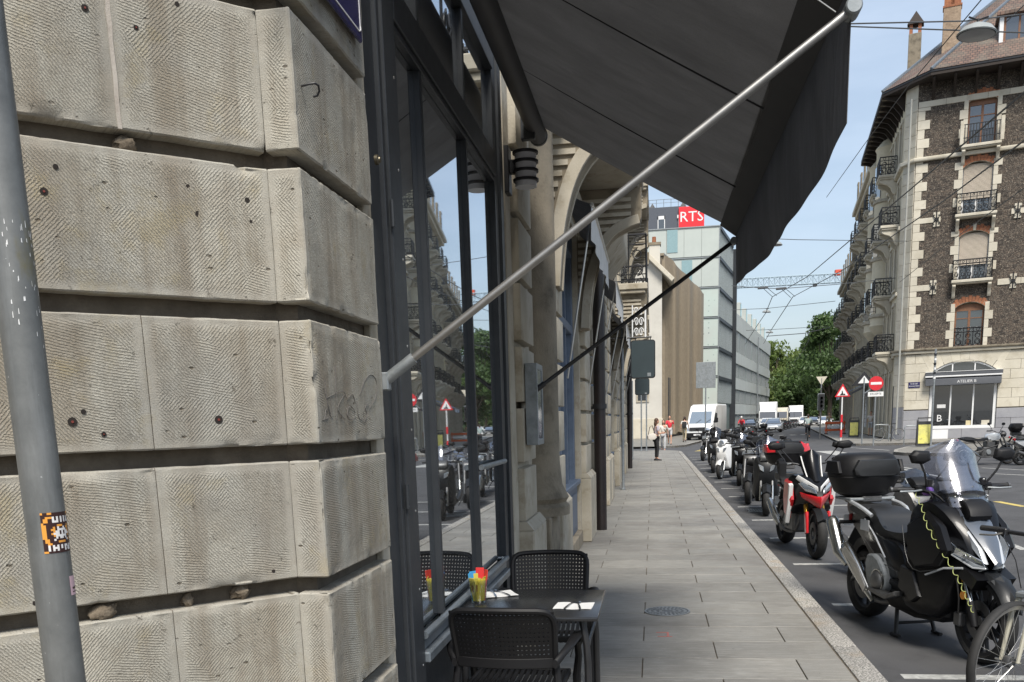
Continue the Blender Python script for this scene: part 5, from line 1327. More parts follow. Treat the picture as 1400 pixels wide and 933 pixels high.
# thin poles on the pavement
def pole(name, p, h, r, mat, label, cat='pole'):
    t = empty(name, p, label=label, cat=cat); MB().tube([(0, 0, 0), (0, 0, h)], r, 12).build('post', mat, t); MB().lathe([(0, .0), (r*1.7, 0), (r*1.7, .03), (r, .05)], n=12).build('foot', mat, t); return t
a = atZ(852, 670); pole('sign_pole', a, 4.2, .035, M['galv'], 'slim grey pole standing on the pavement by the facade, under the hanging signs')
a = atZ(865, 628); pole('sign_pole', a, 3.2, .03, M['galv'], 'thin dark pole at the far corner of the facade')
for px, lab in ((877, 'left one of two thin poles near the crossing behind the standing woman'), (884, 'right one of two thin poles near the crossing behind the standing woman')):
    a = atZ(px, 617); pole('sign_pole', a, 4.0, .035, M['galv'], lab)
a = atZ(964, 626, -.12); q = pole('road_sign_pole', a, 4.1, .03, M['galv'], 'thin pole in front of the white van carrying the back of a square road sign', 'road sign'); MB().box(-.42, .42, -.03, -.015, 3.0, 4.1).build('sign_plate', M['galv'], q, bevel=.01)
# ================================================================== THE LEANING-LOOKING STEEL POLE IN FRONT
PO = empty('steel_pole', (-1.104, 1.5, 0), label='scratched galvanised steel pole with pixel sticker, close in front of the stone wall', cat='pole')
def mk_pole():
    N = NT('scratched_galvanised_pole'); v = N.coord()
    c = N.mix(N.ramp(N.noise(v, 11, 7, .7), [(.3, 0.), (.7, 1.)]), (.19, .195, .19), (.12, .125, .123))
    c = N.mix(N.ramp(N.noise(N.coord(scale=(1, 1, .12)), 30, 5, .7), [(.5, 0.), (.7, .5)]), c, (.25, .26, .26))
    c = N.mix(N.ramp(N.noise(N.coord(scale=(1, 1, .5)), 9, 5, .6), [(.62, 0.), (.72, .6)]), c, (.16, .13, .03))
    c = N.mix(N.ramp(N.noise(v, 60, 3, .8), [(.70, 0.), (.73, .8)]), c, (.5, .5, .5))
    return N.set(Base_Color=c, Roughness=.48, Metallic=.35, Normal=N.bump(N.noise(v, 70, 5, .7), .2, .002))
MB().tube([(0, 0, 0), (0, 0, 4)], .0345, 48).build('post', mk_pole(), PO)
RP = .0348
def wrap(name, ang0, ang1, z0, z1, mat, parent, off=0, n=8):
    def fn(u, v): a = rad(ang0+(ang1-ang0)*u); return ((RP+off)*cos(a), (RP+off)*sin(a), z0+(z1-z0)*v)
    return MB().grid(fn, n, 2).build(name, mat, parent)
# the viewer sees the pole from bearing about -54 degrees; sticker of square cells
vc = math.degrees(atan2(-1.5, 1.104))
st = empty('sticker', parent=PO); KIDS.setdefault(PO.name, []).append(st)
sm = {'k': flat('sticker_brown', (.035, .012, .01), .4), 'o': flat('sticker_orange', (.75, .33, .05), .4), 'w': flat('sticker_white', (.75, .74, .72), .4)}
art = ['okkookkkkkkkkkoo', 'kkkkkkkkkkkkkkko', 'kkooowkwkwkwkwkk', 'kookkwkwkwkwkwkk', 'kookkwwwkwkwkwwk', 'okkkkkkkkkkkkkkk', 'ookkkkkoookkkokk', 'ookkkokwkkwkookk',
       'ookkookwwwwwkokk', 'ookkkowwkwkwwokk', 'ookkowwwkwkwwwok', 'ookkkowwwwwwkokk', 'ookkkkwkwwkwkkkk', 'kookkwkkkkkkwokk', 'kookkkkooookkkkk', 'kkookkkkkkkkkkkk', 'kkwkwkwkwkwwkwwk', 'kkwkwwwkwkwkwwkk', 'kkwkwkwkkkwkwwkk', 'ookkkkkkkkkkkkkk']
sa0, sa1, sz1 = vc-14, vc+84, 1.468; cell = (sa1-sa0)/16; ch_ = .0040*.92
for key in 'kow':
    m = MB()
    for r, line in enumerate(art):
        for c, k in enumerate(line):
            if k != key: continue
            a, b = rad(sa0+cell*c), rad(sa0+cell*(c+1)); z1_ = sz1-ch_*r; z0_ = z1_-ch_; R_2 = RP+.0004
            m.add([(R_2*cos(a), R_2*sin(a), z0_), (R_2*cos(b), R_2*sin(b), z0_), (R_2*cos(b), R_2*sin(b), z1_), (R_2*cos(a), R_2*sin(a), z1_)], [(0, 1, 2, 3)])
    m.build('sticker_cells', sm[key], st)
w = wrap('pink_sticker', vc+50, vc+95, 1.312, 1.348, flat('pink_sticker', (.62, .42, .46), .5), PO, .0003)
wrap('sticker_print', vc+60, vc+90, 1.317, 1.319, sm['k'], w, .0006); wrap('sticker_print', vc+60, vc+85, 1.323, 1.327, sm['k'], w, .0006)
m = MB(); random.seed(11)
for _ in range(46):
    a = rad(vc+random.uniform(-20, 85)); z = random.choice((random.gauss(1.84, .035), random.gauss(1.95, .02))); h = random.uniform(.003, .012); d = random.uniform(.02, .06)
    R_2 = RP+.0003; m.add([(R_2*cos(a), R_2*sin(a), z), (R_2*cos(a+d), R_2*sin(a+d), z+random.uniform(-.002, .002)), (R_2*cos(a+d*.8), R_2*sin(a+d*.8), z+h), (R_2*cos(a+d*.1), R_2*sin(a+d*.1), z+h*.8)], [(0, 1, 2, 3)])
m.build('sticker_residue', M['white'], PO, kind='stuff')
# ================================================================== CAFE TABLE
TB = empty('cafe_table', (-.58, 4.265, 0), label='black metal cafe table laid with two napkins, against the shop window', cat='table')
MB().box(-.335, .335, -.34, .34, .722, .742).build('table_top', pmat('black_table_laminate', (.016, .017, .019), (.02, .021, .023), 3, .2, bump=.03, bscale=300), TB, bevel=.006, seg=2)
for sx in (-1, 1):
    for sy in (-1, 1):
        MB().tube([(sx*.26, sy*.27, .722), (sx*.28, sy*.29, .60), (sx*.285, sy*.30, .52), (sx*.29, sy*.31, .0)], .0165, 10).build('leg', M['blackmetal'], TB)
    MB().tube([(sx*.285, -.29, .60), (sx*.27, 0, .56), (sx*.285, .29, .60)], .012, 8).build('stretcher', M['blackmetal'], TB)
# ---- perforated resin chairs
def chair(name_label, loc, rz):
    t = empty('cafe_chair', loc, rz, label=name_label, cat='chair', group='perforated black chairs at the cafe table')
    P_ = M['plastic']; W = .228
    # local: the sitter looks toward +y, back at -y
    def bpt(u, v):   # u -1..1 across, v 0..1 up
        z = .60+.228*v; x = u*(W-.012+.010*v); y = -.235-.055*v-.022*v*v+.038*u*u
        return Vector((x, y, z))
    m = MB(); nu, nv = 24, 11; hs = .30
    for i in range(nu):
        for j in range(nv):
            u0, u1 = -1+2*i/nu, -1+2*(i+1)/nu; v0, v1 = j/nv, (j+1)/nv
            uc, vc_ = (u0+u1)/2, (v0+v1)/2
            if vc_ > .86 and abs(uc) > .90: pass
            du, dv = (u1-u0)/2, (v1-v0)/2
            out = [bpt(u0, v0), bpt(uc, v0), bpt(u1, v0), bpt(u1, vc_), bpt(u1, v1), bpt(uc, v1), bpt(u0, v1), bpt(u0, vc_)]
            inn = [bpt(uc+du*a*.42, vc_+dv*b*.42) for a, b in ((-.8, -.8), (0, -1), (.8, -.8), (1, 0), (.8, .8), (0, 1), (-.8, .8), (-1, 0))]
            b_ = len(m.v); m.v += [tuple(p) for p in out+inn]; m.f += [(b_+k, b_+(k+1) % 8, b_+8+(k+1) % 8, b_+8+k) for k in range(8)]
    m.build('backrest', P_, t, merge=True, solid=.006, normals=True)
    # rounded frame round the backrest
    fr = [bpt(-1, -.30), bpt(-1, 0), bpt(-1, .5), bpt(-1, .80), bpt(-.93, .95), bpt(-.80, 1.015), bpt(-.4, 1.03), bpt(0, 1.035), bpt(.4, 1.03), bpt(.8, 1.015), bpt(.93, .95), bpt(1, .80), bpt(1, .5), bpt(1, 0), bpt(1, -.30)]
    MB().tube([tuple(p) for p in chaikin([tuple(q) for q in fr], 1, False)], .0145, 8).build('back_frame', P_, t)
    rg = []
    for k in range(13):
        u = -1+k/6; p = bpt(u, -.04); rg.append([(p.x, p.y-.016, p.z-.025), (p.x, p.y+.010, p.z-.022), (p.x, p.y+.010, p.z+.020), (p.x, p.y-.014, p.z+.022)])
    MB().loft(rg).build('lower_back_rail', P_, t, bevel=.004)
    # slatted seat
    for k in range(15):
        x = -.196+k*.028
        MB().loft([[(x-.009, y, z-.012), (x+.009, y, z-.012), (x+.009, y, z), (x-.009, y, z)] for y, z in ((-.20, .445), (-.1, .435), (.05, .435), (.18, .447), (.222, .438), (.235, .42))]).build('seat_slat', P_, t)
    MB().box(-.215, .215, -.215, -.19, .42, .45).box(-.215, .215, .215, .24, .41, .443).box(-.222, -.204, -.2, .225, .415, .448).box(.204, .222, -.2, .225, .415, .448).build('seat_frame', P_, t, bevel=.005)
    MB().box(-.2, .2, -.01, .012, .405, .4225).build('seat_rib', P_, t)
    for s in (-1, 1):
        MB().tube([(s*.218, -.190, .575), (s*.228, -.20, .48), (s*.232, -.21, .42), (s*.24, -.235, .2), (s*.248, -.26, 0)], [.016, .018, .02, .017, .014], 10).build('leg', P_, t)
        MB().tube([(s*.262, .16, .60), (s*.262, .205, .52), (s*.25, .215, .42), (s*.248, .23, .2), (s*.25, .245, 0)], [.016, .017, .02, .017, .014], 10).build('leg', P_, t)
        rg = []
        for (x, y, z, w_, h_) in ((.222, -.235, .59, .012, .02), (.245, -.20, .622, .016, .016), (.268, -.12, .645, .022, .011), (.275, 0, .652, .026, .010), (.275, .10, .648, .026, .010), (.27, .165, .62, .022, .013), (.265, .185, .58, .016, .018)):
            rg.append([(s*x+w_*cos(a), y, z+h_*sin(a)) for a in [2*pi*k/10 for k in range(10)]])
        MB().loft(rg).build('armrest', P_, t)
    return t
chair('black perforated plastic armchair seen from behind, nearest at the cafe table', (-.622, 3.93, 0), rad(-3))
chair('black perforated plastic armchair facing the camera at the far side of the table', (-.60, 5.03, 0), rad(180+3))
# ---- things on the table
def glass(loc):
    t = empty('sachet_glass', loc, label='drinking glass full of coloured sugar sachets on the cafe table', cat='glass')
    MB().lathe([(0, .004), (.033, .004), (.0335, 0), (.036, .003), (.047, .115), (.0455, .115), (.034, .012), (0, .012)], n=28).build('glass', M['glass'], t)
    for k, (a, c, h) in enumerate(((-90, (.42, .36, .05), .118), (-50, (.50, .40, .04), .112), (-130, (.38, .34, .07), .115), (-10, (.46, .40, .06), .12), (180, (.44, .38, .05), .112), (30, (.62, .05, .03), .150), (85, (.58, .03, .03), .158), (140, (.04, .28, .58), .142), (165, (.05, .34, .62), .135), (115, (.50, .42, .06), .13))):
        m = MB(); m.M = Matrix.Rotation(rad(a), 4, 'Z') @ Matrix.Translation((.018+.003*(k % 3), 0, .012)) @ Matrix.Rotation(rad(8), 4, 'Y')
        m.box(-.002, .002, -.021, .021, 0, h); m.build('sachet', flat('sachet_%d' % k, c, .45), t, bevel=.001)
        m = MB(); m.M = Matrix.Rotation(rad(a), 4, 'Z') @ Matrix.Translation((.0205+.003*(k % 3), 0, .012)) @ Matrix.Rotation(rad(8), 4, 'Y'); m.box(-.0004, .0004, -.006, .006, h*.4, h*.7); m.build('sachet_print', M['paper'] if k % 2 else M['brown'], t)
glass((-.848, 4.26, .742))
def fork_bm(m):
    m.loft([[(-w, y, z), (w, y, z), (w, y, z+.0016), (-w, y, z+.0016)] for w, y, z in ((.005, -.09, .001), (.0045, -.05, .004), (.0028, 0, .005), (.003, .035, .003), (.011, .05, .001), (.012, .06, .002))])
    for k in range(4): x = -.0105+.007*k; m.loft([[(x-.0015, y, z), (x+.0015, y, z), (x+.0015, y, z+.0015), (x-.0015, y, z+.0015)] for y, z in ((.058, .002), (.08, .003), (.098, .007))])
def spoon_bm(m):
    m.loft([[(-w, y, z), (w, y, z), (w, y, z+.0016), (-w, y, z+.0016)] for w, y, z in ((.005, -.09, .001), (.0045, -.05, .004), (.0028, 0, .005), (.003, .04, .003))])
    m.ball((0, .062, .0042), (.0165, .026, .0035), 12, 6)
silver = pmat('cutlery_steel', (.40, .40, .41), (.3, .3, .31), 20, .2, metal=1)
def setting(loc, rz, lab):
    n = empty('napkin', loc, rz, label='white folded paper napkin '+lab, cat='napkin')
    MB().grid(lambda u, v: (-.09+.18*u, -.075+.15*v, .002+.0015*sin(u*9+v*5)), 12, 10).build('napkin_sheet', M['paper'], n, solid=.002)
    MB().grid(lambda u, v: (-.088+.176*u, -.072+.146*v, .0045+.0015*sin(u*8+v*6)), 12, 10).build('napkin_fold', M['paper'], n, solid=.0015)
    for dx, fn, nm in ((-.02, fork_bm, 'fork'), (.022, spoon_bm, 'spoon')):
        m = MB(); fn(m); o = m.build(nm, silver); c, s = cos(rz), sin(rz)
        o.location = (loc[0]+c*dx, loc[1]+s*dx, loc[2]+.0065); o.rotation_euler = (0, 0, rz+rad(-8 if nm == 'fork' else 12))
        tag(o, 'shiny steel %s lying on the napkin %s' % (nm, lab), nm, 'cutlery on the napkins')
setting((-.372, 4.17, .742), rad(-3), 'at the street side of the table'); setting((-.79, 4.47, .742), rad(25), 'behind the sachet glass near the window')
# ================================================================== MOTORCYCLES
def puff(m, poly, wf, e=.10, yo=0., it=1):
    """rounded body from a side outline (x,z); wf(x) or number gives the half width"""
    p = chaikin(poly, it) if it else poly
    cx = sum(q[0] for q in p)/len(p); cz = sum(q[1] for q in p)/len(p)
    w = wf if callable(wf) else (lambda x: wf)
    rings = []
    for t, s in ((-1, 1-e*1.6), (-.93, 1-e*.55), (-.72, 1), (0, 1.0), (.72, 1), (.93, 1-e*.55), (1, 1-e*1.6)):
        rings.append([(cx+(x-cx)*s, yo+t*w(x), cz+(z-cz)*s) for x, z in p])
    m.loft(rings); return m
def plate(m, poly, y0, y1, e=.06):
    """one-sided moulded panel between y0 (inner) and y1 (outer)"""
    cx = sum(q[0] for q in poly)/len(poly); cz = sum(q[1] for q in poly)/len(poly)
    m.loft([[(cx+(x-cx)*s, y, cz+(z-cz)*s) for x, z in poly] for y, s in ((y0, 1), (y0+(y1-y0)*.6, 1), (y1, 1-e*2))]); return m
def lin(*k):
    def f(x):
        if x <= k[0][0]: return k[0][1]
        for a, b in zip(k, k[1:]):
            if x <= b[0]: return a[1]+(b[1]-a[1])*(x-a[0])/(b[0]-a[0])
        return k[-1][1]
    return f
def wheel(t, x, r, w, rim, spokes=5, rimmat=None, disc=True, rr=None, wire=False, y=0.):
    rimmat = rimmat or M['blackmetal']; hb = w*.5; rr = rr or r-w*.52
    W = MB().lathe([(.0, -hb*.75), (.032, -hb*.75), (.036, -hb*.3), (.036, hb*.3), (.032, hb*.75), (0, hb*.75)], (x, y, r), 'y', 14).build('wheel', M['gun'], t)
    pr = [(rr+.004, -hb*.62)]+[(r-(w*.42)*(1-cos(rad(a))) if 0 else (r-w*.40)+w*.40*cos(rad(a)), hb*sin(rad(a))) for a in range(-85, 86, 17)]+[(rr+.004, hb*.62)]
    tn = 48 if not wire else 56
    MB().lathe(pr, (x, y, r), 'y', tn).build('tyre', M['rubber'], W)
    MB().lathe([(rr-.018, -hb*.5), (rr+.006, -hb*.62), (rr+.006, -hb*.55), (rr-.008, -hb*.2), (rr-.008, hb*.2), (rr+.006, hb*.55), (rr+.006, hb*.62), (rr-.018, hb*.5), (rr-.022, 0), (rr-.018, -hb*.5)], (x, y, r), 'y', tn).build('rim', rimmat, W)
    m = MB()
    if wire:
        for k in range(28):
            a = 2*pi*k/28; s = 1 if k % 2 else -1; b = a+(.55 if (k//2) % 2 else -.55)
            m.tube([(x+.02*cos(b), y+s*.03, r+.02*sin(b)), (x+rr*cos(a), y, r+rr*sin(a))], .0012, 4)
    else:
        for k in range(spokes):
            a = 2*pi*k/spokes+.3
            for da in (-.13, .13):
                b = a+da*1.2; q = .016
                m.tube([(x+.03*cos(a), y, r+.03*sin(a)), (x+rr*cos(b), y, r+rr*sin(b))], [q*1.1, q*.7], 6)
    m.build('spokes', rimmat, W)
    if disc:
        for s in (-1, 1):
            dm = MB().lathe([(.075, s*hb*.72), (r*.46, s*hb*.72), (r*.46, s*hb*.80), (.075, s*hb*.80), (.075, s*hb*.72)], (x, y, r), 'y', 30)
            for k in range(12): a = 2*pi*k/12; dm.lathe([(0, s*hb*.81), (.008, s*hb*.81), (.008, s*hb*.79)], (x+r*.40*cos(a), y, r+r*.40*sin(a)), 'y', 6)
            dm.build('brake_disc', M['gun'], W)
    return W
def tubep(t, name, pts, r, mat, n=10, it=0): return MB().tube(chaikin([tuple(p) for p in pts], it, False) if it else pts, r, n).build(name, mat, t)
def mirror(t, base, head, w=.085, h=.05, tilt=0., mat=None):
    o = tubep(t, 'mirror_stem', [base, ((base[0]+head[0])/2+.02, (base[1]+head[1])/2, (base[2]+head[2])/2), head], .008, M['blackmetal'])
    m = MB(); c = Vector(head); s = 1 if head[1] > 0 else -1
    P_ = [(-w, -h*.5), (-w*.85, h*.8), (w*.5, h), (w, h*.3), (w*.7, -h*.8), (-w*.3, -h)]
    m.loft([[(c.x+x, c.y+s*py*k, c.z+.02+pz*k) for py, pz in P_] for x, k in ((-.012, 1), (.0, 1.04), (.02, .92), (.035, .6))])
    m.build('mirror', mat or M['plastic'], o, bevel=.003)
def topcase(t, x0, x1, z0, z1, hw, body, lid, accent=None):
    zc = z0+(z1-z0)*.5
    def sec(z, k, kx): return [(x, y, z) for x, y in chaikin([(x0+(x1-x0)*(.5-.5*kx), -hw*k), (x0+(x1-x0)*(.5+.5*kx), -hw*k*.92), (x0+(x1-x0)*(.5+.5*kx), hw*k*.92), (x0+(x1-x0)*(.5-.5*kx), hw*k)], 2)]
    o = MB().loft([sec(z0, .62, .70), sec(z0+.03, .80, .84), sec(zc-.012, 1, 1.0)]).build('top_case', body, t, bevel=.004)
    MB().loft([sec(zc-.004, 1.0, 1.0), sec(zc+.01, 1.01, 1.01), sec(z1-.07, .93, .93), sec(z1-.02, .80, .80), sec(z1, .66, .66)]).build('case_lid', lid, o, bevel=.004)
    MB().loft([sec(zc-.012, .985, .985), sec(zc-.003, .985, .985)]).build('case_seam', M['rubber'], o)
    xf = x0+(x1-x0)*1.0
    MB().loft([[(xf-.006+dx, y*k, zc+.055+(z-.0)*k) for y, z in ((-hw*.62, -.045), (-hw*.66, .0), (-hw*.52, .075), (hw*.52, .075), (hw*.66, .0), (hw*.62, -.045), (hw*.5, -.06), (-hw*.5, -.06))] for dx, k in ((-.03, 1), (.008, 1), (.016, .93))]).build('back_pad', M['seat'], o)
    MB().box(x0-.012, x0+.02, -.06, .06, zc-.05, zc+.03).build('latch', M['plastic'], o, bevel=.006)
    for s in (-1, 1):
        yy = s*hw*.93
        MB().loft([[(x0+(x1-x0)*u, yy+s*d, z) for u, z in ((.22, zc+.02), (.30, zc+.12), (.70, zc+.12), (.80, zc+.02))] for d in (-.02, .012)]).build('side_panel', accent or body, o, bevel=.004)
    if accent:
        for s in (-1, 1): MB().loft([[(x0+(x1-x0)*a*1.0, s*(hw*.98), z) for a, z in ((.15, zc+.012), (.85, zc+.012), (.8, z1-.08), (.2, z1-.08))], [(x0+(x1-x0)*a, s*hw*.50, z) for a, z in ((.05, zc+.02), (1.015, zc+.02), (.97, z1-.002), (.1, z1-.002))]]).build('accent_panel', accent, o, bevel=.004)
    MB().box(x0+.08, x1-.06, -.09, .09, z0-.05, z0+.004).build('rack_plate', M['gun'], o, bevel=.01)
    return o
ZR = -.12
# ------------------------------------------------------------ the big black scooter in front
MS = empty('maxi_scooter', (2.035, 7.20, ZR), rad(90-165), label='glossy black maxi scooter with black top case and clear screen, nearest on the right', cat='motorcycle', group='motorcycles parked along the near kerb')
wheel(MS, .795, .302, .122, .2, 7, M['blackmetal']); wheel(MS, -.795, .298, .165, .2, 7, M['blackmetal'])
for s in (-1, 1):
    f = MB().tube([(.545, s*.095, .86), (.70, s*.098, .56)], .027, 14).build('fork_leg', M['gold'], MS)
    MB().lathe([(.027, 0), (.034, .002), (.034, .03), (.027, .032)], (0, 0, 0), 'z', 14).build('fork_clamp', M['gold'], f).matrix_local = Matrix.Translation((.672, s*.098, .60))
    MB().tube([(.70, s*.098, .56), (.775, s*.1, .415)], .0195, 12).build('fork_slider', M['chrome'], f)
    MB().tube([(.77, s*.1, .43), (.80, s*.1, .36), (.835, s*.1, .27)], [.028, .03, .024], 12).build('fork_foot', M['plastic'], f)
    MB().lathe([(0, s*.135), (.028, s*.135), (.030, s*.124), (0, s*.12)], (.73, 0, .47), 'y', 16).build('reflector', M['amber'], f)
    MB().box(.62, .70, s*.075, s*.125, .24, .34).build('brake_caliper', M['gun'], f, bevel=.01)
# front mudguard
rg = []
for k in range(13):
    a = rad(20+k*11.5); R_ = .325; w_ = .075 if 0 < k < 12 else .05
    c = (.795+R_*cos(a), .302+R_*sin(a)); rg.append([(c[0], -w_, c[1]-.02), (c[0]+.01*cos(a), -w_*.6, c[1]+.012), (c[0]+.012*cos(a), 0, c[1]+.02), (c[0]+.01*cos(a), w_*.6, c[1]+.012), (c[0], w_, c[1]-.02), (c[0], 0, c[1]-.004)])
MB().loft(rg).build('front_mudguard', M['satin'], MS)
MB().loft([[(.93+.13*u, y*(1-.5*u), .60-.10*u+z) for y, z in ((-.07, 0), (0, .03), (.07, 0), (0, -.012))] for u in (0, .5, 1, 1.6)]).build('mudguard_beak', M['satin'], MS)
G = M['gloss']
m = MB(); puff(m, [(-1.02, .80), (-1.0, .90), (-.62, .88), (-.35, .77), (.0, .73), (.10, .55), (.0, .42), (-.38, .44), (-.60, .62), (-.80, .72)], lin((-1.0, .09), (-.6, .15), (0, .185))); m.build('tail_body', G, MS)
m = MB(); puff(m, [(-.72, .93), (-.60, .975), (-.44, .93), (-.38, .87), (-.25, .80), (.0, .795), (.10, .84), (.16, .80), (.08, .72), (-.3, .71), (-.55, .80)], lin((-.7, .12), (-.45, .165), (-.25, .175), (.1, .12)), .14, it=2); m.build('seat', M['seat'], MS)
m = MB(); puff(m, [(-1.0, .90), (-.95, .955), (-.68, .975), (-.58, .90), (-.65, .86)], .13, .14, it=2); m.build('pillion_seat', M['seat'], MS)
# leg shields and main fairing
m = MB(); puff(m, [(.02, .38), (.10, .30), (.46, .24), (.60, .33), (.64, .55), (.78, .66), (.74, .84), (.60, 1.02), (.44, 1.12), (.26, 1.08), (.18, .90), (.14, .62)], lin((.0, .20), (.25, .27), (.5, .23), (.66, .17), (.8, .10)), .09); m.build('front_fairing', G, MS)
m = MB(); puff(m, [(-.32, .24), (.45, .2), (.60, .30), (.5, .42), (.05, .46), (-.36, .44)], lin((-.3, .17), (.1, .235), (.55, .15)), .1); m.build('belly', M['plastic'], MS)
for s in (-1, 1):
    m = MB(); plate(m, [(.20, .92), (.44, 1.03), (.60, .93), (.70, .78), (.60, .66), (.34, .60), (.22, .68)], s*.20, s*.272); m.build('wing_panel', G, MS)
    m = MB(); plate(m, [(.12, .60), (.30, .58), (.40, .40), (.30, .34), (.10, .42)], s*.2, s*.256); m.build('lower_wing', G, MS)
    m = MB(); m.loft([[(-.28, s*.20, .33), (-.28, s*.29, .33), (-.28, s*.29, .36), (-.28, s*.20, .36)], [(.02, s*.22, .315), (.02, s*.31, .315), (.02, s*.31, .35), (.02, s*.22, .35)], [(.14, s*.22, .36), (.14, s*.30, .36), (.14, s*.30, .40), (.14, s*.22, .40)]]); m.build('footboard', M['gun'], MS, bevel=.006)
    # headlamp
    pl = [Vector(p) for p in ((.60, .20, .86), (.72, .19, .80), (.845, .075, .72), (.85, .05, .665), (.78, .10, .665), (.66, .185, .745))]
    fr_ = [Vector((p.x, s*p.y, p.z)) for p in pl]; nrm = Vector((.6, s*.75, .25)).normalized()
    MB().loft([[tuple(p-nrm*.05) for p in fr_], [tuple(p+nrm*.008) for p in fr_]]).build('headlight', M['lens'], MS, bevel=.004)
    ct = sum(fr_, Vector())/6
    for q, r_ in ((.0, .026), (.25, .02)):
        c_ = ct.lerp(fr_[2], q); MB().ball(tuple(c_+nrm*.012), (r_*.6, r_*.6, r_*.6), 12, 8).build('headlight_bulb', M['chrome'], MS)
    m = MB(); m.tube([tuple(p+nrm*.012) for p in (fr_[5], fr_[4], fr_[3])]+[(.80, s*.07, .645)], .006, 6).tube([(.48, s*.262, .58), (.62, s*.215, .645), (.74, s*.15, .66)], .008, 6); m.build('light_strip', M['silver'], MS)
    m = MB(); plate(m, [(.44, 1.10), (.56, 1.03), (.80, .80), (.86, .70), (.74, .80), (.60, .90), (.42, 1.03)], s*.10, s*.155, .02); m.v = [(x, y*(1-.55*max(0, (x-.45)/.42)), z) for x, y, z in m.v]; m.build('cowl_stripe', M['silver'], MS)
    m = MB(); plate(m, [(.66, .60), (.84, .52), (.90, .60), (.72, .68)], s*.02, s*.14, .04); m.build('chin_fin', G, MS)
m = MB(); m.loft([[(x, y*w, z+dz*h) for y, dz in ((-1, 0), (-.6, .6), (0, 1), (.6, .6), (1, 0), (0, -.8))] for x, z, w, h in ((.44, 1.09, .13, .03), (.60, 1.0, .11, .03), (.78, .84, .07, .03), (.90, .70, .025, .02))]); m.build('nose_panel', pmat('dark_blue_grey_paint', (.085, .10, .125), (.07, .085, .11), 3, .3, coat=.5), MS)
# windscreen: smoked foot, clear upper
def scr(u, v, w0, w1, b, t, bow=.10):
    y = -1+2*u; w_ = w0+(w1-w0)*v; p = Vector(b).lerp(Vector(t), v); return (p.x-bow*y*y-.03*sin(pi*v), y*w_, p.z-.02*y*y*v*2)
cor_ = lambda v: (1-max(0, (v-.75)/.25)**3*.55)
MB().grid(lambda u, v: scr(u, v, .19, .21*cor_(v), (.60, 0, 1.06), (.335, 0, 1.52), .11), 20, 16).build('windscreen', M['clear'], MS, solid=.004)
MB().grid(lambda u, v: tuple(Vector(scr(u, v, .205, .20, (.635, 0, 1.0), (.545, 0, 1.17), .13))+Vector((.006, 0, 0))), 20, 6).build('screen_foot', M['smoke'], MS, solid=.004)
for y in (-.12, .12):
    for z in (1.13, 1.24): MB().ball((.60-(z-1.06)*.5-.01, y, z), .008, 8, 6).build('screen_bolt', M['alu'], MS)
m = MB(); puff(m, [(.48, 1.09), (.60, 1.12), (.70, 1.02), (.66, .96), (.5, 1.0)], .085, .12); m.build('screen_mount', M['plastic'], MS)
m = MB(); puff(m, [(.24, 1.07), (.30, 1.14), (.44, 1.18), (.48, 1.08)], .14, .1); m.build('dashboard', M['plastic'], MS)
# bars, grips, levers, mirrors
tubep(MS, 'handlebar', [(.30, -.42, 1.175), (.33, -.26, 1.17), (.36, -.1, 1.13), (.36, .1, 1.13), (.33, .26, 1.17), (.30, .42, 1.175)], .012, M['blackmetal'], it=1)
for s in (-1, 1):
    MB().tube([(.30, s*.30, 1.175), (.295, s*.44, 1.175)], .018, 12).build('grip', M['rubber'], MS); MB().tube([(.295, s*.44, 1.175), (.294, s*.455, 1.175)], .021, 12).build('bar_end', M['gun'], MS)
    MB().box(.30, .36, s*.21, s*.29, 1.15, 1.205).build('switchgear', M['plastic'], MS, bevel=.012); tubep(MS, 'brake_lever', [(.35, s*.24, 1.17), (.385, s*.32, 1.165), (.37, s*.42, 1.165)], .007, M['galv'])
    MB().lathe([(0, 1.19), (.024, 1.19), (.026, 1.24), (0, 1.245)], (.36, s*.2, 0), 'z', 12).build('fluid_reservoir', M['plastic'], MS)
    mirror(MS, (.37, s*.22, 1.20), (.42, s*.315, 1.385), .078, .048)
MB().ball((.30, -.17, 1.155), (.03, .045, .035), 10, 8).build('bar_ribbon', flat('violet_tag', (.30, .14, .50), .5), MS)
for s in (-1, 1):
    tubep(MS, 'brake_hose', [(.36, s*.2, 1.16), (.48, s*.16, 1.02), (.62, s*.15, .70), (.70, s*.14, .48), (.68, s*.125, .33)], .0055, M['rubber'], it=1)
    tubep(MS, 'clutch_cable', [(.34, s*.24, 1.17), (.46, s*.20, 1.15), (.50, s*.12, 1.05)], .004, M['rubber'], it=1)
    tubep(MS, 'panel_edge', [(.16, s*.272, .90), (.24, s*.276, .66), (.36, s*.27, .58), (.58, s*.24, .63)], .003, M['gun'], it=1)
    tubep(MS, 'panel_edge', [(-.60, s*.165, .70), (-.30, s*.19, .56), (.0, s*.20, .52)], .003, M['gun'], it=1)
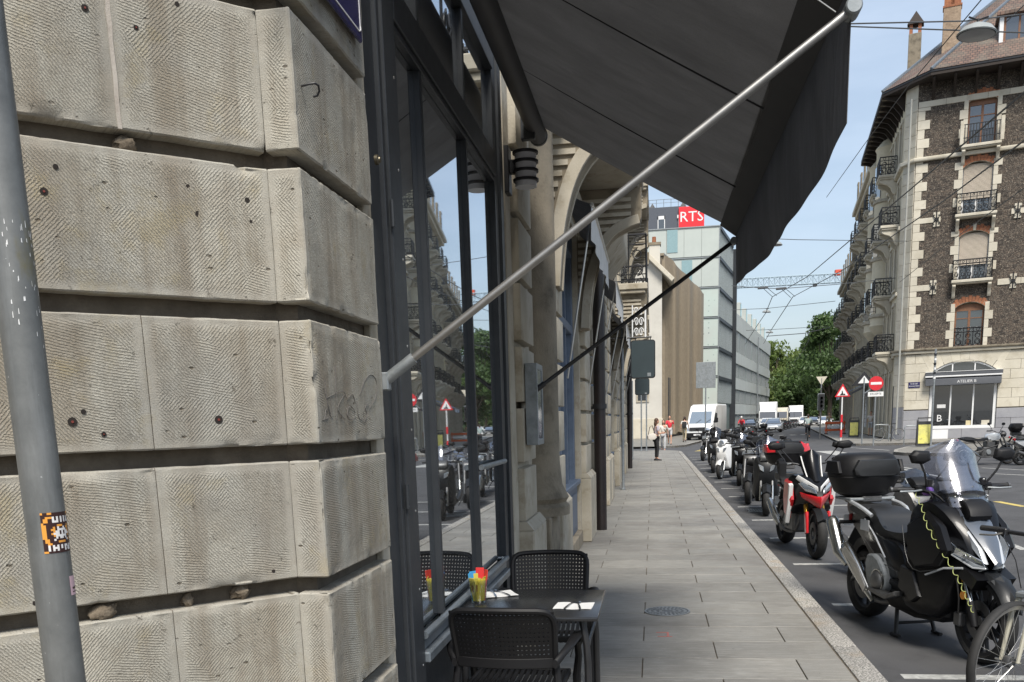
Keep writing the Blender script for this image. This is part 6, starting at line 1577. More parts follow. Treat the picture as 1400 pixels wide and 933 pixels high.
# engine, exhaust, swing arm, stand
MB().box(-.42, -.02, -.17, .17, .26, .50).build('engine', M['gun'], MS, bevel=.03)
m = MB().prism(chaikin([(-.46, .60), (-.28, .62), (-.14, .48), (-.12, .36), (-.24, .28), (-.40, .34)], 1), 'y', -.235, -.15); m.build('engine_cover', M['galv'], MS, bevel=.012)
MB().lathe([(0, -.275), (.05, -.275), (.07, -.262), (.082, -.235), (.085, -.2)], (-.22, 0, .42), 'y', 22).build('clutch_cover', M['gun'], MS); MB().lathe([(.082, -.25), (.092, -.25), (.092, -.235), (.082, -.235), (.082, -.25)], (-.22, 0, .42), 'y', 22).build('cover_ring', M['chrome'], MS)
MB().prism([(-.80, .33), (-.40, .42), (-.30, .50), (-.40, .54), (-.82, .37), (-.86, .30)], 'y', -.15, -.105).build('swing_arm', M['gun'], MS, bevel=.01); MB().prism([(-.80, .33), (-.40, .42), (-.30, .50), (-.40, .54), (-.82, .37), (-.86, .30)], 'y', .105, .15).build('swing_arm', M['gun'], MS, bevel=.01)
tubep(MS, 'exhaust_pipe', [(-.10, -.16, .26), (-.26, -.20, .24), (-.36, -.21, .27), (-.42, -.215, .32)], .022, M['gun'], it=1)
rg = []
for x, z, w_, h_ in ((-.30, .235, .018, .02), (-.42, .33, .038, .045), (-.60, .47, .052, .062), (-.74, .575, .052, .06), (-.80, .62, .045, .05), (-.812, .63, .03, .034)):
    rg.append([(x+h_*.6*sin(a), -.225+w_*cos(a), z+h_*sin(a)*.8) for a in [2*pi*k/14 for k in range(14)]])
MB().loft(rg).build('silencer', M['chrome'], MS)
MB().prism([(-.36, .30), (-.60, .50), (-.76, .60), (-.70, .63), (-.50, .52), (-.33, .36)], 'y', -.285, -.272).build('heat_shield', M['alu'], MS, bevel=.004)
MB().tube([(-.80, -.2, .46), (-.88, -.235, .56), (-1.02, -.24, .80), (-1.04, -.24, .83)], [.03, .055, .058, .045], 18).build('upper_silencer', M['chrome'], MS); MB().tube([(-1.035, -.24, .825), (-1.045, -.24, .842)], [.04, .03], 14).build('silencer_tip', M['blackmetal'], MS)
m = MB(); puff(m, [(-.98, .50), (-.86, .68), (-.70, .70), (-.62, .62), (-.78, .64), (-.93, .46)], .10, .05, it=1); m.build('rear_hugger', M['plastic'], MS)
m = MB(); m.loft([[(x, y, z) for y, z in ((-.07, z0), (.07, z0), (.07, z0+.02), (-.07, z0+.02))] for x, z0 in ((-.92, .78), (-1.08, .60), (-1.14, .44))]); m.build('plate_carrier', M['plastic'], MS); MB().box(-1.15, -1.14, -.09, .09, .40, .54).build('number_plate', M['white'], MS)
MB().box(-1.04, -1.0, -.09, .09, .80, .87).build('tail_light', flat('dark_red_lens', (.25, .01, .01), .2), MS, bevel=.01)
for s in (-1, 1): tubep(MS, 'grab_rail', [(-.50, s*.16, .90), (-.62, s*.19, .96), (-.88, s*.18, 1.0), (-1.02, s*.10, 1.0)], .016, M['silver'], it=1); tubep(MS, 'side_stripe', [(-.62, s*.158, .86), (-.42, s*.175, .76), (-.28, s*.19, .66), (-.2, s*.195, .60)], .007, M['silver'], it=1); MB().box(-.66, -.52, s*.165, s*.175, .77, .86).build('white_side_panel', M['silver'], MS, bevel=.004)
for s in (-1, 1): tubep(MS, 'turn_signal', [(-.98, s*.08, .80), (-1.0, s*.2, .80)], .016, M['plastic']); tubep(MS, 'centre_stand_leg', [(-.12, s*.12, .26), (-.05, s*.16, .02)], .016, M['blackmetal']); tubep(MS, 'stand_foot', [(-.10, s*.17, .015), (.02, s*.17, .015)], .014, M['blackmetal'])
tubep(MS, 'stand_bar', [(-.08, -.14, .10), (-.08, .14, .10)], .012, M['blackmetal'])
topcase(MS, -1.20, -.74, 1.03, 1.385, .30, M['plastic'], M['plastic'])
MB().box(-1.08, -.80, -.20, .20, .995, 1.02).build('case_rack', M['galv'], MS, bevel=.006)
# lime coiled lock cable hanging from the bar to the front wheel
cb = [Vector(p) for p in ((.36, -.30, 1.16), (.44, -.29, 1.07), (.50, -.285, .95), (.62, -.27, .82), (.72, -.235, .70), (.78, -.19, .58), (.82, -.155, .47), (.86, -.13, .38))]
pts = []; N_ = 170
for i in range(N_+1):
    f = i/N_*(len(cb)-1); k = min(int(f), len(cb)-2); p = cb[k].lerp(cb[k+1], f-k); a = i/N_*2*pi*15; pts.append(p+Vector((.008*cos(a), -.004+.006*sin(a), .009*sin(a))))
cc_ = MB().tube(pts, .0025, 6).build('coiled_cable', flat('lime_cable', (.40, .44, .16), .6)); cc_.location = MS.location; cc_.rotation_euler = MS.rotation_euler
tag(cc_, 'lime coiled lock cable strung from handlebar to front wheel of the nearest black scooter', 'lock cable')

# ------------------------------------------------------------ generic builder for the rest
def moto(kind, loc, az, label, paint, accent=None, screen=None, case=None, sidecase=False, forks=None, group='motorcycles parked along the near kerb', cover=False, headlamp='round'):
    t = empty('motorcycle' if kind != 'scooter' else 'scooter', (loc[0], loc[1], ZR), rad(90-az), label=label, cat='motorcycle' if kind != 'scooter' else 'scooter', group=group)
    accent = accent or paint; forks = forks or M['gun']
    fx, rx = (.74, -.74) if kind != 'scooter' else (.66, -.64); fr, rrd = (.305, .31) if kind != 'scooter' else (.27, .26)
    if kind == 'retro': fx, rx, fr, rrd = .66, -.64, .26, .26
    wheel(t, fx, fr, .12 if kind != 'retro' else .11, .2, 5, M['galv'] if kind == 'retro' else None); wheel(t, rx, rrd, .16 if kind == 'adv' or kind == 'naked' else .13, .2, 5)
    for s in (-1, 1):
        f = MB().tube([(fx-.27, s*.095, .88), (fx-.10, s*.098, .52)], .026, 12).build('fork_leg', forks, t); MB().tube([(fx-.10, s*.098, .52), (fx, s*.10, fr)], .022, 10).build('fork_slider', M['chrome'] if kind != 'adv' else M['blackmetal'], f)
    rg = []
    for k in range(11):
        a = rad(35+k*12); R_ = fr+.022; c = (fx+R_*cos(a), fr+R_*sin(a)); rg.append([(c[0], -.07, c[1]-.02), (c[0]+.01*cos(a), 0, c[1]+.016), (c[0], .07, c[1]-.02), (c[0], 0, c[1]-.006)])
    MB().loft(rg).build('front_mudguard', accent if kind in ('retro',) else M['satin'], t)
    if kind in ('naked', 'adv'):
        m = MB(); puff(m, [(-.08, .84), (.05, .98), (.28, 1.0), (.42, .90), (.36, .76), (.05, .74)], lin((-.1, .09), (.15, .17), (.4, .13)), .14, it=2); m.build('fuel_tank', paint, t)
        m = MB(); puff(m, [(-.85, .88), (-.60, .90), (-.45, .82), (-.1, .80), (.02, .86), (.0, .76), (-.5, .74), (-.86, .83)], lin((-.85, .09), (-.4, .14), (0, .11)), .12, it=2); m.build('seat', M['seat'], t)
        m = MB(); puff(m, [(-.98, .86), (-.80, .87), (-.40, .74), (-.42, .68), (-.80, .78)], .09, .1); m.build('tail_body', accent, t)
        MB().box(-.22, .24, -.16, .16, .26, .56).build('engine', M['gun'], t, bevel=.03); MB().box(-.05, .22, -.12, .12, .56, .72).build('cylinder_block', M['gun'], t, bevel=.015)
        MB().lathe([(0, -.20), (.07, -.195), (.085, -.16)], (-.02, 0, .40), 'y', 18).build('clutch_cover', M['galv'], t)
        m = MB()
        for s in (-1, 1): m.tube([(.40, s*.05, .90), (.30, s*.17, .62), (-.16, s*.15, .50), (-.30, s*.15, .40)], .017, 8); m.tube([(.40, s*.05, .90), (-.10, s*.15, .74), (-.80, s*.10, .82)], .014, 8); m.tube([(-.16, s*.15, .50), (-.4, s*.13, .76)], .014, 8)
        m.build('frame', M['blackmetal'], t)
        MB().prism([(rx-.05, .28), (-.25, .36), (-.22, .46), (rx, .36)], 'y', -.14, -.10).build('swing_arm', M['gun'], t, bevel=.01); MB().prism([(rx-.05, .28), (-.25, .36), (-.22, .46), (rx, .36)], 'y', .10, .14).build('swing_arm', M['gun'], t, bevel=.01)
        tubep(t, 'exhaust_pipe', [(.24, -.08, .60), (.34, -.1, .42), (.22, -.12, .26), (-.2, -.14, .24), (-.36, -.17, .30)], .022, M['gun'], it=1)
        MB().tube([(-.36, -.18, .30), (-.50, -.19, .38), (-.82, -.20, .56), (-.86, -.2, .58)], [.03, .052, .052, .04], 14).build('silencer', M['chrome'], t)
        MB().prism([(.24, .50), (.30, .50), (.34, .74), (.28, .74)], 'y', -.13, .13).build('radiator', M['blackmetal'], t)
        bz = 1.04 if kind == 'naked' else 1.13
        tubep(t, 'handlebar', [(.26, -.38, bz), (.32, -.18, bz+.01), (.38, -.05, bz-.06), (.38, .05, bz-.06), (.32, .18, bz+.01), (.26, .38, bz)], .012, M['blackmetal'], it=1)
        for s in (-1, 1): MB().tube([(.27, s*.27, bz), (.255, s*.40, bz)], .018, 10).build('grip', M['rubber'], t); mirror(t, (.30, s*.20, bz+.02), (.28, s*.36, bz+.20), .075, .042); tubep(t, 'brake_lever', [(.32, s*.22, bz), (.345, s*.38, bz-.01)], .006, M['galv'])
        if kind == 'naked' and headlamp == 'round':
            MB().lathe([(0, .60), (.07, .60), (.09, .57), (.085, .50), (.04, .44), (0, .44)], (0, 0, .93), 'x', 18).build('headlight', M['blackmetal'], t); MB().lathe([(0, .612), (.04, .61), (.078, .60)], (0, 0, .93), 'x', 18).build('headlight_lens', M['lens'], t)
    else:
        m = MB(); puff(m, [(-.90, .70), (-.85, .80), (-.4, .76), (-.05, .74), (.02, .50), (-.08, .36), (-.42, .38), (-.62, .56)], lin((-.9, .10), (-.4, .17), (0, .16)), .12, it=2); m.build('tail_body', paint, t)
        m = MB(); puff(m, [(-.88, .82), (-.50, .88), (-.35, .82), (-.05, .82), (.03, .76), (-.2, .73), (-.86, .76)], .15, .14, it=2); m.build('seat', M['seat'], t)
        m = MB(); puff(m, [(-.30, .24), (.30, .20), (.40, .30), (.28, .36), (-.28, .38)], .19, .12); m.build('floorboard', M['plastic'], t)
        m = MB(); puff(m, [(.24, .30), (.42, .26), (.50, .50), (.60, .74), (.52, .98), (.38, 1.04), (.28, .95), (.30, .6)], lin((.25, .23), (.45, .20), (.6, .12)), .10, it=2); m.build('leg_shield', paint, t)
        m = MB(); puff(m, [(.36, .98), (.30, 1.08), (.44, 1.12), (.58, 1.02), (.54, .92)], .12, .16, it=2); m.build('handlebar_cowl', accent, t)
        for s in (-1, 1):
            MB().tube([(.34, s*.10, 1.06), (.28, s*.38, 1.06)], .016, 10).build('grip', M['rubber'], t); mirror(t, (.34, s*.2, 1.07), (.34, s*.34, 1.26), .075, .045)
            MB().loft([[(.56+.0, s*y, z) for y, z in ((.05, .76), (.12, .80), (.15, .90), (.06, .86))], [(.60, s*y, z) for y, z in ((.05, .76), (.11, .80), (.14, .89), (.06, .86))]]).build('headlight', M['lens'], t, bevel=.005)
        if kind == 'retro': MB().lathe([(0, .60), (.06, .60), (.075, .57), (.06, .50)], (0, 0, 1.02), 'x', 18).build('headlight', M['lens'], t)
        MB().tube([(-.30, -.17, .28), (-.55, -.19, .32), (-.86, -.2, .42)], [.04, .055, .05], 12).build('silencer', M['gun'], t); MB().box(-.62, -.12, .06, .17, .24, .44).build('engine', M['gun'], t, bevel=.03)
    if screen:
        sm_, hz = screen; b0 = (.50, 0, 1.02) if kind in ('naked', 'adv') else (.52, 0, 1.02)
        MB().grid(lambda u, v: scr(u, v, .17, .19*cor_(v), b0, (b0[0]-.22, 0, 1.02+hz), .09), 14, 10).build('windscreen', sm_, t, solid=.004)
        for s in (-1, 1): tubep(t, 'screen_stay', [(b0[0]-.08, s*.10, .98), (b0[0]-.14, s*.14, 1.02+hz*.45)], .006, M['galv'])
    if case: topcase(t, -1.06 if case is not True else -1.02, -.62, 1.06 if case is not True else .96, 1.38 if case is not True else 1.24, .29 if case is not True else .25, M['plastic'], M['plastic'], case if case is not True else None); MB().box(-.95, -.66, -.12, .12, .86, .955).build('case_rack', M['blackmetal'], t, bevel=.01)
    if sidecase:
        for s in (-1, 1): m = MB(); puff(m, [(-.92, .50), (-.95, .80), (-.50, .80), (-.44, .56), (-.6, .46)], .10, .1, s*.29); m.build('side_case', M['plastic'], t)
    MB().box(rx-.30, rx-.29, -.09, .09, .50, .62).build('number_plate', M['white'], t); tubep(t, 'plate_carrier', [(rx-.16, 0, .80), (rx-.29, 0, .58)], .03, M['plastic']); MB().box(rx-.27, rx-.23, -.06, .06, .76, .82).build('tail_light', M['red'], t, bevel=.008)
    tubep(t, 'side_stand', [(-.05, .12, .26), (-.12, .28, .01)], .012, M['blackmetal'])
    if cover:
        m = MB(); m.loft([[(.56, -.30, 1.0), (.62, 0, 1.03), (.56, .30, 1.0), (.30, .36, 1.05), (.30, -.36, 1.05)], [(.52, -.36, .60), (.62, 0, .62), (.52, .36, .60), (.12, .40, .62), (.12, -.40, .62)], [(.46, -.30, .34), (.5, 0, .40), (.46, .30, .34), (.05, .36, .36), (.05, -.36, .36)]]); m.build('leg_cover', M['seat'], t, bevel=.04)
    return t
# red, white and black adventure bike with red top case
RB = moto('adv', (1.875, 12.0), 174, 'red, white and black adventure motorcycle with gold forks and red top case', M['red'], M['white'], None, M['red'], False, M['gold'])
m = MB(); puff(m, [(.26, .98), (.40, 1.02), (.62, .98), (.78, .84), (.86, .72), (.70, .66), (.52, .64), (.42, .52), (.22, .50), (.18, .70)], lin((.2, .25), (.45, .24), (.65, .15), (.85, .03)), .08); m.build('front_fairing', M['gloss'], RB)
for s in (-1, 1):
    m = MB(); plate(m, [(.20, .94), (.44, .92), (.50, .70), (.36, .46), (.22, .50), (.16, .72)], s*.22, s*.272); m.build('side_fairing', M['red'], RB)
    m = MB(); plate(m, [(.46, .90), (.515, .88), (.47, .66), (.36, .40), (.33, .42), (.43, .68)], s*.235, s*.282, .01); m.build('white_stripe', M['white'], RB)
    MB().loft([[(.55, s*.22, .96), (.60, s*.20, 1.00), (.80, s*.015, .86), (.80, s*.015, .78)], [(.53, s*.22, .96), (.58, s*.20, 1.01), (.79, s*.015, .875), (.78, s*.015, .77)]]).build('white_nose_panel', M['white'], RB, bevel=.005)
    m = MB(); m.loft([[(.60, s*.20, .905), (.66, s*.17, .93), (.80, s*.045, .84), (.82, s*.035, .79), (.70, s*.14, .82)], [(.62, s*.205, .905), (.68, s*.175, .93), (.82, s*.05, .84), (.84, s*.04, .79), (.72, s*.145, .82)]]); m.build('headlight', M['lens'], RB, bevel=.004)
    m = MB(); m.loft([[(.64, s*.19, .80), (.82, s*.05, .75), (.90, s*.0, .74), (.88, s*.0, .62), (.78, s*.09, .70), (.62, s*.16, .74)], [(.60, s*.18, .80), (.78, s*.05, .77), (.86, s*.0, .76), (.84, s*0, .60), (.74, s*.09, .68), (.60, s*.15, .72)]]); m.build('red_beak', M['red'], RB, bevel=.004)
    m = MB(); plate(m, [(.42, .98), (.30, 1.02), (.22, 1.18), (.30, 1.2), (.42, 1.14)], s*.30, s*.38); m.build('hand_guard', M['plastic'], RB)
    mirror(RB, (.36, s*.28, 1.12), (.34, s*.42, 1.33), .10, .05)
m = MB(); m.loft([[(.74, .12, .30), (.74, .145, .30), (.68, .145, .56), (.68, .11, .56)], [(.84, .12, .32), (.84, .15, .32), (.78, .15, .58), (.78, .11, .58)]]); m.build('fork_guard', M['red'], RB, bevel=.01)
m = MB(); m.loft([[(.74, -.12, .30), (.74, -.145, .30), (.68, -.145, .56), (.68, -.11, .56)], [(.84, -.12, .32), (.84, -.15, .32), (.78, -.15, .58), (.78, -.11, .58)]]); m.build('fork_guard', M['red'], RB, bevel=.01)
MB().grid(lambda u, v: scr(u, v, .10, .15*cor_(v), (.70, 0, .93), (.42, 0, 1.30), .12), 14, 12).build('windscreen', M['gloss'], RB, solid=.004)
for s in (-1, 1): MB().tube([tuple(Vector(scr(.5+s*.42, v, .10, .15, (.715, 0, .93), (.435, 0, 1.30), .12))) for v in (.1, .3, .5, .7, .85)], .008, 6).build('screen_outline', M['white'], RB)
# the row behind
moto('scooter', (2.02, 16.9), 186, 'black maxi scooter with tall clear screen, third from the front of the row', M['satin'], M['gun'], (M['clear'], .36), None)
moto('adv', (2.0, 19.2), 190, 'dark naked motorcycle with round lamp, fourth in the row, front wheel at the painted line', M['gun'], M['satin'], None, None)
moto('naked', (2.35, 22.3), 192, 'black naked motorcycle in the row just before the white retro scooter', M['satin'], M['gun'], None, True)
moto('naked', (2.5, 20.7), 196, 'dark motorcycle squeezed between its neighbours in the middle of the row', M['gloss'], M['gun'], (M['clear'], .2), None)
moto('scooter', (2.25, 24.2), 188, 'black scooter just in front of the white retro scooter', M['gloss'], M['satin'], (M['clear'], .3), True)
moto('retro', (2.1, 26.9), 200, 'white retro scooter with round fender and silver wheels in the row', M['white'], M['white'], None, None)
moto('scooter', (2.0, 30.0), 190, 'black scooter with tall smoked windscreen and black top case farther down the row', M['satin'], M['plastic'], (M['smoke'], .42), True)
moto('naked', (2.3, 33.5), 190, 'small dark motorcycle behind the smoked screen scooter', M['gun'], M['gun'], None, None)
moto('naked', (2.2, 38.5), 195, 'white and black motorcycle near the far end of the row', M['white'], M['satin'], None, None)
moto('scooter', (2.42, 9.55), 165, 'dark scooter with smoked screen hidden behind the nearest black one', M['gun'], M['plastic'], (M['smoke'], .16), None)
moto('naked', (5.3, 58.5), 240, 'dark motorcycle at the crossing beside the white van, left one', M['satin'], M['gun'], None, None, group='motorcycles across the junction')
moto('naked', (6.4, 60.5), 235, 'dark motorcycle at the crossing beside the white van, right one', M['gun'], M['satin'], None, True, group='motorcycles across the junction')
moto('naked', (10.35, 30.6), 75, 'silver tanked naked motorcycle parked across the road, seen side on, left one', M['silver'], M['satin'], None, None, group='motorcycles parked across the road')
moto('scooter', (11.75, 30.0), 80, 'silver grey scooter parked across the road, seen side on, with black seat', M['silver'], M['plastic'], None, None, group='motorcycles parked across the road')
moto('adv', (12.6, 32.2), 95, 'dark motorcycle with black top case across the road at the right edge', M['satin'], M['gun'], (M['smoke'], .25), True, group='motorcycles parked across the road')
for k in range(9):
    p = Vector((8.3+.0, 70, 0))+Vector(D8)*(k*3.1) if False else Vector((9.2+k*.62, 104+k*3.2, 0))
# ================================================================== BICYCLES
def bicycle(loc, az, label, frame, steer=0., detail=True, lean=0., group=None):
    t = empty('bicycle', loc, rad(90-az), label=label, cat='bicycle', group=group)
    R_ = .34
    st_ = empty('fork_assembly', (.36, 0, 0), rad(steer), parent=t); KIDS.setdefault(t.name, []).append(st_)
    wh = wheel(st_, .17, R_, .054, .3, wire=True, disc=False, rimmat=M['alu']); wheel(t, -.52, R_, .045, .3, wire=True, disc=False, rimmat=M['alu'])
    o = st_
    for s in (-1, 1): MB().tube([(.05, s*.035, .70), (.10, s*.05, .60), (.17, s*.05, R_)], [.016, .015, .010], 8).build('fork_blade', frame, o)
    MB().tube([(.03, 0, .72), (-.02, 0, .92), (-.035, 0, .98)], .016, 10).build('steerer', M['blackmetal'], o)
    MB().box(.0, .09, -.05, .05, .685, .72).build('fork_crown', M['galv'], o, bevel=.008)
    MB().tube([(-.03, 0, .99), (.05, 0, 1.03)], .015, 8).build('stem', M['blackmetal'], o)
    MB().tube([(.02, -.31, 1.045), (.04, -.15, 1.04), (.055, 0, 1.035), (.04, .15, 1.04), (.02, .31, 1.045)], .0125, 10).build('handlebar', M['blackmetal'], o)
    for s in (-1, 1):
        MB().tube([(.025, s*.20, 1.045), (.018, s*.325, 1.046)], .0165, 10).build('grip', M['rubber'], o)
        MB().box(.03, .07, s*.14, s*.19, 1.02, 1.06).build('lever_mount', M['blackmetal'], o, bevel=.006)
        MB().tube([(.065, s*.16, 1.035), (.085, s*.20, 1.02), (.08, s*.29, 1.015)], .0055, 6).build('brake_lever', M['alu'], o)
        MB().tube([(.06, s*.15, 1.04), (.14, s*.10, 1.02), (.13, s*.03, .9), (.08, s*.02, .74)], .003, 5).build('brake_cable', M['blackmetal'], o)
    MB().tube([(.165, -.085, R_), (.165, .07, R_)], .006, 6).tube([(.165, -.085, R_), (.12, -.088, R_-.03)], .006, 6).build('hub_skewer', M['chrome'], o)
    MB().tube([(.39, 0, .74), (.355, 0, .90)], .020, 10).build('head_tube', frame, t)
    MB().tube([(.385, 0, .77), (-.06, 0, .30)], .018, 10).build('down_tube', frame, t); MB().tube([(.36, 0, .88), (-.20, 0, .80)], .015, 10).build('top_tube', frame, t); MB().tube([(-.06, 0, .30), (-.20, 0, .84)], .016, 10).build('seat_tube', frame, t)
    for s in (-1, 1): MB().tube([(-.06, s*.03, .30), (-.52, s*.05, R_)], .009, 6).build('chain_stay', frame, t); MB().tube([(-.19, s*.02, .79), (-.52, s*.05, R_)], .008, 6).build('seat_stay', frame, t); MB().tube([(-.06, s*.05, .30), (-.06+s*.12, s*.07, .30-s*.12)], .009, 6).build('crank', M['galv'], t); MB().box(-.10+s*.12, -.02+s*.12, s*.07, s*.16, .29-s*.12, .31-s*.12).build('pedal', M['blackmetal'], t)
    MB().lathe([(.03, .045), (.095, .045), (.095, .05), (.03, .05), (.03, .045)], (-.06, 0, .30), 'y', 24).build('chainring', M['galv'], t)
    MB().tube([(-.20, 0, .84), (-.225, 0, .94)], .012, 8).build('seat_post', M['alu'], t)
    m = MB(); m.loft([[(x, -w, z), (x, 0, z+.03), (x, w, z), (x, 0, z-.02)] for x, w, z in ((-.36, .07, .955), (-.28, .065, .95), (-.18, .025, .95), (-.09, .015, .945))]); m.build('saddle', M['seat'], t, bevel=.006)
    t.rotation_euler = (lean, 0, rad(90-az)); return t
zf = .0
hx, hy = 1.95, 5.20
d234 = Vector((sin(rad(234)), cos(rad(234))))
bo = Vector((hx, hy))-d234*.53
bicycle((bo.x, bo.y, ZR), 234, 'bicycle with pale fork and thick tyre at the lower right, beside the black scooter', pmat('cream_frame', (.42, .40, .32), (.36, .34, .27), 5, .4, coat=.4), 0)
p = atZ(1222, 603, 0); bicycle((p.x-.15, p.y+.6, 0), 285, 'old road bicycle parked side on by the pale pillar left of the shop', M['gun'], 12, group='bicycles at the wall across the street')
p = atZ(1181, 595, 0); bicycle((p.x, 62, 0), 160, 'left one of two bicycles leaning by the arches, seen end on', M['blackmetal'], 0, group='bicycles at the wall across the street'); bicycle((p.x+.5, 62.6, 0), 155, 'right one of two bicycles leaning by the arches, seen end on', M['gun'], 5, group='bicycles at the wall across the street')
# ================================================================== VEHICLES
def van(loc, az):
    t = empty('delivery_van', loc, rad(90-az), label='white high roof delivery van facing the camera at the junction on the left', cat='van')
    W = .98; pw = M['white']
    prof = [(2.75, .40), (2.80, .70), (2.72, 1.12), (2.0, 1.32), (1.35, 2.25), (1.0, 2.62), (.4, 2.75), (-2.75, 2.75), (-2.85, 2.55), (-2.85, .40)]
    def ring(y, k, kz): return [(x*(1-.02*k), y, min(z, 2.75-.0*k) if z < 1.4 else z-(.10*k)) for x, z in prof]
    MB().loft([ring(-W+.0, 1, 0), ring(-W+.06, 0, 0), ring(W-.06, 0, 0), ring(W, 1, 0)]).build('body', pw, t, bevel=.05, seg=2)
    g = M['farpane']
    MB().loft([[(2.04, -.80, 1.36), (2.06, 0, 1.40), (2.04, .80, 1.36)], [(1.99, -.80, 1.36+.02), (2.01, 0, 1.42), (1.99, .80, 1.38)]]) if False else None
    MB().add([(2.03, -.82, 1.34), (2.03, .82, 1.34), (1.42, .76, 2.20), (1.42, -.76, 2.20), (2.0, -.82, 1.30), (2.0, .82, 1.30), (1.36, .76, 2.2), (1.36, -.76, 2.2)], [(0, 1, 2, 3), (4, 5, 6, 7), (0, 1, 5, 4), (1, 2, 6, 5), (2, 3, 7, 6), (3, 0, 4, 7)]).build('windscreen', pane('van_windscreen', .35, (.10, .13, .14)), t)
    for s in (-1, 1):
        MB().prism([(1.85, 1.36), (1.36, 2.08), (.65, 2.08), (.65, 1.36)], 'y', s*(W+.004), s*(W-.02)).build('side_window', g, t)
        MB().prism([(2.72, .78), (2.80, .80), (2.72, 1.08), (2.30, 1.22), (2.45, .95)], 'y', s*.62, s*(W+.005)).build('headlight', M['lens'], t, bevel=.01)
        m = MB(); m.box(1.75, 1.95, s*(W+.12), s*(W+.32), 1.38, 1.72); m.build('mirror', M['plastic'], t, bevel=.03)
        MB().tube([(1.85, s*(W-.02), 1.45), (1.85, s*(W+.14), 1.5)], .03, 6).build('mirror_arm', M['plastic'], t)
        wheel(t, 1.85, .35, .22, .2, 6, M['galv'], False, y=s*(W-.12)); wheel(t, -1.75, .35, .22, .2, 6, M['galv'], False, y=s*(W-.12))
    MB().box(2.70, 2.83, -.60, .60, .80, 1.06).build('grille', M['blackmetal'], t, bevel=.02)
    for z in (.86, .94, 1.01): MB().box(2.825, 2.84, -.56, .56, z-.01, z+.01).build('grille_bar', M['gun'], t)
    MB().box(2.6, 2.88, -W+.01, W-.01, .30, .66).build('bumper', M['plastic'], t, bevel=.04); MB().box(2.885, 2.895, -.26, .26, .46, .57).build('number_plate', M['white'], t)
    for s in (-1, 1):
        for x in (.55, -1.1): MB().box(x-.01, x+.01, s*(W+.001), s*(W+.006), .5, 2.5).build('door_seam', M['gun'], t)
        MB().box(-2.6, 1.6, s*(W+.0), s*(W+.025), .55, .70).build('side_moulding', M['plastic'], t, bevel=.006)
    MB().box(2.50, 2.56, -.7, .7, 1.16, 1.175).build('bonnet_seam', M['gun'], t)
    for y in (-.3, .4): tubep(t, 'wiper', [(2.04, y, 1.36), (1.86, y+.35, 1.62)], .012, M['blackmetal'])
van((4.0, 71.5, ZR), 196)
def car(loc, az, label, paint, s=1., name='parked_car', group=None):
    t = empty(name, loc, rad(90-az), label=label, cat='car', group=group); W = .88
    low = [(2.05, .30), (2.12, .55), (2.0, .74), (1.1, .92), (-1.5, .98), (-2.05, .90), (-2.12, .5), (-2.05, .30)]
    up = [(1.05, .92), (.30, 1.38), (-.3, 1.46), (-1.0, 1.42), (-1.7, 1.0)]
    m = MB(); puff(m, low, W, .03, it=1); m.build('body', paint, t)
    MB().loft([[(x*.985, -W*.80, z) for x, z in up], [(x, -W*.86+.0, .93+(z-.93)*.6) for x, z in up], [(x, W*.86, .93+(z-.93)*.6) for x, z in up], [(x*.985, W*.80, z) for x, z in up]]) if False else None
    MB().loft([[(x, -W*(.92-.25*(z-.92)/.5), z) for x, z in up], [(x, W*(.92-.25*(z-.92)/.5), z) for x, z in up]]).build('cabin', M['farpane'], t, bevel=.03)
    MB().loft([[(x, -W*.66, z) for x, z in ((.28, 1.40), (-.3, 1.48), (-1.0, 1.44), (-1.0, 1.40), (-.3, 1.44), (.26, 1.36))], [(x, W*.66, z) for x, z in ((.28, 1.40), (-.3, 1.48), (-1.0, 1.44), (-1.0, 1.40), (-.3, 1.44), (.26, 1.36))]]).build('roof', paint, t)
    for q in (-1, 1):
        MB().box(1.85, 2.08, q*.5, q*.84, .56, .70).build('headlight', M['lens'], t, bevel=.03); MB().box(.75, .95, q*(W+.02), q*(W+.2), .93, 1.07).build('mirror', paint, t, bevel=.03)
        for x in (1.3, -1.35): wheel(t, x, .31, .2, .2, 5, M['alu'], False, y=q*(W-.1))
        for a, b in (((1.05, .93), (.30, 1.40)), ((-.3, .95), (-.32, 1.46)), ((-1.0, 1.44), (-1.68, 1.0))): MB().tube([(a[0], q*W*.915, a[1]), (b[0], q*W*.68, b[1])], .035, 6).build('pillar', paint, t)
    MB().box(2.08, 2.13, -.4, .4, .36, .52).build('grille', M['blackmetal'], t, bevel=.02); MB().box(2.13, 2.14, -.25, .25, .40, .49).build('number_plate', M['white'], t)
    return t
p = atZ(1036, 589, ZR); car((p.x, 101, ZR), 190, 'silver car facing the camera in the road beyond the junction', M['silver'])
p = atY(1049, 570, 118); car((p.x, 118, ZR), 188, 'white car right behind the silver one', M['white'])
p = atY(1027, 572, 112); car((p.x, 114, ZR), 190, 'dark car partly hidden left of the silver one', M['satin'])
